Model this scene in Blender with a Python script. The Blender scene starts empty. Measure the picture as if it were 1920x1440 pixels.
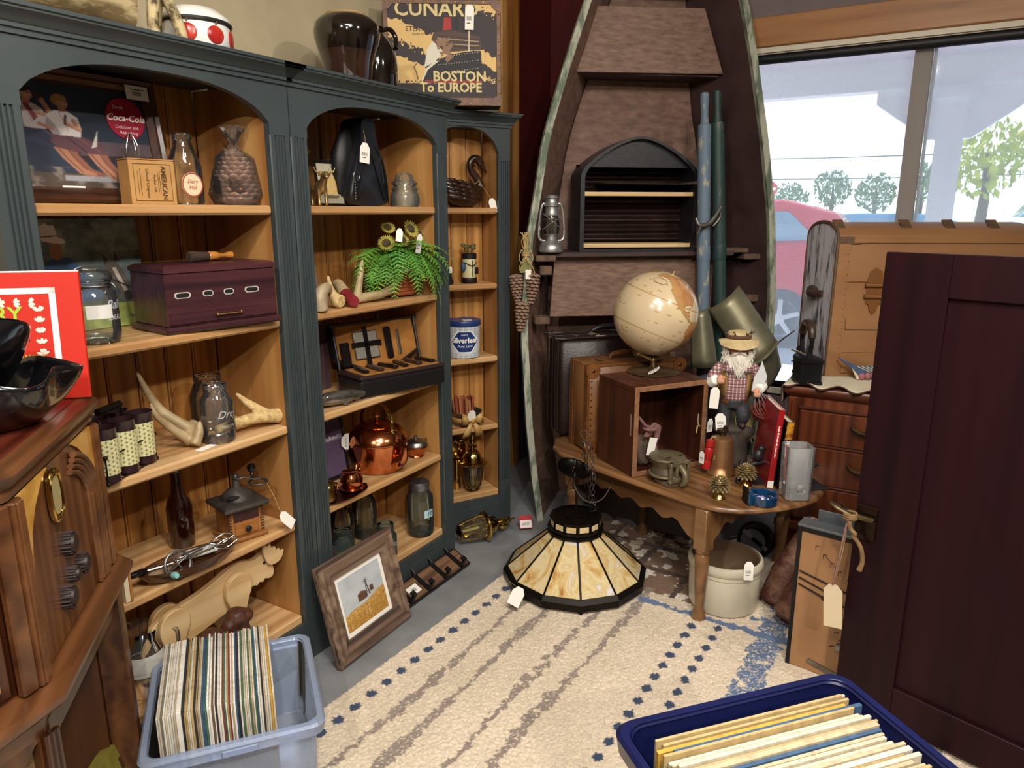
import bpy, bmesh, math, random
import numpy as np
from mathutils import Vector, Matrix, Euler
S = bpy.context.scene; C = S.collection
R = math.radians; PI = math.pi; sin = math.sin; cos = math.cos
random.seed(7); rng = np.random.default_rng(5)

# ---------------------------------------------------------------- helpers
def lin(h):
    if not isinstance(h, str): return tuple(h) + ((1.0,) if len(h) == 3 else ())
    h = h.lstrip('#'); c = [int(h[i:i+2], 16) / 255 for i in (0, 2, 4)]
    return tuple(x / 12.92 if x <= .04045 else ((x + .055) / 1.055) ** 2.4 for x in c) + (1.0,)
def T(x=0, y=0, z=0): return Matrix.Translation((x, y, z))
def RX(d): return Matrix.Rotation(R(d), 4, 'X')
def RY(d): return Matrix.Rotation(R(d), 4, 'Y')
def RZ(d): return Matrix.Rotation(R(d), 4, 'Z')
def SC(x, y=None, z=None):
    y = x if y is None else y; z = x if z is None else z
    return Matrix.Diagonal((x, y, z, 1))
def aim(a, b):
    a, b = Vector(a), Vector(b); d = b - a
    return Matrix.Translation(a) @ d.to_track_quat('Z', 'Y').to_matrix().to_4x4()

_txt = {}
def text_geo(body, size, align='CENTER', shear=0, bold=0):
    k = (body, size, align, shear, bold)
    if k not in _txt:
        cu = bpy.data.curves.new('t', 'FONT'); cu.body = body; cu.size = size; cu.align_x = align; cu.align_y = 'CENTER'
        cu.shear = shear; cu.offset = bold; cu.resolution_u = 2
        ob = bpy.data.objects.new('t', cu); C.objects.link(ob)
        dg = bpy.context.evaluated_depsgraph_get(); me = bpy.data.meshes.new_from_object(ob.evaluated_get(dg))
        _txt[k] = ([tuple(v.co) for v in me.vertices], [tuple(p.vertices) for p in me.polygons])
        bpy.data.objects.remove(ob); bpy.data.curves.remove(cu); bpy.data.meshes.remove(me)
    return _txt[k]

class MB:
    def __init__(s): s.v = []; s.f = []; s.m = []
    def add(s, vs, fs, mi=0, M=None):
        o = len(s.v)
        if M is not None: vs = [M @ Vector(v) for v in vs]
        s.v += [tuple(v) for v in vs]; s.f += [tuple(i + o for i in f) for f in fs]; s.m += [mi] * len(fs); return s
    def box(s, x0, y0, z0, x1, y1, z1, mi=0, M=None, b=0):
        if b <= 0:
            vs = [(x, y, z) for x in (x0, x1) for y in (y0, y1) for z in (z0, z1)]
            fs = [(0, 1, 3, 2), (4, 6, 7, 5), (0, 4, 5, 1), (2, 3, 7, 6), (0, 2, 6, 4), (1, 5, 7, 3)]
            return s.add(vs, fs, mi, M)
        b = min(b, abs(x1-x0)*.45, abs(y1-y0)*.45, abs(z1-z0)*.45)
        X, Y, Z = (x0, x1), (y0, y1), (z0, z1); vs = []; ix = {}
        for i in (0, 1):
            for j in (0, 1):
                for k in (0, 1):
                    sx, sy, sz = (1, -1)[i], (1, -1)[j], (1, -1)[k]
                    for a in range(3):
                        ix[(i, j, k, a)] = len(vs)
                        vs.append((X[i] + (0 if a == 0 else sx*b), Y[j] + (0 if a == 1 else sy*b), Z[k] + (0 if a == 2 else sz*b)))
        fs = []
        for i in (0, 1):
            q = [ix[(i, 0, 0, 0)], ix[(i, 1, 0, 0)], ix[(i, 1, 1, 0)], ix[(i, 0, 1, 0)]]; fs.append(q if i else q[::-1])
            q = [ix[(0, i, 0, 1)], ix[(1, i, 0, 1)], ix[(1, i, 1, 1)], ix[(0, i, 1, 1)]]; fs.append(q[::-1] if i else q)
            q = [ix[(0, 0, i, 2)], ix[(1, 0, i, 2)], ix[(1, 1, i, 2)], ix[(0, 1, i, 2)]]; fs.append(q if i else q[::-1])
        for i in (0, 1):
            for j in (0, 1):
                q = [ix[(i, j, 0, 0)], ix[(i, j, 1, 0)], ix[(i, j, 1, 1)], ix[(i, j, 0, 1)]]; fs.append(q if i == j else q[::-1])
                q = [ix[(i, 0, j, 0)], ix[(i, 0, j, 2)], ix[(i, 1, j, 2)], ix[(i, 1, j, 0)]]; fs.append(q if i == j else q[::-1])
                q = [ix[(0, i, j, 1)], ix[(1, i, j, 1)], ix[(1, i, j, 2)], ix[(0, i, j, 2)]]; fs.append(q if i == j else q[::-1])
                for k in (0, 1):
                    q = [ix[(i, j, k, 0)], ix[(i, j, k, 1)], ix[(i, j, k, 2)]]; fs.append(q if (i + j + k) % 2 else q[::-1])
        return s.add(vs, fs, mi, M)
    def loft(s, rings, mi=0, M=None, caps=True, closed=True):
        n = len(rings[0]); vs = [p for r in rings for p in r]; fs = []
        for i in range(len(rings) - 1):
            for j in range(n if closed else n - 1):
                k = (j + 1) % n; fs.append((i*n + j, i*n + k, (i+1)*n + k, (i+1)*n + j))
        if caps and closed: fs.append(tuple(range(n))[::-1]); fs.append(tuple((len(rings)-1)*n + j for j in range(n)))
        return s.add(vs, fs, mi, M)
    def lathe(s, prof, n=32, mi=0, M=None, caps=True, a0=0, a1=360, sq=1):
        full = a1 - a0 >= 359.9; m = n if full else n + 1
        rings = [[(max(r, 1e-5)*cos(R(a0 + (a1-a0)*j/n)), max(r, 1e-5)*sq*sin(R(a0 + (a1-a0)*j/n)), z) for j in range(m)] for r, z in prof]
        return s.loft(rings, mi, M, caps and full, full)
    def cyl(s, r, z0, z1, n=24, mi=0, M=None, r2=None): return s.lathe([(r, z0), (r if r2 is None else r2, z1)], n, mi, M)
    def tube(s, pts, r, n=8, mi=0, M=None, closed=False, caps=True, flat=1, sm=True):
        P = [Vector(p) for p in pts]; m = len(P); rr = list(r) if isinstance(r, (list, tuple)) else [r]*m; rings = []; nrm = None
        if sm and not closed and 3 <= m <= 14:                      # Catmull-Rom between the given points
            Q = []; q = []
            for i in range(m-1):
                p0, p1, p2, p3 = P[max(0, i-1)], P[i], P[i+1], P[min(m-1, i+2)]
                for k in range(4):
                    t = k/4; Q.append(.5*((2*p1) + (p2-p0)*t + (2*p0-5*p1+4*p2-p3)*t*t + (3*p1-p0-3*p2+p3)*t**3)); q.append(rr[i]+(rr[i+1]-rr[i])*t)
            P = Q+[P[-1]]; rr = q+[rr[-1]]; m = len(P)
        for i in range(m):
            a = P[(i-1) % m] if (i or closed) else P[i]; b = P[(i+1) % m] if (i < m-1 or closed) else P[i]
            t = (b - a); t = t.normalized() if t.length > 1e-9 else Vector((0, 0, 1))
            if nrm is None: nrm = t.cross(Vector((0, 0, 1)) if abs(t.z) < .9 else Vector((1, 0, 0))).normalized()
            else:
                nrm = nrm - t*nrm.dot(t); nrm = nrm.normalized() if nrm.length > 1e-9 else t.orthogonal().normalized()
            bi = t.cross(nrm)
            rings.append([tuple(P[i] + (nrm*cos(2*PI*j/n) + bi*flat*sin(2*PI*j/n))*rr[i]) for j in range(n)])
        if closed: return s.loft(rings + [rings[0]], mi, M, False)
        return s.loft(rings, mi, M, caps)
    def prism(s, poly, z0, z1, mi=0, M=None):
        a = sum(poly[i][0]*poly[(i+1) % len(poly)][1] - poly[(i+1) % len(poly)][0]*poly[i][1] for i in range(len(poly)))
        if a < 0: poly = poly[::-1]
        n = len(poly); vs = [(x, y, z0) for x, y in poly] + [(x, y, z1) for x, y in poly]
        fs = [tuple(range(n))[::-1], tuple(range(n, 2*n))] + [(i, (i+1) % n, n + (i+1) % n, n + i) for i in range(n)]
        return s.add(vs, fs, mi, M)
    def ell(s, c, rx, ry=None, rz=None, nu=16, nv=10, mi=0, M=None):
        ry = rx if ry is None else ry; rz = rx if rz is None else rz
        prof = [(sin(PI*i/nv), -cos(PI*i/nv)) for i in range(nv+1)]
        m = T(*c) @ SC(rx, ry, rz); m = m if M is None else M @ m
        return s.lathe(prof, nu, mi, m, False)
    def grid(s, fn, nu, nv, mi=0, M=None):
        vs = [fn(i/nu, j/nv) for j in range(nv+1) for i in range(nu+1)]
        fs = [(j*(nu+1)+i, j*(nu+1)+i+1, (j+1)*(nu+1)+i+1, (j+1)*(nu+1)+i) for j in range(nv) for i in range(nu)]
        return s.add(vs, fs, mi, M)
    def text(s, body, size, M=None, mi=0, align='CENTER', fn=None, shear=0, bold=0):
        v, f = text_geo(body, size, align, shear, bold)
        if fn: v = [fn(*p) for p in v]
        return s.add(v, f, mi, M)
    def build(s, name, mats, parent=None, sharp=35, bev=0, remesh=0, sub=0, thick=0, smooth=True):
        me = bpy.data.meshes.new(name); me.from_pydata(s.v, [], s.f); bm = bmesh.new(); bm.from_mesh(me); bmesh.ops.recalc_face_normals(bm, faces=bm.faces); bm.to_mesh(me); bm.free()
        ms = mats if isinstance(mats, (list, tuple)) else [mats]
        for m in ms: me.materials.append(m)
        if len(ms) > 1 and len(me.polygons) == len(s.m): me.polygons.foreach_set('material_index', s.m)
        if smooth:
            me.shade_smooth()
            if sharp < 180: me.set_sharp_from_angle(angle=R(sharp))
        o = bpy.data.objects.new(name, me); C.objects.link(o)
        if parent is not None: o.parent = parent
        if thick:
            d = o.modifiers.new('s', 'SOLIDIFY'); d.thickness = thick; d.offset = 0
        if remesh:
            d = o.modifiers.new('r', 'REMESH'); d.mode = 'VOXEL'; d.voxel_size = remesh; d.use_smooth_shade = True
            d = o.modifiers.new('m', 'SMOOTH'); d.iterations = 4; d.factor = .5
        if bev:
            d = o.modifiers.new('b', 'BEVEL'); d.width = bev; d.segments = 2; d.limit_method = 'ANGLE'
        if sub:
            d = o.modifiers.new('u', 'SUBSURF'); d.levels = sub; d.render_levels = sub
        return o

def props(o, label=None, cat=None, group=None, kind=None):
    if label: o['label'] = label
    if cat: o['category'] = cat
    if group: o['group'] = group
    if kind: o['kind'] = kind
    return o
def thing(name, label, cat, loc=(0, 0, 0), rz=0, group=None, rx=0, ry=0):
    o = bpy.data.objects.new(name, None); o.empty_display_size = .05; C.objects.link(o)
    o.location = loc; o.rotation_euler = (R(rx), R(ry), R(rz)); return props(o, label, cat, group)
def solo(mb, name, m, label, cat, loc=(0, 0, 0), rz=0, group=None, rx=0, ry=0, **k):
    o = mb.build(name, m, **k); o.location = loc; o.rotation_euler = (R(rx), R(ry), R(rz)); return props(o, label, cat, group)
def struct(mb, name, m, **k):
    o = mb.build(name, m, **k); o['kind'] = 'structure'; return o
def dup(root, loc, rz, label=None, group=None, rx=0, ry=0):
    r = root.copy(); C.objects.link(r); r.location = loc; r.rotation_euler = (R(rx), R(ry), R(rz))
    if label: r['label'] = label
    if group: r['group'] = group
    for ch in list(root.children):
        c = ch.copy(); C.objects.link(c); c.parent = r
        for g in ch.children:
            d = g.copy(); C.objects.link(d); d.parent = c
    return r

# ---------------------------------------------------------------- materials
def _nodes(name):
    m = bpy.data.materials.new(name); m.use_nodes = True; nt = m.node_tree
    b = nt.nodes['Principled BSDF']; return m, nt, b
def _n(nt, t, **k):
    n = nt.nodes.new(t)
    for a, v in k.items():
        if a.startswith('i_'): n.inputs[a[2:].replace('_', ' ')].default_value = v
        else: setattr(n, a, v)
    return n
def _ramp(nt, fac, stops):
    r = nt.nodes.new('ShaderNodeValToRGB'); e = r.color_ramp.elements
    while len(e) < len(stops): e.new(.5)
    for x, (p, c) in zip(e, stops): x.position = p; x.color = lin(c)
    nt.links.new(fac, r.inputs[0]); return r
def _bump(nt, b, h, strength, dist=.002):
    n = _n(nt, 'ShaderNodeBump', i_Strength=strength, i_Distance=dist); nt.links.new(h, n.inputs['Height']); nt.links.new(n.outputs[0], b.inputs['Normal'])
def mat(name, col, rough=.5, metal=0, col2=None, vs=20, lo=.35, hi=.65, bump=0, bs=60, coat=0, sheen=0, emit=0, vscale=(1, 1, 1), detail=4, spec=.5):
    m, nt, b = _nodes(name); L = nt.links.new
    b.inputs['Base Color'].default_value = lin(col); b.inputs['Roughness'].default_value = rough; b.inputs['Metallic'].default_value = metal
    b.inputs['Coat Weight'].default_value = coat; b.inputs['Sheen Weight'].default_value = sheen; b.inputs['Specular IOR Level'].default_value = spec
    if emit: b.inputs['Emission Color'].default_value = lin(col); b.inputs['Emission Strength'].default_value = emit
    if col2 or bump:
        tc = _n(nt, 'ShaderNodeTexCoord'); mp = _n(nt, 'ShaderNodeMapping'); mp.inputs['Scale'].default_value = vscale; L(tc.outputs['Object'], mp.inputs[0])
    if col2:
        n = _n(nt, 'ShaderNodeTexNoise', i_Scale=vs, i_Detail=detail, i_Roughness=.6); L(mp.outputs[0], n.inputs['Vector'])
        r = _ramp(nt, n.outputs['Fac'], [(lo, col), (hi, col2)]); L(r.outputs[0], b.inputs['Base Color'])
    if bump:
        n2 = _n(nt, 'ShaderNodeTexNoise', i_Scale=bs, i_Detail=5); L(mp.outputs[0], n2.inputs['Vector']); _bump(nt, b, n2.outputs['Fac'], bump)
    return m
def wood(name, c1, c2, c3=None, axis=0, sc=1, rough=.45, knots=0, coat=.1, plank=0, grain=1.0):
    """grain along the given object axis; knots adds dark knots; plank gives each board (width plank, along object x) its own tone"""
    m, nt, b = _nodes(name); L = nt.links.new; c3 = c3 or c1
    tc = _n(nt, 'ShaderNodeTexCoord'); src = tc.outputs['Object']
    mp = _n(nt, 'ShaderNodeMapping'); k = [9*sc]*3; k[axis] = .55*sc; mp.inputs['Scale'].default_value = k; L(src, mp.inputs[0]); vec = mp.outputs[0]
    if plank:
        sx = _n(nt, 'ShaderNodeSeparateXYZ'); L(src, sx.inputs[0])
        d = _n(nt, 'ShaderNodeMath', operation='DIVIDE'); L(sx.outputs[0], d.inputs[0]); d.inputs[1].default_value = plank
        fl = _n(nt, 'ShaderNodeMath', operation='FLOOR'); L(d.outputs[0], fl.inputs[0])
        wn = _n(nt, 'ShaderNodeTexWhiteNoise', noise_dimensions='1D'); L(fl.outputs[0], wn.inputs['W'])
        va = _n(nt, 'ShaderNodeVectorMath', operation='MULTIPLY_ADD'); L(wn.outputs['Color'], va.inputs[0]); va.inputs[1].default_value = (9, 9, 9); L(vec, va.inputs[2]); vec = va.outputs[0]
    n = _n(nt, 'ShaderNodeTexNoise', i_Scale=1.5, i_Detail=8, i_Roughness=.6, i_Distortion=.35); L(vec, n.inputs['Vector'])
    w = _n(nt, 'ShaderNodeTexWave', wave_type='BANDS', i_Scale=.9, i_Distortion=9, i_Detail=2); w.bands_direction = 'XYZ'[(axis+1) % 3]; L(vec, w.inputs['Vector'])
    mx = _n(nt, 'ShaderNodeMath', operation='MULTIPLY_ADD'); L(w.outputs['Fac'], mx.inputs[0]); mx.inputs[1].default_value = .22*grain; L(n.outputs['Fac'], mx.inputs[2])
    r = _ramp(nt, mx.outputs[0], [(.40, c1), (.60, c2), (.86, c3)]); col = r.outputs[0]
    if plank:
        h = _n(nt, 'ShaderNodeHueSaturation'); L(col, h.inputs['Color'])
        mr = _n(nt, 'ShaderNodeMapRange'); L(wn.outputs['Value'], mr.inputs[0]); mr.inputs[3].default_value = .78; mr.inputs[4].default_value = 1.15; L(mr.outputs[0], h.inputs['Value']); col = h.outputs[0]
    if knots:
        m2 = _n(nt, 'ShaderNodeMapping'); kk = [knots]*3; kk[axis] = knots*.6; m2.inputs['Scale'].default_value = kk; m2.inputs['Location'].default_value = (.3, .7, .1); L(src, m2.inputs[0])
        v = _n(nt, 'ShaderNodeTexVoronoi', i_Scale=1); L(m2.outputs[0], v.inputs['Vector'])
        rr = _ramp(nt, v.outputs['Distance'], [(.06, '#3a1a0c'), (.13, '#ffffff')])
        mm = _n(nt, 'ShaderNodeMixRGB', blend_type='MULTIPLY'); mm.inputs[0].default_value = .9; L(col, mm.inputs[1]); L(rr.outputs[0], mm.inputs[2]); col = mm.outputs[0]
    L(col, b.inputs['Base Color']); b.inputs['Roughness'].default_value = rough; b.inputs['Coat Weight'].default_value = coat; b.inputs['Coat Roughness'].default_value = .25
    _bump(nt, b, n.outputs['Fac'], .12, .001); return m
def glass(name, tint='#e8efec', edge='#9fb0ac', refl=.9, body=.06, rough=.03):
    """thin clear glass: see-through, darker and shinier where it is seen edge-on"""
    m, nt, b = _nodes(name); L = nt.links.new; nt.nodes.remove(b); out = nt.nodes['Material Output']
    lw = _n(nt, 'ShaderNodeLayerWeight', i_Blend=.35)
    cm = _ramp(nt, lw.outputs['Facing'], [(.35, tint), (.95, edge)])
    tr = _n(nt, 'ShaderNodeBsdfTransparent'); L(cm.outputs[0], tr.inputs[0])
    gl = _n(nt, 'ShaderNodeBsdfGlossy', i_Roughness=rough); gl.inputs['Color'].default_value = (refl, refl, refl, 1)
    df = _n(nt, 'ShaderNodeBsdfDiffuse'); df.inputs[0].default_value = lin(tint)
    m0 = _n(nt, 'ShaderNodeMixShader'); m0.inputs[0].default_value = body; L(tr.outputs[0], m0.inputs[1]); L(df.outputs[0], m0.inputs[2])
    fr = _n(nt, 'ShaderNodeFresnel', i_IOR=1.55); mx = _n(nt, 'ShaderNodeMixShader'); L(fr.outputs[0], mx.inputs[0]); L(m0.outputs[0], mx.inputs[1]); L(gl.outputs[0], mx.inputs[2])
    L(mx.outputs[0], out.inputs[0]); return m
def vcol(name, rough=.5, coat=0, sheen=0):
    m, nt, b = _nodes(name); a = _n(nt, 'ShaderNodeAttribute', attribute_name='col'); nt.links.new(a.outputs['Color'], b.inputs['Base Color'])
    b.inputs['Roughness'].default_value = rough; b.inputs['Coat Weight'].default_value = coat; b.inputs['Sheen Weight'].default_value = sheen; return m

class Paint:
    """a printed or woven pattern: colours worked out on a fine grid, carried by the mesh's own points"""
    def __init__(s, w, h, col): s.w, s.h = w, h; s.a = np.empty((h, w, 3)); s.a[:] = lin(col)[:3]; s.U, s.V = np.meshgrid((np.arange(w)+.5)/w, (np.arange(h)+.5)/h)
    def mask(s, pts):
        x, y = s.U, s.V; ins = np.zeros(x.shape, bool); n = len(pts)
        for i in range(n):
            x1, y1 = pts[i]; x2, y2 = pts[(i+1) % n]
            if y1 == y2: continue
            ins ^= ((y1 > y) != (y2 > y)) & (x < (x2-x1)*(y-y1)/(y2-y1)+x1)
        return ins
    def poly(s, pts, col, al=1): m = s.mask(pts); s.a[m] = s.a[m]*(1-al) + np.array(lin(col)[:3])*al; return s
    def rect(s, x0, y0, x1, y1, col, al=1): m = (s.U >= x0) & (s.U <= x1) & (s.V >= y0) & (s.V <= y1); s.a[m] = s.a[m]*(1-al) + np.array(lin(col)[:3])*al; return s
    def ell(s, cx, cy, rx, ry, col, rot=0, al=1):
        dx, dy = s.U-cx, s.V-cy; c, q = cos(R(rot)), sin(R(rot)); m = ((dx*c+dy*q)/rx)**2 + ((-dx*q+dy*c)/ry)**2 <= 1
        s.a[m] = s.a[m]*(1-al) + np.array(lin(col)[:3])*al; return s
    def line(s, pts, wd, col, asp=1.0):
        for (x1, y1), (x2, y2) in zip(pts[:-1], pts[1:]):
            dx, dy = x2-x1, (y2-y1)*asp; L2 = dx*dx+dy*dy+1e-12; t = np.clip(((s.U-x1)*dx+(s.V-y1)*asp*dy)/L2, 0, 1)
            m = (s.U-x1-t*dx)**2 + ((s.V-y1)*asp-t*dy)**2 <= (wd/2)**2; s.a[m] = lin(col)[:3]
        return s
    def fbm(s, sc, oct=4, seed=0):
        g = np.random.default_rng(seed); o = np.zeros((s.h, s.w)); am = 1; tot = 0
        for k in range(oct):
            nx = max(2, int(sc*2**k)+2); ny = max(2, int(sc*2**k*s.h/s.w)+2); q = g.random((ny, nx)); X = s.U*(nx-1.001); Y = s.V*(ny-1.001); i, j = X.astype(int), Y.astype(int); fx, fy = X-i, Y-j
            fx, fy = fx*fx*(3-2*fx), fy*fy*(3-2*fy)
            o += am*((q[j, i]*(1-fx)+q[j, i+1]*fx)*(1-fy)+(q[j+1, i]*(1-fx)+q[j+1, i+1]*fx)*fy); tot += am; am *= .5
        return o/tot
    def tint(s, col, al): s.a += (np.array(lin(col)[:3])-s.a)*np.clip(al, 0, 1)[..., None]; return s
    def soften(s, n=1):
        for _ in range(n): q = np.pad(s.a, ((1, 1), (1, 1), (0, 0)), 'edge'); s.a = (q[:-2, 1:-1]+q[2:, 1:-1]+q[1:-1, :-2]+q[1:-1, 2:]+2*q[1:-1, 1:-1])/6
        return s
    def grain(s, am, seed=1): s.a *= (1 + (np.random.default_rng(seed).random((s.h, s.w, 1))-.5)*am); return s
    def mesh(s, W, H, name, m, parent=None, fn=None, disp=0):
        """upright sheet, x to the right, z up, facing -y; fn(u, v) may bend it"""
        w, h = s.w, s.h; i, j = np.meshgrid(np.arange(w), np.arange(h)); u, v = i/(w-1), j/(h-1)
        if fn: P = np.array([fn(a, b) for a, b in zip(u.ravel(), v.ravel())])
        else: P = np.stack([(u.ravel()-.5)*W, np.zeros(w*h), v.ravel()*H], 1)
        if disp is not None and not isinstance(disp, (int, float)): P = P + disp
        k = (j[:-1, :-1]*w + i[:-1, :-1]).ravel(); F = np.stack([k, k+1, k+1+w, k+w], 1)
        me = bpy.data.meshes.new(name); me.vertices.add(w*h); me.vertices.foreach_set('co', P.astype(np.float32).ravel())
        me.loops.add(F.size); me.loops.foreach_set('vertex_index', F.astype(np.int32).ravel()); me.polygons.add(len(F))
        me.polygons.foreach_set('loop_start', np.arange(0, F.size, 4, dtype=np.int32)); me.update(calc_edges=True)
        at = me.color_attributes.new('col', 'FLOAT_COLOR', 'POINT'); c = np.ones((w*h, 4), np.float32); c[:, :3] = np.clip(s.a.reshape(-1, 3), 0, 1); at.data.foreach_set('color', c.ravel())
        me.materials.append(m); me.shade_smooth(); o = bpy.data.objects.new(name, me); C.objects.link(o)
        if parent is not None: o.parent = parent
        return o

PRINT = vcol('printed_paper', .6); MATTE = vcol('printed_matte', .8)
WHITE = mat('white_card', '#f4f1e8', .6); INK = mat('black_ink', '#161413', .7); CREAM = mat('cream_card', '#d9c6a4', .7); STRING = mat('natural_twine', '#b99a66', .9)
BRASS = mat('polished_brass', '#c9a75c', .14, 1); COPPER = mat('polished_copper', '#d98a5c', .16, 1, '#b8653c', 6); IRON = mat('black_iron', '#1d1b1c', .5, .6, '#2c2727', 30, bump=.2)
STEEL = mat('bright_steel', '#c9c9c6', .22, 1); TIN = mat('dull_tin', '#8f8f8a', .38, 1, '#6d6c68', 18); BLACKP = mat('black_gloss', '#0a0a0b', .22)
def tag(parent, loc, w=.028, h=.05, rx=0, rz=0, ry=0, s0=None, bar=True, m=None):
    """cardboard price tag with clipped corners, on a loop of string; origin at its hole"""
    M = T(*loc) @ RZ(rz) @ RX(rx) @ RY(ry); b = MB(); c = w*.28
    b.prism([(-w/2, -h), (w/2, -h), (w/2, -c), (w/2-c, 0.004), (-w/2+c, 0.004), (-w/2, -c)], -.0004, .0004, 0, M @ RX(90)); t = b.build('price_tag', m or WHITE, parent)
    if bar:
        q = MB()
        for k in range(9): q.box(-w*.3+k*w*.066, -.0007, -h*.62, -w*.3+k*w*.066+w*(.02 if k % 3 else .045), -.0005, -h*.44, 0, M)
        q.box(-w*.3, -.0007, -h*.74, w*.1, -.0005, -h*.7, 0, M); q.build('barcode', INK, t)
    if s0:
        a = Vector(s0); e = Vector(loc); mid = (a+e)/2 + Vector((.004, 0, -.004)); MB().tube([a, mid, e], .0007, 5).build('string', STRING, parent)
    return t
def ring(r, c=(0, 0, 0), n=24, M=None): M = M or Matrix(); return [tuple(M @ Vector((c[0]+r*cos(2*PI*i/n), c[1]+r*sin(2*PI*i/n), c[2]))) for i in range(n)]
# ---------------------------------------------------------------- camera, view, world
cam = bpy.data.cameras.new('camera'); co = bpy.data.objects.new('camera', cam); C.objects.link(co); S.camera = co
cam.sensor_width = 36; cam.lens = 1350 / 1920 * 36; cam.clip_start = .02; cam.clip_end = 400
co.location = (0, 0, 1.45); co.rotation_euler = (R(90) - math.atan(322/1350), 0, R(30.7))
S.view_settings.view_transform = 'Standard'; S.view_settings.look = 'None'; S.view_settings.gamma = 1; S.view_settings.exposure = 0.22
S.cycles.use_denoising = True; S.cycles.max_bounces = 10; S.cycles.transparent_max_bounces = 24; S.cycles.caustics_reflective = False; S.cycles.caustics_refractive = False; S.cycles.sample_clamp_indirect = 6
W = bpy.data.worlds.new('sky'); S.world = W; W.use_nodes = True; nt = W.node_tree; bg = nt.nodes['Background']
tc = nt.nodes.new('ShaderNodeTexCoord'); sp = nt.nodes.new('ShaderNodeSeparateXYZ'); nt.links.new(tc.outputs['Generated'], sp.inputs[0])
nz = nt.nodes.new('ShaderNodeTexNoise'); nz.inputs['Scale'].default_value = 2.2; nz.inputs['Detail'].default_value = 5
mp = nt.nodes.new('ShaderNodeMapping'); mp.inputs['Scale'].default_value = (1, 1, 5); nt.links.new(tc.outputs['Generated'], mp.inputs[0]); nt.links.new(mp.outputs[0], nz.inputs['Vector'])
r1 = _ramp(nt, sp.outputs[2], [(0, '#e2eef2'), (.12, '#c2deee'), (.5, '#7fb2dd')]); r2 = _ramp(nt, nz.outputs['Fac'], [(.4, '#000000'), (.62, '#ffffff')])
mx = nt.nodes.new('ShaderNodeMixRGB'); nt.links.new(r2.outputs[0], mx.inputs[0]); nt.links.new(r1.outputs[0], mx.inputs[1]); mx.inputs[2].default_value = lin('#e6eef0'); nt.links.new(mx.outputs[0], bg.inputs[0]); bg.inputs[1].default_value = 2.8

# ---------------------------------------------------------------- the room
PINE = wood('pine_board', '#8a5423', '#b67a3b', '#cf9a58', 2, 1, .4, knots=1.6)
PINEX = wood('pine_trim', '#9a622b', '#bd8646', '#d8a868', 0, 1, .4)
TANW = mat('tan_wall_paint', '#b9ab8c', .8, 0, '#a89a7c', 3, bump=.03); REDW = mat('dark_red_wall_paint', '#5a1212', .6, 0, '#4c0e10', 3)
MAUVE = mat('mauve_wall_paint', '#8a7b7a', .75, 0, '#7c6e6e', 3); CEIL = mat('ceiling_paint', '#cfc9bd', .9)
FLOOR = mat('grey_painted_concrete', '#8b8d8e', .42, 0, '#7a7c7e', 7, bump=.05, bs=25, coat=.1)
struct(MB().box(-2.3, -2.6, -.1, 2.6, 4.1, 0), 'floor', FLOOR)
struct(MB().box(-2.3, -2.6, 3.0, 2.6, 4.1, 3.1), 'ceiling', CEIL)
b = MB().box(-2.2, -2.6, 0, -2.06, 3.33, 3.0, 0); struct(b, 'wall_left', TANW)
struct(MB().box(-2.2, 3.33, 0, -2.06, 4.02, 3.0), 'wall_left_end', REDW)
struct(MB().box(-2.2, 3.9, 0, -1.22, 4.02, 3.0), 'wall_corner', REDW)
WX0, WX1, WZ0, WZ1 = -1.02, 1.55, .55, 2.2
b = MB().box(-1.22, 3.9, 0, WX0, 4.02, 3.0).box(WX0, 3.9, 0, WX1, 4.02, WZ0).box(WX0, 3.9, WZ1+.13, WX1, 4.02, 3.0).box(WX1, 3.9, 0, 2.6, 4.02, 3.0); struct(b, 'wall_window', MAUVE)
struct(MB().box(2.5, -2.6, 0, 2.6, 3.9, 3.0), 'wall_right', TANW); struct(MB().box(-2.06, -2.6, 0, 2.5, -2.5, 3.0), 'wall_back', TANW)
struct(MB().box(-2.06, 3.33, 0, -2.035, 3.505, 3.0, b=.004), 'trim_1', PINE)
struct(MB().box(-2.06, 3.505, 1.235, -2.03, 3.9, 1.325, b=.004), 'trim_2', PINEX)
b = MB()
for k in range(6): b.box(-2.06, 3.51+k*.065, 0, -2.048, 3.57+k*.065, 1.235, b=.004)
struct(b, 'trim_3', mat('dark_grey_wainscot', '#4a4744', .6))
# window: pine head casing, lit inner head, blind roller and screen, mullion
struct(MB().box(WX0-.02, 3.868, WZ1+.03, WX1+.1, 3.9, WZ1+.165, b=.004), 'trim_4', wood('cedar_casing', '#7d4a22', '#a9703c', '#c08a55', 0, 1, .5))
PAINTW = mat('cream_window_paint', '#e6dcc6', .5)
b = MB().box(WX0, 3.9, WZ1, WX1, 4.05, WZ1+.02).box(WX0-.02, 3.9, WZ0, WX0+.02, 4.05, WZ1+.13).box(WX0, 3.88, WZ0-.03, WX1, 4.06, WZ0); b.box(WX0, 3.885, WZ1+.005, WX1, 3.97, WZ1+.03)
wf = struct(b, 'window_1', PAINTW)
b = MB().box(-.228, 3.96, WZ0, -.155, 4.03, WZ1, b=.004); b.build('window_mullion', mat('taupe_mullion', '#b3a79b', .6), wf)
b = MB().box(-.15, 3.965, WZ0, -.138, 4.025, WZ1); b.build('window_seal', mat('grey_seal', '#c8cfd6', .5), wf)
b = MB().grid(lambda u, v: (WX0 + u*(WX1-WX0), 4.03, WZ0 + v*(WZ1-WZ0)), 1, 1); b.build('window_pane', glass('window_glass', '#f4fafb', '#cfe0e4', .5, .02), wf)
t = thing('roller_blind', 'black roller tube with pale see-through screen drawn down over the window', 'blind', (0, 0, 0))
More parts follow.
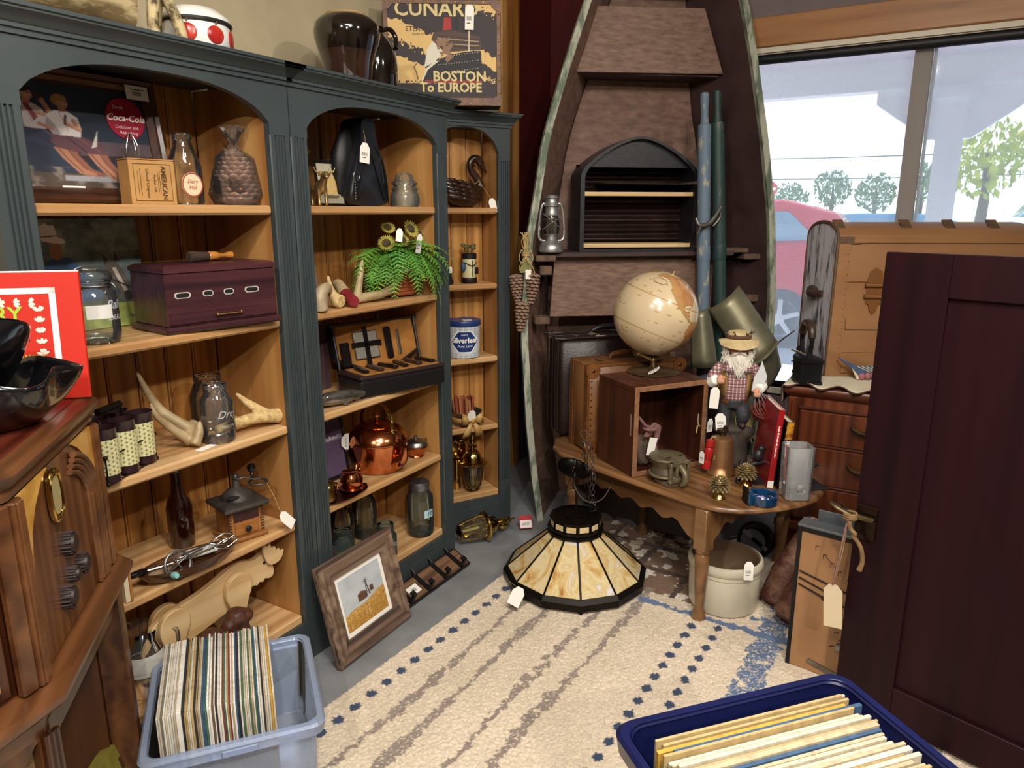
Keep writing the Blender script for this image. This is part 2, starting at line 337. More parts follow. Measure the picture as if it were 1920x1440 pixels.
MB().tube([(WX0+.01, 3.925, WZ1-.018), (WX1-.01, 3.925, WZ1-.018)], .024, 20).build('roller', mat('black_blind_tube', '#17161a', .5), t)
m, nt, bb = _nodes('screen_mesh'); L = nt.links.new; nt.nodes.remove(bb); tcn = _n(nt, 'ShaderNodeTexCoord'); mpn = _n(nt, 'ShaderNodeMapping'); mpn.inputs['Scale'].default_value = (1, 1, 1); L(tcn.outputs['Object'], mpn.inputs[0])
w1 = _n(nt, 'ShaderNodeTexWave', wave_type='BANDS', bands_direction='X', i_Scale=60); w2 = _n(nt, 'ShaderNodeTexWave', wave_type='BANDS', bands_direction='Z', i_Scale=60); L(mpn.outputs[0], w1.inputs[0]); L(mpn.outputs[0], w2.inputs[0])
ad = _n(nt, 'ShaderNodeMath', operation='MAXIMUM'); L(w1.outputs['Fac'], ad.inputs[0]); L(w2.outputs['Fac'], ad.inputs[1]); mr = _n(nt, 'ShaderNodeMapRange'); L(ad.outputs[0], mr.inputs[0]); mr.inputs[3].default_value = .3; mr.inputs[4].default_value = .6
tl = _n(nt, 'ShaderNodeBsdfTranslucent'); tl.inputs[0].default_value = lin('#e4e8f0'); tr = _n(nt, 'ShaderNodeBsdfTransparent'); ms = _n(nt, 'ShaderNodeMixShader'); L(mr.outputs[0], ms.inputs[0]); L(tr.outputs[0], ms.inputs[1]); L(tl.outputs[0], ms.inputs[2]); L(ms.outputs[0], nt.nodes['Material Output'].inputs[0]); SCREEN = m
MB().grid(lambda u, v: (WX0+.03 + u*(WX1-WX0-.05), 3.948, WZ0+.02 + v*(WZ1-WZ0-.03)), 1, 1).build('screen', SCREEN, t)
MB().box(WX0+.03, 3.944, WZ0+.005, WX1-.02, 3.952, WZ0+.025).build('hem_bar', IRON, t)

# ---------------------------------------------------------------- outdoors beyond the window
struct(MB().box(-60, 4.02, -.15, 60, 26, -.02), 'ground', mat('car_park_asphalt', '#b4b4b8', .9, 0, '#a2a3a8', 3))
struct(MB().box(-120, 26, -.15, 120, 160, -.03), 'ground_field', mat('spring_field', '#7fa03c', .95, 0, '#a8a15c', .25))
b = MB().box(-8, 4.02, 2.56, 8, 6.62, 2.62); struct(b, 'porch_ceiling', mat('porch_soffit_boards', '#d9ccd8', .8, 0, '#c4b5c0', 6, vscale=(.2, 6, 1), bump=.3, bs=10))
PORCH = mat('porch_white_paint', '#f2f4f6', .7)
struct(MB().box(-8, 6.42, 2.345, 8, 6.6, 2.56), 'porch_beam', PORCH)
b = MB().box(-.17, 6.43, -.02, .01, 6.6, 2.345)
for sx in (-1, 1):
    x0 = -.08 + sx*.09
    b.prism([(x0, 1.98), (x0+sx*.05, 1.98), (x0+sx*.42, 2.25), (x0+sx*.42, 2.345), (x0, 2.345)], 6.45, 6.57, 0, Matrix(((1, 0, 0, 0), (0, 0, 1, 0), (0, 1, 0, 0), (0, 0, 0, 1))))
b.box(-.2, 6.4, 2.26, .04, 6.63, 2.345); struct(b, 'porch_post', PORCH)
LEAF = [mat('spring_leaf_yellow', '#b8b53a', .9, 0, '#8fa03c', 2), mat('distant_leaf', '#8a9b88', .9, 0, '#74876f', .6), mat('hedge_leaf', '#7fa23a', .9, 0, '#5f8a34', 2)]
BARK = mat('tree_bark', '#5c4b3c', .9)
def crown(b, r, n, c=(0, 0, 0), lobes=14, seed=0, sz=.35):
    g = random.Random(seed)
    for k in range(n):
        d = Vector((g.gauss(0, 1), g.gauss(0, 1), g.gauss(0, .9))).normalized()*r*(g.random()**.33)
        p = Vector(c)+d; s_ = sz*g.uniform(.6, 1.2); e = Euler((g.random()*6, g.random()*6, g.random()*6)).to_matrix()
        q = [p + e @ Vector(v)*s_ for v in ((-.5, 0, 0), (0, -.25, .05), (.5, 0, 0), (0, .25, .05))]; b.add(q, [(0, 1, 2, 3)])
def tree(x, y, h, r, label, m, seed, group=None, sz=.35, n=500, sx=1):
    t = thing('tree', label, 'tree', (x, y, -.03), 0, group)
    MB().tube([(0, 0, 0), (.1, 0, h*.45), (0, .1, h*.8)], [.05*h, .035*h, .01*h], 8).build('trunk', BARK, t)
    b = MB(); crown(b, r, n, (0, 0, h-r*.8), seed=seed, sz=sz); o = b.build('crown', m, t, smooth=False); o.scale = (sx, 1, 1)
tree(.8, 30, 4.3, 1.3, 'young yellow-green tree standing to the right of the porch post', LEAF[0], 3, sz=.38, n=420)
for i, (x, h) in enumerate(((-17, 4.6), (-12.4, 6.0), (-7.8, 5.4), (-3.2, 6.6))):
    tree(x, 95, h, 2.2, 'hazy grey-green tree on the far skyline, %s' % ('farthest left, above the red car', 'second from the left', 'third from the left', 'nearest the window mullion')[i], LEAF[1], 20+i, 'skyline trees beyond the field', .62, 460, 1.0)
for i, (x, y, r) in enumerate(((-4.6, 22, 1.0), (-3.2, 23, .8))):
    t = thing('bush', ('bright green bush behind the red car', 'bright green bush behind the blue car')[i], 'bush', (x, y, -.03)); b = MB(); crown(b, r, 380, (0, 0, r*.8), seed=40+i, sz=.4); b.build('foliage', LEAF[2], t, smooth=False)
RED = mat('car_red_paint', '#c4202c', .25, 0, coat=.8); BLUE = mat('car_blue_paint', '#3c7fa6', .3, coat=.8); WHT = mat('car_white_paint', '#aebfd8', .3, coat=.8)
CGL = mat('car_glass', '#5f7f92', .1, coat=.5); TYRE = mat('tyre_rubber', '#2b2b2e', .8); HUB = mat('alloy_wheel', '#c3c8cc', .3, 1)
def car(name, label, loc, rz, paint, L_=4.4, Wd=1.85, H=1.62, van=False):
    t = thing(name, label, 'car', loc, rz); h = Wd/2
    side = [(-.5, .18), (-.5, .5), (-.485, .6), (-.40, .66), (-.28, .70), (-.14, .97), (.0, 1.0), (.30, .99), (.42, .9), (.485, .68), (.5, .55), (.5, .2)]
    if van: side = [(-.5, .12), (-.5, .42), (-.46, .52), (-.36, .58), (-.24, .95), (-.18, 1.0), (.47, 1.0), (.5, .9), (.5, .12)]
    def ringf(fy, ins): return [(x*L_, fy*h*(1 if z < .62 else 1-(z-.62)*ins), z*H) for x, z in side]
    b = MB().loft([ringf(-1, .55), ringf(-.9, .5), ringf(.9, .5), ringf(1, .55)]); b.build('body', paint, t, sharp=25, bev=.03)
    for s in (-1, 1):
        def wp(q, off=.006): return [(x*L_, s*(h*(1-(z-.62)*.55) + off), z*H) for x, z in q]
        g = MB()
        qs = ([[(-.24, .70), (-.02, .71), (-.02, .93), (-.12, .93)], [(0, .71), (.2, .71), (.2, .93), (0, .93)], [(.22, .71), (.38, .73), (.31, .91), (.22, .92)]] if not van else [[(-.3, .62), (-.1, .62), (-.1, .9), (-.2, .9)]])
        for q in qs:
            v = wp(q); v2 = wp(q, -.02); g.loft([v2, v])
        g.build('side_window', CGL, t)
        MB().box(-.235*L_, s*h*.98, .64*H, -.19*L_, s*(h+.17), .75*H, b=.03).build('wing_mirror', paint, t)
        for x in (-.31, .31):
            w = MB(); M_ = T(x*L_, s*(h-.09), .33) @ RX(90); w.lathe([(.20, -.1), (.31, -.11), (.335, -.06), (.335, .06), (.31, .11), (.20, .1)], 28, 0, M_)
            wo = w.build('tyre', TYRE, t); q = MB().cyl(.06, -.12, .12, 12, 0, M_)
            for k in range(5): q.box(-.025, 0, .09, .025, .21, .115, 0, M_ @ RZ(72*k)); q.box(-.025, 0, -.115, .025, .21, -.09, 0, M_ @ RZ(72*k))
            q.lathe([(.19, -.1), (.215, -.1), (.215, .1), (.19, .1)], 24, 0, M_, False); q.build('rim', HUB, wo)
    g = MB(); zz = (.70, .96) if not van else (.6, .93); x0, x1 = (-.285, -.15) if not van else (-.35, -.25)
    g.loft([[(x0*L_-.01, -h*.8, zz[0]*H), (x0*L_-.01, h*.8, zz[0]*H)], [(x1*L_-.01, -h*.72, zz[1]*H), (x1*L_-.01, h*.72, zz[1]*H)]], closed=False); g.build('windscreen', CGL, t, thick=.01)
    for s in (-1, 1): MB().box(.475*L_, s*h*.72-.14, .52*H, .502*L_, s*h*.72+.14, .64*H, b=.02).build('tail_lamp', RED, t)
    for s in (-1, 1): MB().box(-.502*L_, s*h*.6-.2, .48*H, -.48*L_, s*h*.6+.2, .58*H, b=.03).build('headlamp', HUB, t)
    return t
car('red_car', 'red sport utility car parked nearest the window', (-2.94, 9.12, -.02), 5, RED)
car('blue_car', 'low blue car parked beyond the red car, left of the window mullion', (-1.8, 17.5, -.02), 10, BLUE, 4.3, 1.75, 1.45)
car('white_van', 'large pale van parked to the right of the porch post', (2.75, 14.7, -.02), 3, WHT, 5.2, 2.0, 2.25, True)
t = thing('stop_sign', 'red and white round no-entry sign on a post beyond the red car', 'sign', (-5.75, 28, -.03), 0); MB().cyl(.035, 0, 2.1, 10).build('post', HUB, t)
MB().cyl(.27, -.02, .02, 8, 0, T(0, 0, 2.3) @ RX(90) @ RZ(22.5)).build('plate', mat('sign_red', '#c8202a', .5), t); MB().box(-.2, -.03, 2.25, .2, -.022, 2.35).build('bar', WHITE, t)
for i, z in enumerate((4.3, 3.3)):
    p = [(x, 40, z - .25*(1-((x+2)/14)**2)) for x in range(-16, 13, 2)]; solo(MB().tube(p, .02, 5), 'power_cable', IRON, ('upper', 'lower')[i]+' thin overhead cable crossing the sky beyond the window', 'cable')
st = bpy.data.lights.new('sun', 'SUN'); st.energy = 14.0; st.angle = R(2); so = bpy.data.objects.new('sun', st); C.objects.link(so); so.rotation_euler = (R(38), R(0), R(-150))

# ---------------------------------------------------------------- ceiling spotlights (the shop's track lights)
def spot(loc, to, e, size=110, blend=.6, rad=.045, col=(1, .93, .83)):
    l = bpy.data.lights.new('track_spot', 'SPOT'); l.energy = e; l.spot_size = R(size); l.spot_blend = blend; l.shadow_soft_size = rad; l.color = col
    o = bpy.data.objects.new('track_spot', l); C.objects.link(o); o.location = loc; o.rotation_euler = (Vector(to)-Vector(loc)).to_track_quat('-Z', 'Y').to_euler(); return o
spot((1.35, -1.35, 2.8), (-1.5, 1.7, .9), 150, size=80); spot((-.35, -1.0, 2.88), (-1.45, 1.5, .9), 95); spot((.75, .2, 2.88), (-.9, 2.3, .2), 60); spot((1.35, 1.5, 2.86), (-1.5, 1.5, 1.2), 85, 90); spot((-.15, .95, 2.9), (-.65, 1.9, 0), 40, 100)
al = bpy.data.lights.new('ambient_fill', 'AREA'); al.shape = 'RECTANGLE'; al.size = 1.2; al.size_y = .6; al.energy = 55; al.color = (1, .96, .9); ao = bpy.data.objects.new('ambient_fill', al); C.objects.link(ao); ao.location = (.2, .3, 2.97)  # unseen area lamp added as soft ambient fill, not a fixture of the shop
# ---------------------------------------------------------------- bookcases
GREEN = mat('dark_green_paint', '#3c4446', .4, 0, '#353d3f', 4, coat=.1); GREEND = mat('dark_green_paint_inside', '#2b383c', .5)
PPLANK = wood('knotty_pine_planking', '#935f30', '#ad793f', '#c09050', 2, .8, .42, knots=2.6, coat=.15, plank=.0916)
PSHELF = wood('pine_shelf', '#a87a4c', '#c29764', '#d3ae80', 0, .8, .42, knots=1.3, coat=.15)
def arch_z(u, z0, rise): return z0 + rise*(max(0, 1-abs(2*u-1)**2.7))**.75
def bookcase(W, D, label, loc, rz, iw, zt=1.855, spring=1.692, top=1.776, np_=7, shelves=(1.469, 1.143, .812, .49)):
    t = thing('bookcase', label, 'bookcase', loc, rz, None); st = (W-iw)/2; base = .135
    for s in (0, 1):                                            # fluted stiles
        x0 = 0 if s == 0 else W-st; b = MB(); cx = x0+st/2
        b.box(x0, 0, 0, x0+st, .022, .21); b.box(x0, 0, spring-.03, x0+st, .022, 1.80)
        n = 4; pw = .0085; xs = [cx+(k-1.5)*pw*1.25 for k in range(n)]; poly = [(x0, .022), (x0, .003), (x0+.003, 0)]
        for x in xs: poly += [(x-pw*.42, 0), (x-pw*.2, .006), (x+pw*.2, .006), (x+pw*.42, 0)]
        poly += [(x0+st-.003, 0), (x0+st, .003), (x0+st, .022)]; b.prism(poly, .21, spring-.03); b.build('stile', GREEN, t, sharp=25)
    b = MB(); N = 28; n2 = [(st + iw*i/N, arch_z(i/N, spring, top-spring)) for i in range(N+1)]; MX = Matrix(((1, 0, 0, 0), (0, 0, 1, 0), (0, 1, 0, 0), (0, 0, 0, 1)))
    for (xa, za), (xb, zb) in zip(n2[:-1], n2[1:]): b.prism([(xa, za), (xb, zb), (xb, 1.805), (xa, 1.805)], 0, .022, 0, MX)
    b.build('arched_rail', GREEN, t, sharp=30)
    prof = [(.0, 1.798), (.006, 1.798), (.006, 1.808), (.012, 1.810), (.012, 1.818), (.017, 1.821), (.026, 1.835), (.036, 1.841), (.036, 1.845), (.041, 1.847), (.041, zt), (0, zt)]
    b = MB(); b.loft([[(-o, D, z), (-o, -o, z), (W+o, -o, z), (W+o, D, z)] for o, z in prof], closed=False, caps=False); b.box(0, 0, zt-.02, W, D, zt-.0005); b.build('crown_moulding', GREEN, t, sharp=30)
    for s in (0, 1):
        x0 = 0 if s == 0 else W-.02; MB().box(x0, .022, 0, x0+.02, D, 1.80).build('side', GREEN, t)
        xi = (.0205, st) if s == 0 else (W-st, W-.0205); MB().box(xi[0], .023, base, xi[1], D-.015, 1.795).build('side_lining', wood('pine_side', '#936032', '#ac7a44', '#bf9258', 2, .8, .4) if 'pine_side' not in bpy.data.materials else bpy.data.materials['pine_side'], t)
    b = MB(); pw = iw/np_; g = .0055
    for k in range(np_):
        x0 = st+k*pw; b.prism([(x0+g*.4, D-.002), (x0+g*.4, D-.012), (x0+g*1.4, D-.015), (x0+pw*.06, D-.015), (x0+pw*.065, D-.013), (x0+pw*.07, D-.015), (x0+pw-g, D-.015), (x0+pw-g*.3, D-.012), (x0+pw-g*.3, D-.002)], base, 1.8)
    b.box(st, D-.004, base, W-st, D, 1.8); b.build('back_planks', PPLANK, t, sharp=20)
    for z in shelves: MB().box(st+.0006, .012, z-.026, W-st-.0006, D-.016, z, b=.006).build('shelf', PSHELF, t)
    MB().box(st+.0006, .014, base, W-st-.0006, D-.016, .165, b=.004).build('bottom_shelf', PSHELF, t)
    b = MB().box(st, .004, 0, W-st, .022, .137); b.box(st-.0, .0, .0, W-st, .004, .10, b=.001); b.build('plinth', GREEN, t)
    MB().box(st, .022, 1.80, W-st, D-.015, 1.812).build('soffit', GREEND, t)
    return t
XB = -1.66
bookcase(.785, .33, 'dark green arched bookcase on the left, nearest the radio', (XB, .760, 0), 90, .641)
bookcase(.768, .33, 'dark green arched bookcase in the middle with the copper kettle', (XB, 1.549, 0), 90, .640, np_=7)
a3 = (-1.666-.5*.43, 2.79-.866*.43)
bookcase(.43, .17, 'narrow dark green corner bookcase with the carved swan', (a3[0], a3[1], 0), 60, .318, np_=4, spring=1.695, top=1.795)
def U3(s, off, z): return (-1.666 + .5*s - .866*off, 2.79 + .866*s + .5*off, z)     # s along the corner bookcase from its right edge, off = depth behind its front

# ---------------------------------------------------------------- the rug
def make_rug():
    x0, x1, y0, y1 = -1.445, .42, .76, 3.02; step = .0042; w, h = int((x1-x0)/step), int((y1-y0)/step)
    p = Paint(w, h, '#d6c5ae'); X = x0 + p.U*(x1-x0); Y = y0 + p.V*(y1-y0); J = (p.fbm(90, 2, 3)-.5)*.03; J2 = (p.fbm(90, 2, 4)-.5)*.03; N = p.fbm(40, 3, 8); fine = rng.random((h, w))
    def put(m, c, al=1.0): p.a[m] = p.a[m]*(1-al) + np.array(lin(c)[:3])*al
    p.tint('#bdae92', (p.fbm(6, 4, 2)-.5)*1.6)
    br = (Y > 2.47) & (X < -.60); put(br, '#7b5f4a'); put(br & (N > .62), '#d8cdbb'); put(br & ((np.abs((Y+J-2.55) % .2 - .1) < .016) | (np.abs((X+J2+.05) % .21 - .1) < .014)), '#4d382c')
    for i, sx in enumerate((-1.25, -1.145, -.99, -.886)):
        wv = .0135 + .006*np.sin(Y*9+i*2); m = (np.abs(X+J*1.1-sx - .006*np.sin(Y*5+i)) < wv) & ((fine > .10)) & (N > .24); put(m & (Y < 2.5), '#8d7f74')
    def diam(cx, ys, wd=.0185, hd=.0225):
        for yc in ys: m = (np.abs(X-cx+J*.35)/wd + np.abs(Y-yc+J2*.35)/hd) < 1.0; m |= ((np.abs(X-cx) < wd*.62) & (np.abs(Y-yc) < hd*.62)); put(m, '#35425a')
    diam(-1.361, np.arange(.2, 2.35, .0685)); diam(-.663, np.arange(.2, 2.37, .0685)); diam(-.577, np.arange(.235, 2.37, .0685))
    bl = '#5c7090'; m = (np.abs(Y-2.402+J*.9) < .016) & (X > -.9) & (N > .28); put(m, bl); m = (np.abs(X+.407+J2*1.2) < .046) & (N > .3) & (fine > .22); put(m, bl); m = (np.abs(Y-2.50+J) < .014) & (X > -.5) & (N > .4); put(m, bl)
    m = (np.abs(Y-2.30+J) < .012) & (X > -.3) & (N > .3); put(m, bl); m = (np.abs(X-.1+J) < .02); put(m, '#85756a')
    p.a *= (.84 + .4*rng.random((h, w, 1)))
    d = np.zeros((w*h, 3)); dz = .011 + .0055*rng.random(w*h); ed = ((p.U < .004) | (p.U > .996) | (p.V < .004) | (p.V > .996)).ravel(); dz[ed] = .0005; d[:, 2] = dz; d[:, 0] = (rng.random(w*h)-.5)*.003
    o = p.mesh(1, 1, 'rug', vcol('rug_wool', .95, sheen=.2), None, lambda u, v: (x0+u*(x1-x0), y0+v*(y1-y0), 0), disp=d)
    pv = Vector((-1.25, 1.16, 0)); o.matrix_world = T(*pv) @ RZ(-1.95) @ T(*(-pv)); props(o, 'cream shaggy rug with brown stripes and blue diamonds on the grey floor', 'rug')
make_rug()
# ---------------------------------------------------------------- on top of the bookcases
ZT = 1.855
CL = glass('clear_glass', '#fbfcfb', '#bac5c0', .9, .012); CLT = glass('clear_glass_thick', '#f8fafa', '#a9b5b1', .95, .03); AQ = glass('aqua_glass', '#c2dcd8', '#6b918c', .9, .05); AQ2 = glass('pale_aqua_glass', '#dbe8e4', '#86a29e', .9, .03)
BARKM = mat('birch_bark', '#b5a176', .8, 0, '#6f5b39', 22, .45, .55, bump=1, bs=40, vscale=(.3, 1, 1))
b = MB(); rg = []
for i in range(15):
    u = i/14; r0 = .085 + .008*sin(i*1.9)
    rg.append([(-.42+.62*u, r0*cos(a)*(1+.06*sin(3*a+i)), .085+r0*sin(a)*(1+.05*cos(4*a+i*.7))) for a in [2*PI*k/20 for k in range(20)]])
b.loft(rg); t = thing('log', 'thick rough-barked log lying on the left bookcase', 'log', (-1.79, .945, ZT+.004), 90)
b.build('bark', BARKM, t); MB().cyl(.078, -.003, .003, 20, 0, T(.203, 0, .085) @ RY(90)).build('cut_end', wood('cut_log_end', '#5a4225', '#8a6a3f', '#a88858', 2, 2, .7), t)
t = thing('driftwood', 'pale forked driftwood piece standing between the log and the enamel pot', 'driftwood', (-1.735, 1.235, ZT), 90); b = MB()
b.tube([(-.03, .0, 0), (-.034, 0, .04), (-.028, 0, .09), (-.01, .01, .14), (0, .01, .24)], [.017, .014, .015, .019, .02], 10); b.tube([(.045, 0, 0), (.04, 0, .05), (.02, .005, .1), (0, .01, .14)], [.016, .014, .014, .017], 10); b.tube([(.015, .06, 0), (.012, .05, .06), (0, .02, .12)], [.013, .012, .015], 10); b.build('branch', mat('peeling_driftwood', '#c9b585', .8, 0, '#4d4028', 30, .46, .62, bump=.6, bs=60), t, remesh=.004)
t = thing('enamel_pot', 'white enamel pot painted with red apples on the left bookcase', 'pot', (-1.80, 1.37, ZT), 90); ENW = mat('white_enamel', '#eceae4', .2, coat=.5)
MB().lathe([(.055, 0), (.078, .004), (.088, .02), (.092, .05), (.088, .075), (.084, .082)], 40).build('body', ENW, t); MB().lathe([(.093, .078), (.095, .082), (.093, .086), (.086, .088)], 40, caps=False).build('rim', TIN, t)
MB().lathe([(.092, .087), (.088, .097), (.06, .118), (.02, .128), (.0, .129)], 40).build('lid', ENW, t)
AR = mat('apple_red_paint', '#a3141c', .25, 0, '#c5402c', 18)
for a in (-95, -52, -10, -140): 
    ap = MB().ell((0, 0, 0), .024, .004, .022, 20, 10, 0, RZ(a+90) @ T(0, -.0905, .047)).build('apple_motif', AR, t); MB().tube([tuple((RZ(a+90) @ T(0, -.094, .047)) @ Vector(q)) for q in ((0, 0, .024), (.004, 0, .032))], .0018, 6).build('stem', BARK, ap)
for s in (-1, 1): MB().tube([(s*.088, 0, .03), (s*.108, 0, .026), (s*.112, 0, .042), (s*.118, 0, .05)], [.006, .005, .005, .004], 8).build('handle', BRASS, t)
GLZ = mat('dark_brown_glaze', '#0d0807', .1, 0, '#1a0f0b', 9, coat=1); GLZ2 = mat('rust_streaked_glaze', '#3a2318', .14, 0, '#120b08', 14, vscale=(1, 1, .25), coat=1)
t = thing('stoneware_jug', 'wide-shouldered dark glazed stoneware jug without a handle on the middle bookcase', 'jug', (-1.79, 1.945, ZT), 90)
MB().lathe([(.073, 0), (.078, .01), (.083, .07), (.095, .11)], 40).build('lower_body', GLZ2, t); MB().lathe([(.095, .11), (.106, .145), (.109, .17), (.104, .195), (.088, .213), (.066, .2225)], 40, caps=False).build('shoulder', GLZ, t); MB().lathe([(.066, .2225), (.067, .227), (.058, .229), (.0, .2285)], 40).build('unglazed_rim', mat('bare_clay', '#b3905f', .7), t)
t = thing('handled_jug', 'tall dark glazed jug with a loop handle behind the wide jug', 'jug', (-1.80, 2.095, ZT), 90); MB().lathe([(.07, 0), (.075, .01), (.076, .1), (.07, .14), (.045, .18), (.026, .2), (.026, .216), (.03, .22), (.0, .22)], 36).build('body', GLZ, t)
MB().tube([(.02, -.015, .212), (.045, -.03, .218), (.06, -.04, .20), (.058, -.045, .175), (.05, -.05, .155)], .0085, 10).build('handle', GLZ, t)
t = thing('wooden_ball', 'small brown rounded wooden knob half hidden behind the wide dark jug', 'ornament', (-1.9, 1.93, ZT), 90); MB().lathe([(.03, 0), (.034, .02), (.032, .045), (.02, .06), (0, .064)], 20).build('knob', wood('brown_knob', '#6e4a24', '#8a622f', None, 2, 2), t)
# printed travel suitcase
cs = thing('decorative_suitcase', 'printed suitcase with an ocean liner picture standing on the corner bookcase', 'suitcase', (-1.785, 2.475, 1.862), 33.5, None)
Wd, Hd, Dp = .452, .382, .13; DKL = mat('worn_brown_leather', '#5a3a26', .5, 0, '#7a5238', 25, bump=.2)
MB().box(-Wd/2, 0, 0, Wd/2, Dp, Hd, b=.006).build('case_body', mat('dark_case_cloth', '#2c1f1f', .6), cs)
b = MB()
for (x0, z0, x1, z1) in ((-Wd/2, 0, Wd/2, .03), (-Wd/2, Hd-.014, Wd/2, Hd), (-Wd/2, 0, -Wd/2+.014, Hd), (Wd/2-.014, 0, Wd/2, Hd)): b.box(x0-.002, -.004, z0-.0, x1+.002, .018, z1+.001, b=.002)
for sx in (-1, 1):
    for z in (0, Hd): b.prism([(sx*(Wd/2+.002), z), (sx*(Wd/2-.04), z), (sx*(Wd/2-.034), z+(.02 if z == 0 else -.02)), (sx*(Wd/2-.02), z+(.034 if z == 0 else -.034)), (sx*(Wd/2+.002), z+(.04 if z == 0 else -.04))], -.006, .002, 0, Matrix(((1, 0, 0, 0), (0, 0, 1, 0), (0, 1, 0, 0), (0, 0, 0, 1))))
for zz in (.0, Hd-.02): b.box(-Wd/2-.003, .0, zz, -Wd/2+.004, Dp, zz+.02, b=.002)
b.box(-Wd/2-.003, .085, 0, -Wd/2+.004, .105, Hd, b=.001); b.build('leather_edging', DKL, cs)
b = MB()
for k in range(9):
    x = -Wd/2+.01+k*(Wd-.02)/8; b.ell((x, -.006, .008), .0035, .002, .0035, 8, 6); b.ell((x, -.006, Hd-.006), .0035, .002, .0035, 8, 6)
for k in range(1, 8):
    z = k*Hd/8; b.ell((Wd/2-.005, -.006, z), .0035, .002, .0035, 8, 6)
b.build('rivets', BRASS, cs)
p = Paint(300, 250, '#dcb672'); DK = '#2c2024'; N = p.fbm(22, 4, 3); N2 = p.fbm(60, 2, 4)
for (v0, v1, sl) in ((.86, 1.3, -.42), (.50, .66, -.50), (.16, .10, -.5)):
    ln = v0 + sl*(p.U-.0) + (N-.5)*.12; hn = v1 + sl*p.U + (N2-.5)*.16; m = (p.V > ln) & (p.V < hn); p.a[m] = lin(DK)[:3]
m = (p.U > .8) & (p.V < .40 - .5*(p.U-.8) + (N-.5)*.1) & (p.V > .28 - .5*(p.U-.8)+(N2-.5)*.1); p.a[m] = lin(DK)[:3]
p.rect(0, .0, 1, .155, DK); m = (p.V > .145) & (p.V < .185) & (N2 > .5); p.a[m] = lin(DK)[:3]
p.poly([(.30, .17), (.34, .30), (.45, .40), (.58, .47), (.75, .505), (.85, .51), (.865, .19), (.6, .185)], '#17141a'); p.poly([(.30, .17), (.31, .17), (.36, .30), (.47, .40), (.42, .39), (.34, .31)], '#d9d2c0')
p.poly([(.33, .33), (.36, .52), (.42, .62), (.50, .60), (.48, .45), (.42, .38)], '#ddd6c4'); p.poly([(.40, .62), (.42, .70), (.60, .72), (.84, .66), (.86, .52), (.75, .51), (.52, .49)], '#4a352c')
for k in range(5): p.line([(.46, .555+k*.028), (.83, .54+k*.022)], .008, '#b79a70' if k % 2 else '#241a1c')
for k in range(3): 
    for q in range(16): p.ell(.46+q*.024, .44-k*.085-.0+q*.0035, .004, .004, '#d9c9a0')
p.poly([(.505, .72), (.52, .86), (.575, .86), (.585, .73)], '#a8231f'); p.poly([(.60, .73), (.61, .86), (.65, .86), (.655, .72)], '#17141a'); p.rect(.52, .855, .575, .875, '#241a1c'); m = p.mask([(.43, .62), (.58, .66), (.60, .44), (.54, .38), (.46, .5)]) & (p.fbm(30, 3, 9) > .42); p.a[m] = lin('#8a6a50')[:3]
p.line([(.74, .50), (.745, .8)], .012, '#cdbf9c'); p.line([(.27, .38), (.235, .33), (.255, .28), (.27, .2)], .01, '#6a4a38'); p.rect(.33, .16, .86, .19, '#8c2226'); p.grain(.1)
pr = p.mesh(Wd-.026, Hd-.042, 'printed_front', PRINT, cs); pr.location = (0, -.0008, .03)
YL = mat('pale_yellow_lettering', '#d8c487', .6); fx = Matrix(((1, 0, 0, 0), (0, 0, 1, -.0022), (0, 1, 0, 0), (0, 0, 0, 1)))
for s_, z_, x_, y_ in (('CUNARD', .078, -.02, Hd-.032), ('BOSTON', .052, .065, .107), ('To EUROPE', .048, .03, .066)): MB().text(s_, z_, T(x_, 0, y_) @ fx, 0, bold=.0014).build('lettering', YL, cs)
b = MB(); b.text('NEW', .026, T(-.11, 0, Hd-.078) @ fx, 0); b.text('STEAMERS', .026, T(-.083, 0, Hd-.103) @ fx, 0); b.text('50,000 TONS', .011, T(-.085, 0, Hd-.121) @ fx, 0); b.build('small_lettering', mat('brown_lettering', '#3a2824', .6), cs)
MB().text('D', .06, T(-Wd/2-.0012, .05, .30) @ RZ(-90) @ RY(90) @ fx, 0, bold=.002).build('side_lettering', mat('orange_lettering', '#c58a4a', .6), cs)
tag(cs, (.108, -.010, Hd-.02), .034, .086, 0, 0, 2)

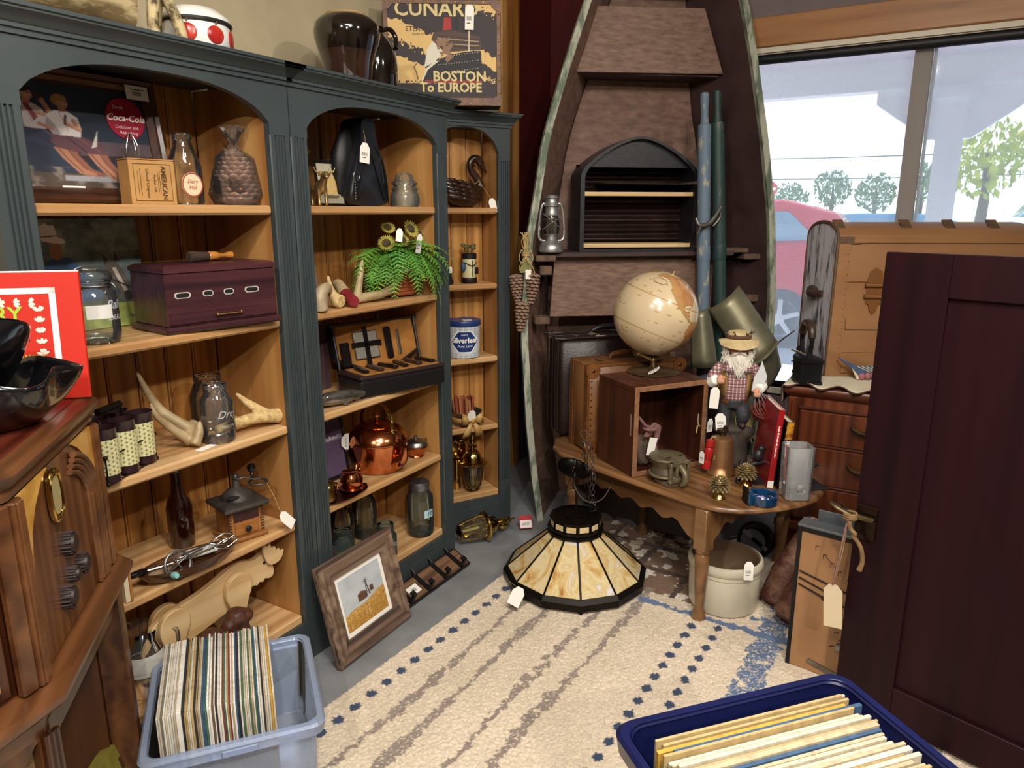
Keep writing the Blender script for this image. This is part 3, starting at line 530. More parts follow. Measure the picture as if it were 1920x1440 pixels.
# ---------------------------------------------------------------- left bookcase, top shelf
S1, S2, S3, S4, S5 = 1.4698, 1.1438, .8128, .4908, .1658
WALN = wood('dark_walnut_frame', '#2a160d', '#46281a', '#5a3826', 0, 1.5, .3, coat=.4)
def framed(name, label, cat, loc, rz, lean, w, h, fw, fd, fm, paint, mat_in=0, matcol=None, pw=None, group=None):
    """a picture in a profiled frame, leaning back; x right, z up, front at -y"""
    t = thing(name, label, cat, loc, rz, group, rx=-lean); b = MB()
    prof = [(0, 0), (0, -fd*.7), (fw*.18, -fd), (fw*.42, -fd*.8), (fw*.6, -fd*.86), (fw*.85, -fd*.5), (fw, -fd*.45), (fw, 0)]
    c = [(-w/2, 0, 1, 1), (w/2, 0, -1, 1), (w/2, h, -1, -1), (-w/2, h, 1, -1)]
    rings = [[(x+sx*o, y, z+sz*o) for o, y in prof] for x, z, sx, sz in c]; b.loft(rings+[rings[0]], caps=False); b.build('frame', fm, t, sharp=30)
    MB().box(-w/2+.004, -.004, .004, w/2-.004, -.001, h-.004).build('backing', mat('brown_board', '#5a4732', .9) if 'brown_board' not in bpy.data.materials else bpy.data.materials['brown_board'], t)
    if matcol: MB().box(-w/2+fw*.9, -.0062, fw*.9, w/2-fw*.9, -.0045, h-fw*.9).build('mount', matcol, t)
    iw, ih = w-2*fw-2*mat_in, h-2*fw-2*mat_in; o = paint.mesh(iw, ih, 'picture', PRINT, t); o.location = (0, -.0075, fw+mat_in); return t
p = Paint(220, 190, '#28344a'); p.tint('#16202f', p.fbm(5, 3, 1)*1.2-.2)
p.rect(0, 0, 1, .14, '#4e4238'); p.tint('#8f857c', np.where(p.V < .2, (p.fbm(14, 3, 5)-.45)*3, 0)); p.poly([(.42, .30), (1, .34), (1, .48), (.55, .47)], '#5c4a52'); p.poly([(.42, .26), (1, .28), (1, .35), (.42, .32)], '#2b2024'); p.rect(.3, .07, .95, .12, '#9a9aa0')
def fig(x, z, shirt, hair, skirt, arm):
    for d, c in ((.06, '#8f5c48'), (0, '#b07a5e')):                 # bare legs stretched to the lower right
        p.poly([(x+.10+d, z-.15), (x+.19+d, z-.13), (x+.23+d, z-.27), (x+.31+d, z-.40), (x+.40+d, z-.445), (x+.385+d, z-.475), (x+.27+d, z-.445), (x+.17+d, z-.30)], c); p.line([(x+.13+d, z-.16), (x+.2+d, z-.3), (x+.29+d, z-.43)], .012, '#7d4f3e')
    p.poly([(x-.10, z-.02), (x+.10, z-.03), (x+.24, z-.10), (x+.27, z-.2), (x+.1, z-.2), (x-.06, z-.16), (x-.12, z-.1)], skirt); p.line([(x, z-.05), (x+.12, z-.18)], .01, '#3a2630'); p.line([(x+.08, z-.05), (x+.22, z-.17)], .01, '#7a5560')
    p.poly([(x-.09, z-.03), (x-.13, z+.06), (x-.115, z+.15), (x-.05, z+.205), (x+.04, z+.2), (x+.10, z+.15), (x+.115, z+.05), (x+.10, z-.04)], shirt); p.poly([(x-.09, z-.03), (x-.13, z+.06), (x-.11, z+.14), (x-.06, z+.05), (x-.03, z-.03)], '#a399a4'); p.line([(x-.02, z+.19), (x+.02, z+.02)], .008, '#a99ea8')
    p.rect(x-.02, z+.19, x+.03, z+.24, '#b5826a'); p.ell(x-.005, z+.30, .055, .06, hair); p.ell(x+.014, z+.275, .038, .05, '#c8957a'); p.ell(x+.03, z+.262, .02, .022, '#d8a88c'); p.line([(x+.018, z+.29), (x+.042, z+.287)], .007, '#4a2c22'); p.line([(x+.022, z+.249), (x+.044, z+.252)], .008, '#8c3a3a'); p.ell(x-.005, z+.325, .052, .03, hair, 12)
    p.line(arm, .036, '#b98268'); p.line([(a+.006, b_+.008) for a, b_ in arm], .012, '#d0a084')
fig(.14, .59, '#cfc6ca', '#2a1a16', '#2c3654', [(.20, .70), (.30, .68), (.245, .83)]); p.line([(.235, .84), (.215, .885)], .02, '#5a2a22'); p.poly([(.115, .78), (.15, .79), (.20, .66), (.17, .62), (.14, .72)], '#8c3442')
fig(.37, .54, '#d8d0cf', '#a8804c', '#63404a', [(.44, .66), (.47, .57), (.385, .62)]); p.line([(.375, .615), (.39, .70)], .018, '#5a2a22'); p.poly([(.53, .40), (.60, .58), (.575, .42)], '#cfc8be'); p.line([(.2, .6), (.28, .56)], .03, '#b98268'); p.soften(1).grain(.2)
cf = framed('framed_print', 'large walnut framed print of two picnickers with a round red sign on the top shelf', 'picture', (-1.872, 1.085, S1+.001), 90, 8, .42, .322, .038, .026, WALN, p)
b = MB().cyl(.052, -.0012, .0012, 40, 0, T(.115, -.0095, .218) @ RX(90)); b.build('red_roundel', mat('print_red', '#a81a3a', .4, coat=.2), cf)
fx2 = lambda x, z: T(x, 0, z) @ Matrix(((1, 0, 0, 0), (0, 0, 1, -.0112), (0, 1, 0, 0), (0, 0, 0, 1)))
b = MB(); b.text('Coca-Cola', .024, fx2(.115, .219), 0, shear=.35, bold=.0006); b.text('Drink', .012, fx2(.10, .245), 0); b.text('Delicious and', .0115, fx2(.115, .196), 0); b.text('Refreshing', .0115, fx2(.118, .182), 0); b.build('roundel_lettering', WHITE, cf)
for (x, z, w, h) in ((.150, .283, .062, .036), (-.055, .03, .055, .022)):
    s = MB().box(x-w/2, -.0285 if z > .2 else -.012, z-h/2, x+w/2, -.0278 if z > .2 else -.0113, z+h/2).build('price_sticker', WHITE, cf); q = MB(); y = -.0288 if z > .2 else -.0123
    for k in range(12): q.box(x-w*.2+k*w*.034, y, z-h*.2, x-w*.2+k*w*.034+w*(.012 if k % 3 else .024), y+.0002, z+.1*h)
    q.box(x-w*.3, y, z+.2*h, x+w*.35, y+.0002, z+.26*h); q.build('barcode', INK, s)
KRAFT = mat('yellowed_cardboard', '#b5884d', .7, 0, '#a0763f', 8)
t = thing('cardboard_box', 'small yellowed cardboard box with printed label on the top shelf beside the milk bottle', 'box', (-1.72, 1.145, S1), 78)
MB().box(-.055, 0, 0, .055, .07, .105, b=.001).build('carton', KRAFT, t); MB().box(-.0555, -.0005, .106, .0555, .07, .109, b=.0005).build('lid', mat('box_lid', '#a8753a', .7), t)
b = MB(); fm = lambda x, z, y=-.0012: T(x, y, z) @ RX(90)
b.text('AMERICAN', .0165, T(.026, -.0012, .052) @ RX(90) @ RZ(-90), 0, bold=.0003); b.text('Perfect Gift', .009, T(.004, -.0012, .05) @ RX(90) @ RZ(-90), 0); b.text('School Crayons', .011, T(-.013, -.0012, .05) @ RX(90) @ RZ(-90), 0)
for q in ((-.045, .008, .045, .0088), (-.045, .096, .045, .0968), (-.045, .008, -.0442, .0968), (.0442, .008, .045, .0968), (-.03, .02, -.029, .085), (-.036, .025, -.0354, .08), (.012, .03, .0128, .075), (.016, .025, .0166, .08)): b.box(q[0], -.0014, q[1], q[2], -.0009, q[3])
b.build('printing', mat('brown_printing', '#4a2c14', .8), t)
def jar(b, r, h, neck, nh, seg=36, sh=.25):
    """outer wall of a screw-neck jar"""
    b.lathe([(r*.55, .004), (r*.86, .0), (r*.96, .008), (r, .02), (r, h*(1-sh)-nh), (r*.97, h*(1-sh*.62)-nh), (neck*1.06, h-nh-.004), (neck, h-nh), (neck, h-nh*.75), (neck*1.04, h-nh*.66), (neck, h-nh*.55), (neck*1.04, h-nh*.4), (neck, h-nh*.28), (neck*1.03, h-.003), (neck*.98, h), (neck*.9, h-.002)], seg, caps=False)
    b.lathe([(0, .007), (r*.55, .006), (r*.9, .010)], seg, caps=False); return b
t = thing('milk_bottle', 'clear glass milk bottle with a round red and cream label on the top shelf', 'bottle', (-1.755, 1.262, S1), 90)
MB().lathe([(.03, .003), (.039, 0), (.0425, .006), (.0425, .095), (.038, .115), (.026, .145), (.0215, .16), (.0215, .165), (.0245, .168), (.0245, .178), (.021, .181), (.0185, .178)], 36, caps=False).build('glass', CL, t)
M_ = T(-.012, -.0435, .052) @ RX(90); lb = MB().cyl(.031, 0, .001, 32, 0, T(-.012, -.0425, .05) @ RX(90)); lb.build('round_label', CREAM, t); MB().lathe([(.0275, .0012), (.0305, .0012), (.0305, .0016), (.0275, .0016), (.0275, .0012)], 32, 0, T(-.012, -.0425, .05) @ RX(90), False).build('label_ring', mat('label_red', '#a33a2c', .6), t); MB().text('Dairy', .014, T(-.012, -.0442, .058) @ RX(90), 0, shear=.3).text('Milk', .014, T(-.012, -.0442, .042) @ RX(90), 0, shear=.3).build('label_lettering', mat('label_red_ink', '#a33a2c', .6), t)
CONE = mat('pine_cone_scale', '#7d5a48', .75, 0, '#9c7a66', 60, bump=.3); CONEL = mat('resin_cone_scale', '#9a7d69', .75, 0, '#7c604f', 40, bump=.3)
def cone(b, h, r, rows, per, tip=.25, M=None, up=.5, sz=1.0):
    """overlapping woody scales wound round a core, stem end at z=0"""
    M = M or Matrix(); b.lathe([(r*.5*max(.1, (sin(PI*min(.98, .12+.88*i/10)))**.7), h*i/10) for i in range(11)], 12, 0, M)
    for i in range(rows):
        u = (i+.5)/rows; rad = r*(max(.0, sin(PI*(.16+.78*u))))**.62*(1-.35*u) + r*tip*.15; s_ = sz*r*.62*(1-.45*u)
        for k in range(per):
            a = 2*PI*(k + .5*(i % 2))/per; m = M @ RZ(math.degrees(a)) @ T(rad*.72, 0, h*u) @ RY(-20-40*up*u)
            b.ell((s_*.25, 0, 0), s_*.62, s_*.55, s_*.22, 8, 5, 0, m)
t = thing('pine_cone', 'big brown pine cone wrapped in clear cellophane on the top shelf', 'pine cone', (-1.77, 1.435, S1+.003), 90); b = MB(); cone(b, .135, .062, 11, 12, M=T(0, 0, 0)); b.build('cone', CONE, t, sharp=60)
b = MB(); g = random.Random(4); rg = []
for r0, z in ((.062, .0), (.07, .03), (.068, .08), (.05, .125), (.02, .15), (.011, .163), (.022, .18), (.036, .2), (.04, .212)): rg.append([((r0+g.uniform(-.004, .004)*(1 if z < .15 else .9))*cos(2*PI*k/22+.2*sin(z*60)), (r0+g.uniform(-.005, .005))*sin(2*PI*k/22), z+g.uniform(-.003, .003)) for k in range(22)])
b.loft(rg, caps=False); b.build('cellophane', glass('cellophane', '#fdfcfa', '#e6e0d6', 1, .03, .08), t, sharp=12)
t = thing('glass_jar', 'small glass jar holding a wire whisk behind the cardboard box', 'jar', (-1.845, 1.17, S1), 90); jar(MB(), .035, .115, .027, .02).build('glass', CL, t)
t = thing('wire_whisk', 'steel wire whisk standing in the small glass jar', 'whisk', (-1.845, 1.17, S1+.012), 90, rx=4); b = MB()
for k in range(6): a = PI*k/6; b.tube([(0, 0, .06), (.016*cos(a), .016*sin(a), .1), (.02*cos(a), .02*sin(a), .13), (.0, 0, .165), (-.02*cos(a), -.02*sin(a), .13), (-.016*cos(a), -.016*sin(a), .1), (0, 0, .06)], .0009, 5)
b.build('wires', STEEL, t); MB().cyl(.005, 0, .065, 10).build('grip', STEEL, t)

# ---------------------------------------------------------------- left bookcase, second shelf
p = Paint(200, 200, '#5d6b6c'); p.tint('#2f3d40', p.fbm(9, 5, 2)*1.5-.35); p.tint('#1f2a36', np.where(p.V < .55, .8-(p.V-.3)*2, 0)); p.tint('#8b9a94', np.where(p.V > .7, (p.fbm(7, 4, 6)-.45)*2, 0)); p.rect(0, 0, 1, .3, '#7f8a42'); p.tint('#565f32', np.where(p.V < .3, p.fbm(12, 3, 3)*1.4-.4, 0)); p.rect(0, .22, 1, .31, '#232f38', .8)
p.poly([(.0, .22), (.02, .52), (.12, .63), (.2, .68), (.32, .66), (.42, .56), (.48, .42), (.6, .36), (.58, .28), (.3, .25)], '#2c4a6c'); p.tint('#1a2f4a', np.where(p.mask([(.0, .22), (.02, .52), (.12, .63), (.32, .66), (.42, .56), (.3, .25)]), p.fbm(14, 3, 8)-.3, 0)); p.poly([(.16, .66), (.16, .78), (.26, .8), (.27, .67), (.22, .64)], '#7a5a48')
p.ell(.17, .83, .14, .035, '#d9d3c8', -14); p.poly([(.09, .83), (.10, .93), (.15, .96), (.19, .94), (.23, .94), (.25, .84), (.18, .81)], '#e2ddd3'); p.line([(.09, .845), (.25, .85)], .012, '#5c564d')
p.poly([(.62, .58), (.68, .62), (.74, .60), (.80, .52), (.86, .36), (.84, .26), (.78, .26), (.72, .36), (.66, .44)], '#4a4440'); p.poly([(.63, .58), (.62, .68), (.67, .62)], '#2c2826'); p.poly([(.72, .60), (.74, .70), (.78, .60)], '#2c2826'); p.poly([(.69, .55), (.73, .55), (.82, .32), (.79, .3)], '#a39a90'); p.ell(.81, .28, .045, .05, '#2a2624'); p.line([(.68, .44), (.84, .36)], .012, '#1c1917'); p.line([(.84, .28), (.95, .12), (.92, .05), (.8, .1)], .012, '#3a2a1c')
p.a = np.clip(p.a*1.9+.01, 0, .9); t = thing('canvas_print', 'canvas print of a man in a white hat leading a horse on the second shelf', 'picture', (-1.935, 1.09, S2+.001), 90, rx=-4); MB().box(-.142, 0, 0, .142, .02, .29, b=.001).build('stretcher', mat('canvas_edge', '#1d2226', .8), t); o = p.mesh(.284, .29, 'picture', MATTE, t); o.location = (0, -.0008, 0)
t = thing('glass_storage_jar', 'large clear glass jar with a wire-bail glass lid on the second shelf', 'jar', (-1.74, .968, S2), 90)
MB().lathe([(.03, .006), (.042, .0), (.05, .006), (.053, .02), (.053, .105), (.048, .122), (.041, .13), (.041, .142), (.044, .143), (.044, .147), (.041, .148)], 40, caps=False).lathe([(0, .012), (.03, .011), (.048, .016)], 40, caps=False).build('glass', CLT, t); MB().lathe([(.045, .149), (.047, .153), (.046, .163), (.04, .17), (.02, .173), (.014, .178), (0, .179)], 40).build('lid', CLT, t)
b = MB(); b.tube([(-.046, 0, .14), (-.047, -.0, .16), (-.03, 0, .178), (0, 0, .183), (.03, 0, .178), (.047, 0, .16), (.046, 0, .14)], .0016, 6); b.tube(ring(.0435, (0, 0, .137), 32), .0016, 6, closed=True); b.tube([(.046, -.006, .14), (.052, -.012, .128), (.05, -.01, .11)], .0016, 6); b.build('wire_bail', TIN, t)
MB().grid(lambda u, v: (.0538*sin(R(-48+u*62)), -.0538*cos(R(-48+u*62)), .062+v*.032), 10, 1).build('paper_label', mat('clouded_paper', '#cfcdc6', .8), t)
cyl_fn = lambda r, z0, a0=0: (lambda x, y, z: (r*sin(x/r+a0), -r*cos(x/r+a0), z0+y))
MB().text('Ball', .03, fn=cyl_fn(.0537, .092, .35), shear=.4, bold=.0005).text('IDEAL', .016, fn=cyl_fn(.0537, .062, .4), bold=.0004).build('embossing', glass('glass_emboss', '#ffffff', '#7f8d8a', 1, .35), t)
PUR = wood('purple_brown_wood', '#2c161b', '#472429', '#55302f', 0, 1.6, .35, coat=.2, grain=.6); t = thing('wooden_chest', 'purple-brown wooden chest with four slots and a drawer on the second shelf', 'chest', (-1.655, 1.272, S2), 83)
MB().box(-.165, .0, 0, .175, .195, .018, b=.005).build('base', PUR, t); MB().box(-.155, .008, .018, .165, .188, .155, b=.002).build('case', PUR, t)
MB().loft([[(-.158, .004, .1555), (.168, .004, .1555), (.168, .19, .1555), (-.158, .19, .1555)], [(-.158, .004, .167), (.168, .004, .167), (.168, .19, .167), (-.158, .19, .167)], [(-.145, .02, .174), (.155, .02, .174), (.155, .176, .174), (-.145, .176, .174)]], caps=True).build('lid', PUR, t, sharp=20)
d = MB().box(-.151, .0035, .024, .161, .01, .056, b=.0015).build('drawer', PUR, t); b = MB(); b.tube([(-.022, -.006, .042), (.04, -.006, .042)], [.0024, .0024], 8); b.ell((-.026, -.006, .042), .005, .004, .004, 8, 6); b.ell((.044, -.006, .042), .005, .004, .004, 8, 6); b.box(-.008, -.006, .041, -.005, .004, .043); b.box(.024, -.006, .041, .027, .004, .043); b.build('pull', BRASS, d)
for x, w in ((-.112, .022), (-.042, .015), (.018, .015), (.088, .022)):
    st_ = [(x+sx*(w-.008)+.008*cos(a)*1, .098+.008*sin(a)) for sx, rng_ in ((1, range(-4, 5)), (-1, range(4, 13))) for a in [PI*k/8 for k in rng_]]
    MB().prism(st_, 0, .0014, 0, Matrix(((1, 0, 0, 0), (0, 0, 1, .0058), (0, 1, 0, 0), (0, 0, 0, 1)))).build('slot_rim', mat('silver_paint', '#b9b3ab', .4) if 'silver_paint' not in bpy.data.materials else bpy.data.materials['silver_paint'], t)
    st2 = [((px-x)*.82+x, (pz-.098)*.68+.098) for px, pz in st_]; MB().prism(st2, 0, .001, 0, Matrix(((1, 0, 0, 0), (0, 0, 1, .005), (0, 1, 0, 0), (0, 0, 0, 1)))).build('slot', mat('black_void', '#060404', .9) if 'black_void' not in bpy.data.materials else bpy.data.materials['black_void'], t)
t = thing('shaving_brush', 'wooden-handled brush lying on top of the purple-brown chest', 'brush', (-1.76, 1.33, S2+.188), 88); Mx = RY(90)
MB().lathe([(.004, .06), (.010, .058), (.0095, .045), (.0055, .032), (.007, .018), (.0115, .008), (.0125, 0), (.0125, -.016), (.011, -.018)], 20, 0, Mx).build('handle', wood('honey_wood', '#8a4f1c', '#b37430', '#c98d48', 0, 2, .25, coat=.5), t); b = MB(); b.lathe([(.011, -.018), (.014, -.05), (.016, -.075), (.012, -.078)], 20, 0, Mx); b.build('bristles', mat('dark_bristle', '#3d2a1c', .9, 0, '#241812', 80, vscale=(.1, 1, 1), bump=.5, bs=200), t)

# ---------------------------------------------------------------- left bookcase, third shelf
CANE = Paint(120, 70, '#d8d2a0'); uu, vv = (CANE.U*18) % 1, (CANE.V*8.0 + .5*(np.floor(CANE.U*18) % 2)) % 1; CANE.a[(np.abs(uu-.5)+np.abs(vv-.5)) < .27] = lin('#5c5738')[:3]; CANE.a[(np.abs(np.abs(uu-.5)+np.abs(vv-.5)-.47) < .05)] = lin('#a8a070')[:3]; CANEM = vcol('cane_pattern', .35, .3); PLUM = mat('plum_plastic', '#2a181c', .3, coat=.3)
def tumbler(x, y, lab):
    t = thing('tumbler', lab, 'tumbler', (x, y, S3+.006), 90, 'cane-pattern tumblers in the wire carrier')
    MB().lathe([(.028, 0), (.0275, .02), (.0285, .105), (.0305, .132), (.0315, .134), (.0295, .134), (.027, .1), (.026, .01), (0, .008)], 32, caps=False).build('cup', PLUM, t)
    CANE.mesh(1, 1, 'cane_band', CANEM, t, lambda u, v: (.0293*(1+.03*v)*cos(2*PI*u), .0293*(1+.03*v)*sin(2*PI*u), .02+v*.088)); return t
tx = ((-1.675, .912), (-1.705, .978), (-1.735, 1.044)); pos = ('nearest the shelf edge at the left', 'in the middle of the front row', 'at the right of the front row')
for (x, y), q in zip(tx, pos): tumbler(x, y, 'cream and plum cane-pattern tumbler %s' % q)
for (x, y), q in zip([(a-.062, c-.028) for a, c in tx], ('left, beside the radio', 'centre, under the carrier handle', 'right, nearest the antlers')): tumbler(x, y, 'cream and plum cane-pattern tumbler in the back row, %s' % q)
t = thing('wire_carrier', 'black wire tumbler carrier with a cylindrical handle on the third shelf', 'carrier', (-1.736, .964, S3), 90); b = MB(); BW = mat('black_wire', '#15120f', .4, .5); a0 = Vector((0, 0)); ux, uy = Vector((.066, .03)), Vector((-.028, .062))
q = lambda i, j, z: tuple((i*.9*ux.x + j*uy.x*.75, i*.9*ux.y*1 + j*uy.y*.75, z))
b.tube([q(-1.5, -1, .004), q(1.5, -1, .004), q(1.5, 1, .004), q(-1.5, 1, .004)], .002, 6, closed=True); b.tube([q(-1.5, -1, .07), q(1.5, -1, .07), q(1.5, 1, .07), q(-1.5, 1, .07)], .002, 6, closed=True)
for i in (-1, 1): b.tube([q(i*.8, 0, .004), q(i*.8, 0, .15), q(i*.6, 0, .165)], .002, 6)
for i in (-1.5, 1.5):
    for j in (-1, 1): b.tube([q(i, j, .0), q(i, j, .075)], .002, 6); b.ell(q(i, j, .006), .0055); b.ell(q(i, j, .072), .006)
b.build('wire_frame', BW, t); MB().tube([q(-.55, 0, .165), q(.75, 0, .165)], .009, 14).build('handle', BW, t)
ANT = mat('polished_antler', '#b7a27c', .5, 0, '#8a7350', 14, bump=.15); ANTR = mat('rough_antler', '#d8bd84', .7, 0, '#ad8f5c', 60, bump=.8, bs=90)
def antler(name, label, loc, rz, paths, m=ANT, vox=.0035):
    b = MB()
    for pts, r in paths: b.tube(pts, r, 10)
    return solo(b, name, m, label, 'antler', loc, rz, None, remesh=vox)
antler('antler', 'grey-brown forked antler leaning between the tumblers and the clear jar', (-1.77, 1.185, S3+.004), 90, [([(-.005, -.03, .012), (.02, .0, .03), (.05, .02, .045)], [.014, .02, .018]), ([(.03, .0, .035), (-.02, .05, .09), (-.045, .07, .15), (-.065, .08, .215)], [.017, .014, .011, .004]), ([(.0, -.02, .02), (-.04, -.01, .06), (-.075, .0, .105), (-.085, .0, .14)], [.016, .012, .009, .003]), ([(.0, -.045, .006), (.02, -.04, .035), (.03, -.035, .066)], [.015, .014, .005])])
antler('antler', 'pale knobbly antler with a flat sawn end at the right of the third shelf', (-1.73, 1.40, S3+.002), 90, [([(-.14, .0, .03), (-.05, .0, .035), (.02, -.01, .034), (.075, -.015, .024)], [.013, .016, .02, .024]), ([(.035, -.01, .035), (-.005, .02, .075), (-.035, .035, .112)], [.019, .013, .004])], ANTR)
t = thing('mason_jar', 'clear embossed mason jar without a lid on the third shelf', 'jar', (-1.728, 1.268, S3), 90); jar(MB(), .046, .168, .032, .026, sh=.2).build('glass', CLT, t); MB().text('Drey', .03, fn=cyl_fn(.0465, .085, 0), shear=.4, bold=.0003).text('MASON', .012, fn=cyl_fn(.0465, .05, 0)).build('embossing', bpy.data.materials['glass_emboss'], t)
t = thing('round_glass_jar', 'rounder dark clear glass jar behind the mason jar', 'jar', (-1.865, 1.345, S3), 90); jar(MB(), .055, .165, .038, .024, sh=.35).build('glass', glass('smoky_glass', '#e4dccb', '#8f8474', .9, .03), t)
solo(MB().box(-.03, -.012, 0, .03, .012, .0008, M=RZ(12)), 'price_card', WHITE, 'small white price card lying flat in front of the forked antler', 'card', (-1.705, 1.205, S3+.0003), 90)

# ---------------------------------------------------------------- left bookcase, fourth shelf and below
AMB = mat('brown_bottle_glass', '#1c0704', .06, 0, '#260a05', 4, coat=1)
t = thing('beer_bottle', 'tall dark brown glass bottle standing on the fourth shelf', 'bottle', (-1.845, 1.195, S4), 90); MB().lathe([(.03, .002), (.034, .0), (.036, .008), (.036, .12), (.031, .14), (.018, .165), (.0145, .2), (.0135, .226), (.0165, .23), (.0165, .242), (.0135, .245), (0, .244)], 32).build('glass', AMB, t)
t = thing('coffee_grinder', 'old wooden coffee grinder with iron hopper, crank handle and blank tag on the fourth shelf', 'grinder', (-1.70, 1.315, S4), 76); OAK = wood('grinder_oak', '#6a3d16', '#935c26', '#ad7838', 0, 2, .45); IRG = mat('cast_iron_grey', '#4a4642', .45, .7, '#5e5852', 30, bump=.4, bs=120)
MB().box(-.062, -.002, 0, .062, .118, .014, b=.004).build('base', OAK, t); b = MB().box(-.05, .01, .014, .05, .106, .10, b=.001)
for k in range(9):
    for s in (-1, 1): b.box(s*.05-.006, .0092, .018+k*.0088, s*.05+.006, .0102, .0222+k*.0088, 1)
b.build('box', [OAK, mat('dark_joint', '#43220c', .7)], t); dr = MB().box(-.036, .006, .02, .036, .012, .056, b=.001).build('drawer', OAK, t); MB().lathe([(.003, 0), (.009, .006), (.010, .011), (.004, .015), (0, .0155)], 16, 0, T(0, .006, .038) @ RX(90)).build('knob', IRON, dr)
MB().box(-.038, .0085, .062, .04, .0095, .098).build('label_panel', mat('dark_label', '#2a0f0c', .5, 0, '#3a1512', 30), t)
b = MB(); b.loft([[(-.066, -.006, .10), (.066, -.006, .10), (.066, .122, .10), (-.066, .122, .10)], [(-.07, -.01, .106), (.07, -.01, .106), (.07, .126, .106), (-.07, .126, .106)], [(-.068, -.008, .114), (.068, -.008, .114), (.068, .124, .114), (-.068, .124, .114)], [(-.05, .01, .122), (.05, .01, .122), (.05, .106, .122), (-.05, .106, .122)]]); b.lathe([(.048, .12), (.044, .132), (.03, .145), (.012, .155), (.009, .175), (.012, .178), (0, .18)], 28, 0, T(0, .058, 0)); b.build('hopper', IRG, t, sharp=25)
MB().ell((-.022, .03, .1335), .022, .016, .006, 16, 8).build('filler_hole', bpy.data.materials['black_void'], t)
b = MB(); b.tube([(0, .058, .175), (.02, .05, .182), (.045, .045, .172), (.07, .045, .168)], .006, 8, flat=.5); b.tube(ring(.026, (.065, .05, .155), 20, None), .005, 8, closed=True, flat=.6); b.ell((0, .058, .187), .010, .010, .011); b.build('crank', IRG, t); MB().lathe([(.004, 0), (.006, .012), (.004, .016), (.011, .022), (.0135, .032), (.011, .041), (0, .045)], 16, 0, T(.046, .045, .176)).build('crank_knob', BLACKP, t)
tag(t, (.098, -.02, .058), .034, .062, -12, 20, -38, (.085, .03, .15), False)
t = thing('dough_bowl', 'long dark wooden bowl at the front of the fourth shelf', 'bowl', (-1.69, 1.105, S4), 82); DWD = wood('dark_turned_wood', '#2c1a10', '#4c2e1a', '#5f3c22', 0, 2, .3, coat=.3)
def boat_r(u, s, z, inner=0): return [(u*.135*(1-(.06 if inner else 0))*cos(a)*(abs(cos(a))**.0), s*sin(a)*abs(sin(a))**.15, z) for a in [2*PI*k/32 for k in range(32)]]
b = MB(); b.loft([boat_r(.7, .03, 0), boat_r(.85, .045, .008), boat_r(1, .056, .032), boat_r(1.02, .057, .036), boat_r(.95, .051, .035, 1), boat_r(.8, .036, .012, 1), boat_r(.5, .02, .008, 1)]); b.build('bowl', DWD, t)
t = thing('egg_beater', 'steel rotary egg beater with a turquoise crank knob lying on the dark wooden bowl', 'egg beater', (-1.675, 1.09, S4+.045), 82, rx=0); b = MB(); M_ = T(-.03, -.012, 0) @ RX(68)
b.tube(ring(.033, (0, 0, 0), 36, M_), .003, 6, closed=True)
for k in range(40): a = 2*PI*k/40; b.box(-.0015, .033, -.002, .0015, .038, .002, 0, M_ @ RZ(9*k))
for k in range(4): b.tube([tuple(M_ @ Vector((0, 0, 0))), tuple(M_ @ Vector((.032*cos(k*PI/2+.4), .032*sin(k*PI/2+.4), 0)))], .0028, 6)
b.build('gear_wheel', TIN, t); b = MB(); b.tube([(-.10, .015, .0), (-.03, .0, .003), (.05, .008, .006)], .004, 8, flat=.6); b.tube([(-.03, -.014, 0), (-.06, -.03, -.006), (-.062, -.046, -.008)], .0025, 8)
b.tube([(-.01, .01, .008), (.06, .012, .012), (.075, .012, .012)], .003, 8); b.tube([(-.01, .0, .0), (.06, -.006, .004), (.075, -.006, .004)], .003, 8); b.build('frame', STEEL, t)
b = MB()
for dy, dz in ((.012, .012), (-.006, .004)):
    for k in range(2):
        c_, s_ = cos(k*PI/2+.5), sin(k*PI/2+.5); b.tube([(.075, dy, dz)] + [(.075+.075*u, dy+.02*sin(PI*min(1, u*1.0))*c_*1.0+0, dz+.02*sin(PI*u)*s_) for u in (.2, .45, .7, .9, 1)] + [(.075+.075*u, dy-.02*sin(PI*u)*c_, dz-.02*sin(PI*u)*s_) for u in (.9, .7, .45, .2, 0)], .0013, 6)
b.build('whisk_loops', STEEL, t); MB().lathe([(.004, 0), (.0085, .004), (.0095, .016), (.006, .024), (0, .025)], 14, 0, T(-.062, -.046, -.008) @ RX(78)).build('knob', mat('turquoise_plastic', '#7fbcb8', .4), t); b = MB(); b.lathe([(.004, -.045), (.009, -.04), (.0095, -.01), (.006, 0)], 14, 0, T(-.10, .015, 0) @ RY(90)); b.build('grip', BLACKP, t)
t = thing('wooden_scoop', 'weathered wooden scoop inside the dark bowl', 'scoop', (-1.70, 1.03, S4+.018), 88); b = MB(); b.ell((0, 0, .008), .04, .022, .012); b.tube([(.03, 0, .012), (.08, .0, .016)], .006, 8); b.build('scoop', mat('weathered_wood', '#8a7355', .8, 0, '#5f4b34', 20), t)
solo(MB().box(-.05, -.01, 0, .05, .01, .003, M=RZ(-8) @ RX(10)), 'paper_slip', WHITE, 'crumpled white paper slip lying in the dark bowl under the beater', 'paper', (-1.695, 1.14, S4+.03), 82)
t = thing('small_book', 'small book with yellow and white spine at the left end of the fourth shelf', 'book', (-1.672, .912, S4), 90); MB().box(0, 0, 0, .012, .06, .085).build('pages', CREAM, t); MB().box(.0125, -.003, -.0, .019, .062, .088, b=.001).build('cover', wood('ochre_cover', '#8a5a28', '#a87438', None, 2, 2), t)
MOOSE = wood('maple_plywood', '#b9935f', '#cfae7e', '#dcc093', 0, 1.0, .5, coat=.1, grain=.5)
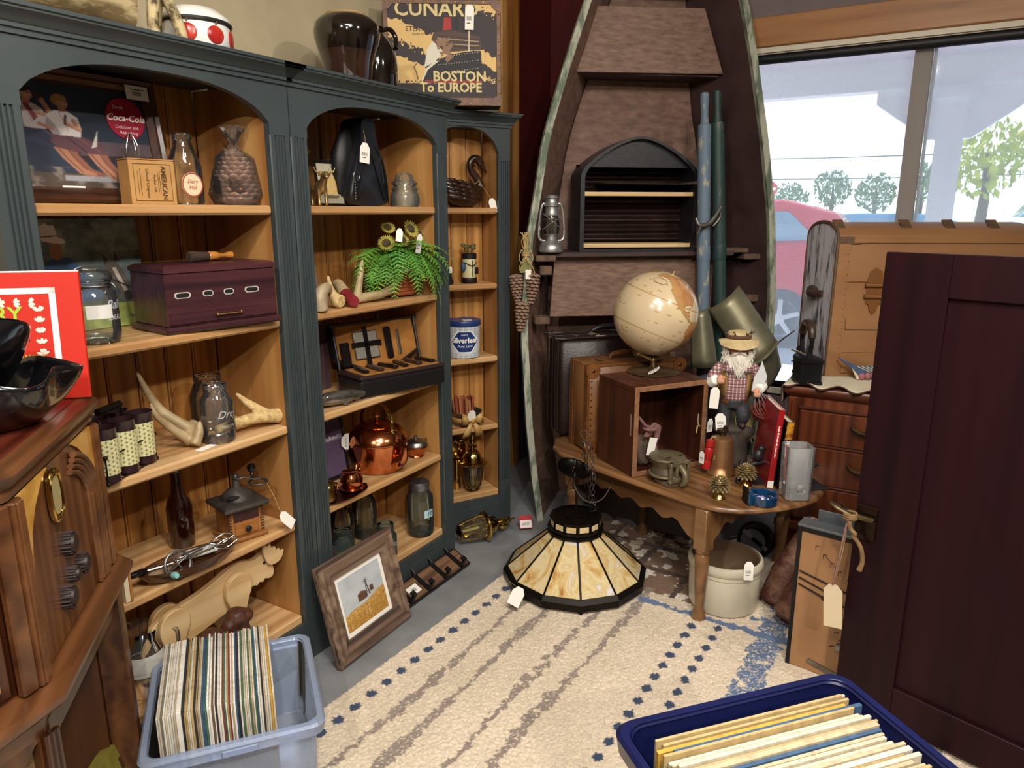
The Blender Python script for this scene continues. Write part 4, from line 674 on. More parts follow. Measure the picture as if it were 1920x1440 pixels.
t = thing('wooden_moose', 'pale plywood moose toy with jointed legs on the bottom of the left bookcase', 'toy animal', (-1.74, 1.225, S5), 88)
XZ = lambda y: Matrix(((1, 0, 0, 0), (0, 0, 1, y), (0, 1, 0, 0), (0, 0, 0, 1)))
def smooth_poly(pts, it=2):
    for _ in range(it):
        q = []
        for i in range(len(pts)):
            (x1, y1), (x2, y2) = pts[i], pts[(i+1) % len(pts)]; q += [(x1*.75+x2*.25, y1*.75+y2*.25), (x1*.25+x2*.75, y1*.25+y2*.75)]
        pts = q
    return pts
body = [(-.21, .12), (-.225, .16), (-.215, .185), (-.17, .20), (-.06, .215), (.0, .235), (.05, .255), (.09, .25), (.12, .235), (.165, .25), (.178, .235), (.185, .20), (.192, .175), (.185, .155), (.165, .155), (.155, .163), (.145, .15), (.135, .16), (.125, .148), (.11, .158), (.09, .145), (.02, .115), (-.05, .10), (-.10, .09), (-.16, .085)]
MB().prism(smooth_poly(body), -.011, .011, 0, XZ(0)).build('body', MOOSE, t, bev=.002)
def leg(cx, cz, y): return smooth_poly([(cx-.045, cz+.02), (cx-.03, cz+.055), (cx+.01, cz+.068), (cx+.045, cz+.05), (cx+.05, cz+.01), (cx+.03, cz-.03), (cx+.018, cz-.07), (cx+.025, 0), (cx-.012, 0), (cx-.015, cz-.07), (cx-.04, cz-.02)])
for cx, cz in ((.045, .165), (-.165, .15)):
    for y in (-.022, .022): MB().prism(leg(cx, cz, y), -.0095, .0095, 0, XZ(y)).build('leg', MOOSE, t, bev=.003)
ant_ = [(.15, .235), (.165, .205), (.19, .2), (.215, .21), (.225, .24), (.21, .232), (.208, .25), (.196, .24), (.192, .262), (.18, .252), (.172, .285), (.163, .262), (.152, .30), (.145, .265)]
for y in (-.02, .02): MB().prism(smooth_poly(ant_, 1), -.004, .004, 0, XZ(y)).build('antler', MOOSE, t, bev=.001)
MB().prism(smooth_poly([(-.22, .16), (-.245, .13), (-.255, .105), (-.24, .105), (-.215, .14)]), -.004, .004, 0, XZ(0)).build('tail', MOOSE, t); b = MB()
for s in (-1, 1): b.cyl(.005, 0, .013, 12, 0, T(.155, 0, .215) @ RX(90*s))
b.build('eye', INK, t)
CARV = mat('carved_brown_wood', '#351a0e', .55, 0, '#552c18', 40, bump=1, bs=70)
for i, (x, y, h, lb_) in enumerate(((-1.665, 1.13, .135, 'small carved brown figure half hidden behind the records, left of the pair'), (-1.66, 1.215, .16, 'larger carved brown figure half hidden behind the records, under the moose'))):
    b = MB(); b.lathe([(.04, 0), (.045, .03), (.036, .1), (.03, h-.06), (.036, h-.03), (.025, h-.006), (0, h)], 14); b.ell((.02, -.01, h-.03), .028, .025, .022); b.ell((-.03, 0, h-.045), .02, .024, .024); solo(b, 'carved_figure', CARV, lb_, 'carving', (x, y, S5), 90, 'carved brown figures behind the records', remesh=.005)
t = thing('glass_pitcher', 'clear glass pitcher with white band half hidden behind the radio leg', 'pitcher', (-1.76, .985, S5), 90); MB().lathe([(.045, .002), (.05, 0), (.056, .01), (.06, .08), (.05, .13), (.042, .16), (.05, .19)], 32, caps=False).build('glass', CLT, t); MB().lathe([(.0605, .07), (.0585, .1), (.0535, .125)], 32, caps=False).build('white_band', mat('frosted_white', '#b9b5ab', .6), t); MB().tube([(0.045, -.03, .17), (.075, -.045, .16), (.075, -.045, .11), (.055, -.03, .07)], .006, 8).build('handle', CLT, t)
# ---------------------------------------------------------------- middle bookcase, top shelf
SIL = mat('antique_brass', '#b89c68', .35, .8, '#8a7248', 25); DARKF = mat('black_bevelled_mirror_edge', '#120c0c', .25)
t = thing('steer_figurine', 'small brass long-horned steer figurine on the middle top shelf', 'figurine', (-1.69, 1.69, S1), 62); b = MB()
b.ell((0, .035, .052), .018, .04, .022); b.ell((0, .0, .06), .015, .018, .022); b.tube([(0, -.01, .065), (0, -.03, .085)], [.013, .011], 10); b.ell((0, -.04, .09), .0105, .018, .012); b.ell((0, -.054, .084), .008, .008, .007)
for s in (-1, 1):
    b.tube([(s*.010, .0, .05), (s*.011, -.002, .025), (s*.011, -.004, 0)], [.008, .0055, .006], 8); b.tube([(s*.011, .062, .05), (s*.012, .07, .025), (s*.012, .066, 0)], [.009, .005, .006], 8)
    b.tube([(s*.006, -.034, .098), (s*.026, -.036, .1), (s*.034, -.038, .116)], [.004, .0035, .001], 8); b.ell((s*.014, -.032, .09), .007, .003, .004)
b.tube([(0, .074, .06), (.0, .085, .045), (0, .08, .02)], [.003, .0025, .003], 6); b.build('body', SIL, t, remesh=.0022)
def ship_panel(lab, loc, rz, w=.105, h=.15):
    t = thing('ship_plaque', lab, 'plaque', loc, rz, 'small sailing ship plaques', rx=-9); c = .014
    pl = [(-w/2, 0), (w/2, 0), (w/2, h-c), (w/2-c*.4, h-c*.4), (w/2-c, h), (-w/2+c, h), (-w/2+c*.4, h-c*.4), (-w/2, h-c)]; MB().prism(pl, -.004, .004, 0, XZ(0)).build('plate', DARKF, t)
    p = Paint(70, 100, '#b3aa92'); p.rect(0, 0, 1, .22, '#8f8a74'); p.poly([(.2, .2), (.85, .2), (.75, .13), (.3, .13)], '#5c4a30')
    for x, a, z in ((.35, .13, .75), (.52, .16, .88), (.70, .13, .72)):
        p.line([(x, .2), (x, z)], .012, '#4a3a22')
        for k in range(3): zz = .25+k*(z-.28)/3; p.poly([(x-a*.8, zz), (x+a*.3, zz-.01), (x+a*.5, zz+.08), (x+a*.25, zz+(z-.28)/3-.03), (x-a*.55, zz+(z-.28)/3-.03)], '#c9a55a')
    p.grain(.15); o = p.mesh(w-.014, h-.02, 'picture', PRINT, t); o.location = (0, -.0046, .008); return t
ship_panel('small sailing ship plaque in front, right behind the brass steer', (-1.80, 1.845, S1+.001), 78); ship_panel('taller sailing ship plaque at the back left of the brass steer', (-1.90, 1.775, S1+.001), 84, .1, .185)
CASE = mat('black_case_vinyl', '#101116', .35, 0, '#17181f', 6, bump=.12, bs=150, coat=.1)
t = thing('instrument_case', 'black soft case with long neck and white tag standing on the middle top shelf', 'case', (-1.80, 1.975, S1), 86); 
out = smooth_poly([(-.10, 0), (.10, 0), (.105, .05), (.09, .14), (.06, .19), (.045, .24), (.042, .285), (.005, .30), (-.03, .28), (-.03, .22), (-.045, .18), (-.075, .10)], 2)
b = MB(); b.loft([[(x*.9, -.055, z*.985+.002) for x, z in out], [(x, -.045, z) for x, z in out], [(x, .04, z) for x, z in out], [(x*.92, .05, z*.99) for x, z in out]]); b.build('shell', CASE, t, sharp=50)
b = MB(); ipt = [(-.055, -.0565, .02), (-.02, -.0565, .13), (.012, -.0565, .17), (.03, -.0565, .13), (.07, -.0565, .02)]; b.tube(ipt, .0022, 6); b.tube([(.035, -.057, .2), (.07, -.057, .14), (.085, -.057, .06), (.09, -.056, .01)], .002, 6); b.build('piping', mat('navy_piping', '#2a2c3c', .4), t)
q = MB(); 
for k in range(22): q.box(.052+k*.0008-.002, -.0585, .175-k*.0045, .052+k*.0008+.002, -.0565, .178-k*.0045)
q.build('zip', TIN, t); g = random.Random(14); b.loft([[((-.088+.03*z_/.2) + (w_+g.uniform(-.006, .006))*cos(a), -.005+.6*(w_+g.uniform(-.005, .005))*sin(a), .02+z_+g.uniform(-.004, .004)) for a in [2*PI*k/14 for k in range(14)]] for w_, z_ in ((.012, .0), (.022, .03), (.032, .07), (.044, .11), (.046, .15), (.036, .19), (.03, .215), (.012, .235))]); b.build('crumpled_flap', mat('black_flap', '#0a0a0d', .5, bump=.5, bs=60), t, sharp=180)
b = MB(); b.tube(ring(.014, (0, 0, 0), 16, T(-.062, -.06, .10) @ RX(90)), .0012, 6, closed=True)
for k in range(7): b.ell((-.07-.002*(k % 2), -.06, .08-k*.009), .003, .002, .004, 8, 5)
b.build('chain', STEEL, t); tag(t, (-.022, -.066, .205), .044, .062, 0, 0, 6, (-.02, -.058, .25))
t = thing('glass_insulator', 'clear glass telegraph insulator on the middle top shelf', 'insulator', (-1.725, 2.138, S1), 90); MB().lathe([(.042, .001), (.05, .0), (.054, .01), (.055, .03), (.05, .048), (.046, .052), (.046, .06), (.049, .061), (.049, .065), (.042, .068), (.04, .075), (.047, .078), (.048, .084), (.04, .09), (.034, .098), (.03, .112), (.022, .119), (0, .121)], 40, caps=False).lathe([(.036, .002), (.034, .05), (.02, .09), (0, .1)], 30, caps=False).build('glass', glass('insulator_glass', '#f8faf2', '#b9c0b0', 1, .07), t)

# ---------------------------------------------------------------- middle bookcase, second shelf
p = Paint(60, 90, '#1e3128'); m = p.fbm(6, 4, 3) > .5; p.a[m] = lin('#a9b8bd')[:3]; m = p.fbm(9, 4, 5) > .55; p.a[m] = lin('#26402c')[:3]
framed('framed_photo', 'dark photo in a reddish wood frame at the left of the middle second shelf', 'picture', (-1.825, 1.665, S2+.001), 98, 10, .15, .21, .017, .014, wood('red_brown_frame', '#3c1710', '#5a261a', None, 0, 3, .35), p)
antler('antler', 'grey antler base with a flat cut at the left of the middle second shelf', (-1.685, 1.665, S2+.002), 90, [([(-.02, 0, .0), (-.018, 0, .04), (.0, 0, .065), (.03, .01, .07), (.045, .02, .055)], [.027, .025, .02, .015, .011])], mat('grey_antler', '#8f7d62', .5, 0, '#b7a384', 14))
antler('antler', 'short rough antler tip with a sawn round face toward the room, middle second shelf', (-1.70, 1.738, S2+.0), 90, [([(0, -.02, .022), (0, .0, .024)], [.022, .024]), ([(.0, .0, .02), (-.006, .02, .06), (-.004, .03, .105)], [.021, .013, .004])], ANTR)
antler('antler', 'thin dark antler spike rising behind the rough antler tip', (-1.80, 1.76, S2+.0), 90, [([(0, 0, .0), (-.01, .0, .06), (-.014, 0, .135)], [.016, .011, .003])], mat('dark_antler', '#6b5038', .5))
t = thing('red_tipped_antler', 'antler piece with a dark red painted end on the middle second shelf', 'antler', (-1.715, 1.80, S2), 70); b = MB(); b.tube([(-.0, .085, .06), (0, .06, .068), (0, .02, .045), (0, -.0, .03)], [.012, .018, .021, .02], 12); b.build('horn', ANT, t); MB().tube([(0, .01, .038), (0, -.03, .022), (0, -.052, .018)], [.0215, .021, .019], 14).build('red_end', mat('dark_red_dip', '#6e1a20', .5, 0, '#8a2a2e', 30), t)
antler('antler', 'pale smooth forked antler lying in front of the fern basket', (-1.715, 1.905, S2+.003), 84, [([(-.075, 0, .012), (-.02, .0, .016), (.05, -.01, .022), (.11, -.012, .042), (.135, -.006, .08), (.14, 0, .105)], [.016, .017, .016, .014, .01, .004]), ([(-.05, .0, .02), (-.025, .012, .07), (-.006, .02, .12), (.0, .02, .145)], [.016, .012, .009, .003])])
t = thing('fern_basket', 'red-brown woven basket of green fern and faded sunflowers with tags', 'plant', (-1.755, 2.125, S2), 90); t.scale = (1.12, 1.0, 1.05); b = MB()
for k in range(10): z = .006+k*.013; b.loft([[( (.062+.008*(z/.14)+.003*sin(PI*f))*cos(a)*1.15, (.05+.008*(z/.14)+.003*sin(PI*f))*sin(a), z+.0125*f) for a in [2*PI*j/28 for j in range(28)]] for f in (0, .25, .5, .75, 1)])
b.build('basket', mat('red_brown_wicker', '#8a3f1c', .7, 0, '#b0622c', 50, bump=.8, bs=90), t)
FERN = mat('fern_green', '#3f7a2a', .55, 0, '#6aa03c', 9); FERN2 = mat('fern_light_green', '#7fae3f', .55, 0, '#4f8a30', 9)
def frond(b, p0, d, L_, droop, w=.03, seed=0):
    g = random.Random(seed); d = Vector(d).normalized(); pts = []; P = Vector(p0); n = 16
    for i in range(n+1): pts.append(P.copy()); P = P + d*(L_/n); d = (d + Vector((0, 0, -droop/n))).normalized()
    b.tube(pts, [.0012*(1-.7*i/n) for i in range(n+1)], 4)
    for i in range(2, n):
        tn = (pts[min(i+1, n)]-pts[i-1]).normalized(); sd = tn.cross(Vector((0, 0, 1))); sd = sd.normalized() if sd.length > .05 else Vector((1, 0, 0)); lw = w*sin(PI*(.12+.83*i/n))**.8
        for s in (-1, 1):
            dr = (sd*s + tn*.45 + Vector((0, 0, -.15+g.uniform(-.15, .15)))).normalized(); up = dr.cross(tn).normalized(); a = pts[i]
            for f in range(3):
                c = a + dr*lw*(.18+.3*f); q = lw*(.24-.05*f); b.add([c-dr*q*.9, c+tn*q*.8+up*.0015, c+dr*q*1.2, c-tn*q*.7+up*.0015], [(0, 1, 2, 3)])
g = random.Random(11)
for grp, (cnt, m_) in enumerate(((20, FERN), (18, FERN2))):
    for k in range(cnt):
        a = g.uniform(-PI, .15) if k % 5 else g.uniform(0, PI); el = g.uniform(.1, .9); b = MB(); L_ = g.uniform(.15, .25); 
        frond(b, (.03*cos(a), .02*sin(a)*.6, .14), (cos(a), sin(a)*.75, el), L_, g.uniform(1.2, 3.0), g.uniform(.034, .046), k+grp*50); b.build('frond', m_, t, smooth=False)
for k, (dx, dy, dz, L_) in enumerate(((.9, -.15, .5, .22), (1, -.3, .2, .21), (.8, -.5, .1, .2), (.35, -.9, .2, .2), (.2, -.9, .0, .22), (.5, -.8, -.1, .24), (-.9, -.3, .4, .17), (-.7, -.6, .1, .17), (.05, -1, .3, .18))):
    b = MB(); frond(b, (.02*dx, -.03, .145), (dx, dy, dz), L_, (1.0, 1.3, 2.0, 2.6, 3, 3, 1.2, 1.6, 2.5)[k], .034, 90+k); b.build('frond', (FERN, FERN2)[k % 2], t, smooth=False)
PET = mat('dull_yellow_petal', '#a8983c', .7, 0, '#7c7a2e', 30); SEED = mat('sunflower_seed_head', '#2e2114', .8, 0, '#54401f', 90, bump=.8, bs=200)
for (x, y, z, rx_, rz_, k_) in ((-.01, -.07, .235, 62, -5, 1), (.055, -.055, .215, 66, 25, .75), (-.06, -.075, .20, 50, -10, .85), (-.115, -.055, .19, 60, -50, .9), (-.07, -.02, .24, 50, -30, .8)):
    M_ = T(x, y, z) @ RZ(rz_) @ RX(rx_) @ SC(k_); b = MB()
    for k in range(26): 
        m_ = M_ @ RZ(360*k/26) @ RX(6 if k % 2 else 16); b.loft([[tuple(v) for v in ((.012, 0, 0), (.013, .0, .002))], [(.022, -.0045, .001), (.022, .0045, .003)], [(.034, -.0005, .004), (.034, .0005, .005)]], 0, m_, closed=False)
    f = b.build('sunflower', PET, t, smooth=False); MB().ell((0, 0, .001), .0165, .0165, .006, 18, 8, 0, M_).lathe([(.009, .006), (.013, .0085), (.0165, .004)], 18, 0, M_, False).build('seed_head', SEED, f); MB().tube([(x*.3, -.0, .12), (x*.7, y*.5, z-.03), (x, y+.01, z)], .002, 6).build('stem', FERN, f)
tag(t, (-.012, -.115, .215), .026, .062, 4, 0, 8, (-.01, -.09, .22)); tag(t, (-.085, -.09, .235), .024, .04, -8, -20, 12, (-.08, -.05, .235), False)

# ---------------------------------------------------------------- middle bookcase, third shelf
p = Paint(120, 150, '#4a3438'); p.rect(.0, .25, .66, .75, '#262329')
for k in range(9): x = .08+k*.055; p.ell(x, .56+.05*sin(k*1.7), .028, .02, '#cfc9c2', 40+k*20)
p.line([(.05, .54), (.3, .58), (.58, .55)], .012, '#cfc9c2'); p.ell(.45, .66, .05, .03, '#cfc9c2', 20)
t = thing('canvas_print', 'plum-brown print with a leafy branch panel leaning at the left of the middle third shelf', 'picture', (-1.915, 1.79, S3+.001), 90, rx=-3); MB().box(-.115, 0, 0, .115, .016, .235, b=.001).build('board', mat('plum_board', '#3f2d31', .7), t); o = p.mesh(.23, .235, 'picture', MATTE, t); o.location = (0, -.0008, 0)
MB().text('BLOSSOM', .028, T(-.03, -.0014, .088) @ RX(90), 0, bold=.0005).build('lettering', mat('dusty_rose_lettering', '#7d4a48', .7), t)
t = thing('glass_fish', 'clear glass fish ornament with pewter sheen at the front of the middle third shelf', 'ornament', (-1.70, 1.735, S3+.018), 72); b = MB(); M_ = RY(86)
b.lathe([(.004, -.10), (.015, -.09), (.022, -.06), (.025, -.02), (.022, .03), (.013, .07), (.008, .09)], 20, 0, T(0, 0, .012) @ RY(90) @ SC(1, .8, 1)); b.prism([(-.085, 0), (-.13, .028), (-.12, 0), (-.13, -.02)], -.003, .003, 0, XZ(0) @ T(.0, .012, 0)); b.prism([(0, -.015), (.02, -.018), (.03, .005), (.0, .0)], -.004, .004, 0, XZ(-.01)); b.build('fish', mat('pewter_glass', '#8f8a82', .12, .75, '#5c5852', 30, coat=.6), t, remesh=.003)
KIT = mat('black_leather', '#131114', .4, 0, '#1c191c', 30, bump=.3, bs=160, coat=.1); KITB = mat('brown_leather_rim', '#2e2120', .35, coat=.2); VEL = mat('tan_velvet', '#a06a2a', .9, 0, '#8a5a22', 20)
t = thing('grooming_kit', 'open black leather travel grooming case with mirror on the middle third shelf', 'case', (-1.643, 2.005, S3), 74, None); w, d, h = .37, .16, .062
MB().box(-w/2, 0, 0, w/2, d, h, b=.006).build('tray', KIT, t); b = MB(); b.box(-w/2-.002, -.003, h, w/2+.002, d+.002, h+.018, b=.007); b.build('tray_rim', KITB, t); b = MB(); b.box(-w/2+.02, .01, h+.016, w/2-.02, d-.015, h+.02, b=.002); b.build('lining', VEL, t)
b = MB()
for k in range(14): b.box(-w/2+.012, -.0015, .006+k*.0036, w/2-.012, .001, .0075+k*.0036)
b.build('ribbing', mat('leather_stitch', '#08080a', .6), t)
for k in range(6): x = -.14+k*.056; M_ = T(x, .07, h+.027) @ RZ(8*((k % 3)-1)); MB().box(-.012, -.05, -.006, .012, .05, .006, 0, M_, b=.005).build('grooming_tool', (DARKF, KITB, DARKF)[k % 3], t)
lid = bpy.data.objects.new('lid', None); C.objects.link(lid); lid.parent = t; lid.location = (-.0, d-.002, h+.012); lid.rotation_euler = (R(-14), 0, 0)
lp = smooth_poly([(-w/2, 0), (-w/2, .165), (-w/2+.02, .175), (w/2-.02, .175), (w/2, .165), (w/2, 0)], 1); MB().prism(lp, .0, .035, 0, XZ(0)).build('lid_shell', KIT, lid); MB().prism([(x*.93, z*.93+.005) for x, z in lp], -.002, .001, 0, XZ(0)).build('lid_lining', VEL, lid)
b = MB(); o_ = [(-w/2+.007, -.004, .0), (-w/2+.007, -.004, .155), (-w/2+.02, -.004, .167), (w/2-.02, -.004, .167), (w/2-.007, -.004, .155), (w/2-.007, -.004, 0)]; b.tube(o_, .006, 8); b.build('lid_rim', KIT, lid)
MB().box(-.105, -.009, .03, .0, -.004, .135, b=.002).build('mirror_frame', STEEL, lid); MB().box(-.10, -.0098, .035, -.005, -.009, .13).build('mirror', mat('mirror_glass', '#e4dfd6', .3, .9), lid); b = MB().box(-.062, -.0115, .0, -.042, -.0095, .15).box(-.115, -.0115, .075, .012, -.0095, .095); b.build('strap', DARKF, lid)
MB().box(.03, -.016, .02, .06, -.004, .14, b=.008).build('brush', DARKF, lid); MB().box(.085, -.009, .03, .1, -.004, .125, b=.003).build('file', STEEL, lid); MB().box(-.165, -.012, .01, -.125, -.004, .1, b=.006).build('comb_case', DARKF, lid)

# ---------------------------------------------------------------- middle bookcase, fourth shelf
p = Paint(110, 130, '#8d7d92'); p.rect(0, .8, 1, 1, '#c3bcc6'); N = p.fbm(12, 4, 2); p.a[(p.V > .58 + .02*N) & (p.V < .66+.22*p.U+(N-.5)*.14)] = lin('#3f3050')[:3]; p.tint('#231a34', np.where((p.V > .6) & (p.V < .66+.2*p.U), (N-.35)*2, 0)); p.rect(.08, .545, .9, .565, '#d7d0d8'); p.rect(0, 0, 1, .52, '#5d4c66'); p.tint('#43344e', np.where(p.V < .52, p.fbm(6, 3, 6)-.25, 0))
for k in range(9): p.ell(.15+k*.085, .57+.01*(k % 2), .02, .018, '#cfc8d0')
pf = framed('framed_photo', 'purple-toned lake photograph in a black frame with a sticker behind the kettle', 'picture', (-1.84, 1.76, S4+.001), 90, 8, .265, .275, .014, .014, mat('black_frame', '#0c0b0d', .35), p)
tag(pf, (.105, -.02, .13), .06, .034, 0, 0, -78)
t = thing('copper_kettle', 'large polished copper kettle with swing handle on the middle fourth shelf', 'kettle', (-1.785, 2.0, S4), 84)
MB().lathe([(.085, 0), (.092, .004), (.104, .05), (.112, .095), (.114, .112), (.117, .115), (.117, .119), (.112, .122), (.108, .135), (.09, .16), (.07, .17), (.06, .172)], 48).build('body', COPPER, t); MB().lathe([(.066, .171), (.068, .175), (.05, .184), (.02, .19), (.008, .192), (.007, .2), (.012, .204), (.013, .212), (.008, .219), (0, .221)], 36).build('lid', COPPER, t)
b = MB(); b.lathe([(.012, 0), (.014, .01)], 12, 0, T(0, -.10, .125)); b.tube([(0, -.098, .045), (0, -.125, .06), (0, -.14, .085), (0, -.146, .115)], [.03, .024, .016, .011], 14); b.build('spout', COPPER, t); b = MB(); 
b.tube([(0, -.085, .165), (0, -.08, .2), (0, -.05, .245), (0, 0, .262), (0, .05, .245), (0, .08, .2), (0, .085, .165)], .0055, 8, flat=1.6)
for s in (-1, 1): b.ell((0, s*.086, .16), .013, .008, .012); b.ell((0, s*.082, .2), .009)
b.build('swing_handle', BRASS, t)
t = thing('copper_teapot', 'small copper lidded sugar pot with scroll handle at the right of the kettle', 'pot', (-1.745, 2.18, S4), 90); MB().lathe([(.03, 0), (.032, .004), (.03, .008), (.04, .025), (.047, .042), (.046, .046), (.049, .048)], 36).build('body', COPPER, t); MB().lathe([(.049, .048), (.049, .051), (.04, .064), (.018, .072), (.006, .075), (.008, .085), (0, .09)], 30).build('lid', TIN, t); b = MB()
for s in (-1, 1): b.tube([(s*.04, 0, .03), (s*.06, 0, .032), (s*.072, 0, .045), (s*.066, 0, .058), (s*.055, 0, .055)], .0028, 8)
b.build('handle', BRASS, t); b = MB().lathe([(.062, .001), (.064, .003), (.03, .0005)], 36)
t = thing('copper_tray', 'dark copper scalloped tray under the creamer at the left of the middle fourth shelf', 'tray', (-1.71, 1.71, S4), 88); b = MB(); b.loft([[((.125*k_)*cos(a)*(1+.02*cos(8*a)), .058*k_*sin(a)*(1+.02*cos(8*a)), z) for a in [2*PI*j/64 for j in range(64)]] for k_, z in ((.8, 0), (.9, .002), (1, .007), (.97, .008), (.85, .0035), (.5, .003))]); b.build('tray', mat('dark_copper', '#8a4a2c', .3, 1, '#5e2f1c', 15), t)
t = thing('copper_creamer', 'round copper creamer with a brass handle on the dark copper tray', 'creamer', (-1.715, 1.775, S4+.0065), 88); MB().lathe([(.03, 0), (.045, .003), (.036, .008), (.04, .02), (.041, .038), (.035, .05), (.032, .058), (.034, .062), (.031, .06)], 36).build('body', COPPER, t); MB().tube([(.03, .01, .055), (.045, .015, .075), (.06, .018, .07), (.058, .018, .05), (.04, .012, .03)], .006, 10).build('handle', COPPER, t)
t = thing('brass_jug', 'brass lidded jug at the left end of the dark copper tray', 'jug', (-1.71, 1.645, S4+.0065), 88); MB().lathe([(.032, 0), (.036, .004), (.037, .05), (.03, .062), (.02, .068), (.006, .073), (.008, .083), (0, .088)], 32).build('body', mat('aged_brass', '#a98a4a', .25, 1, '#7a6230', 18), t); MB().tube([(.034, 0, .05), (.05, 0, .045), (.05, 0, .02), (.036, 0, .015)], .004, 8).build('handle', BRASS, t)

# ---------------------------------------------------------------- middle bookcase, bottom shelf: preserving jars
ZINC = mat('zinc_lid', '#8d8f92', .4, .9, '#74767a', 30)
def mjar(lab, x, y, r, h, nk, gl, lid, txt=None, z=S5, name='preserving_jar'):
    t = thing(name, lab, 'jar', (x, y, z), 90, None); jar(MB(), r, h, nk, .03 if not lid else .026, sh=.2).build('glass', gl, t); fl = MB().lathe([(0, .0075), (r*.7, .007), (r*.9, .011)], 30); fl.build('glass_base', gl, t)
    if lid:
        b = MB().lathe([(nk*1.10, h-.026), (nk*1.12, h-.024), (nk*1.09, h-.018), (nk*1.12, h-.012), (nk*1.09, h-.006), (nk*1.12, h+.002), (nk*1.08, h+.005), (nk*.9, h+.006), (nk*.8, h+.0045), (0, h+.0045)], 36); b.build('zinc_lid', ZINC, t)
    if txt: MB().text(txt, r*.62, fn=cyl_fn(r*1.012, h*.46, .15), shear=.4, bold=.0003).text('MASON', r*.26, fn=cyl_fn(r*1.012, h*.31, .15)).build('embossing', bpy.data.materials['glass_emboss'], t)
    return t
j = mjar('large aqua glass jar with zinc lid and price sticker, bottom shelf right', -1.722, 2.165, .055, .222, .037, AQ2, True, None); MB().grid(lambda u, v: (.0558*sin(R(-34+u*46)), -.0558*cos(R(-34+u*46)), .085+v*.032), 8, 1).build('sticker', mat('pale_blue_sticker', '#a9ccd6', .7), j); MB().text('10', .026, fn=cyl_fn(.0566, .101, -.19), shear=.3, bold=.0004).text('MASON', .012, fn=cyl_fn(.0562, .068, .1)).build('handwriting', INK, j)
j = mjar('small green glass jar without a lid on the bottom shelf', -1.70, 1.925, .042, .142, .031, AQ, False, 'Ball'); MB().grid(lambda u, v: (.0427*sin(R(-62+u*40)), -.0427*cos(R(-62+u*40)), .03+v*.034), 6, 1).build('sticker', CREAM, j)
mjar('squat green glass jar without a lid behind the picture frame, bottom shelf', -1.80, 1.80, .045, .145, .034, AQ, False); mjar('tall clear jar at the back of the middle bottom shelf', -1.90, 2.03, .05, .2, .036, AQ2, False); mjar('clear jar with a zinc lid at the far left of the middle bottom shelf', -1.735, 1.66, .038, .135, .028, CL, True); mjar('tall pale glass jar beside the tall clear jar at the back', -1.90, 1.905, .045, .195, .033, CL, False)

# ---------------------------------------------------------------- corner bookcase
SWAN = mat('carved_dark_wood', '#1a100c', .28, 0, '#3a2115', 20, coat=.5, bump=.15); x, y, z = U3(-.175, .095, S1)
t = thing('swan_carving', 'dark carved wooden swan with a blank tag on the corner bookcase top shelf', 'carving', (x, y, z), 62); b = MB()
rg = []
for u, w_, h_, zc in ((-.125, .004, .012, .10), (-.10, .025, .03, .085), (-.06, .045, .045, .062), (-.01, .052, .052, .054), (.04, .046, .048, .052), (.075, .03, .035, .056), (.092, .008, .01, .06)): rg.append([(u, w_*cos(a), zc+h_*sin(a)) for a in [2*PI*k/20 for k in range(20)]])
b.loft(rg); b.tube([(.055, 0, .06), (.075, 0, .09), (.062, 0, .125), (.035, 0, .155), (.028, 0, .185), (.045, 0, .207), (.07, 0, .203), (.085, 0, .185)], [.03, .023, .017, .015, .015, .0155, .018, .016], 14); b.ell((.08, 0, .19), .017, .014, .017); b.tube([(.086, 0, .18), (.098, 0, .163), (.112, 0, .15)], [.011, .008, .003], 10); b.build('body', SWAN, t, remesh=.0028)
for s in (-1, 1):
    b = MB()
    for r_ in range(5):
        for c_ in range(5-(r_ > 2)):
            u = .035-c_*.034-r_*.004; zz = .03+r_*.017+c_*.006; w_ = .0505*max(.3, 1-((u+.005)/.14)**2); y_ = s*(w_*math.sqrt(max(.05, 1-((zz-.062)/.062)**2))+.003); b.ell((0, 0, 0), .026, .0045, .0095, 10, 6, 0, T(u-.012, y_, zz) @ RY(10+r_*3) @ RZ(-s*(4 if u > -.05 else -20)))
    b.build('wing', SWAN, t)
for s in (-1, 1): MB().ell((.084, s*.0135, .195), .0025).build('eye', BLACKP, t)
tag(t, (.092, -.075, .035), .034, .058, -8, 0, -12, (.05, -.035, .115), False); MB().tube([tuple(T(.052, 0, .108) @ RY(-35) @ Vector(q)) for q in ring(.0225, (0, 0, 0), 20)], .0008, 5, closed=True).build('string', STRING, t)
x, y, z = U3(-.165, .08, S2); t = thing('golf_bag_figurine', 'small resin golf bag ornament on the corner bookcase second shelf', 'ornament', (x, y, z), 62); MB().lathe([(.034, 0), (.036, .004), (.034, .02), (.033, .024)], 24).build('base', IRON, t); MB().lathe([(.031, .024), (.032, .06), (.03, .105)], 24).build('bag', mat('ivory_resin', '#cfc79a', .5, 0, '#b8ae7c', 12), t); MB().lathe([(.031, .105), (.034, .108), (.034, .128), (.031, .13)], 24).build('collar', IRON, t)
b = MB(); b.tube([(-.03, -.012, .09), (0, -.034, .075), (.03, -.012, .09)], .003, 6); b.tube([(0, -.034, .03), (0, -.034, .1)], .002, 6); b.box(.012, -.036, .04, .03, -.026, .07, b=.003); b.build('straps', IRON, t); MB().ell((-.034, -.01, .07), .012, .012, .022).build('side_pocket', mat('blue_pocket', '#2c4a66', .5), t); b = MB(); 
for k, (a, l) in enumerate(((10, .03), (70, .025), (150, .032), (220, .026), (300, .02))): b.tube([(.015*cos(R(a)), .015*sin(R(a)), .125), (.02*cos(R(a)), .02*sin(R(a)), .13+l)], .0025, 6); b.ell((.026*cos(R(a)), .02*sin(R(a)), .133+l), .013, .007, .008)
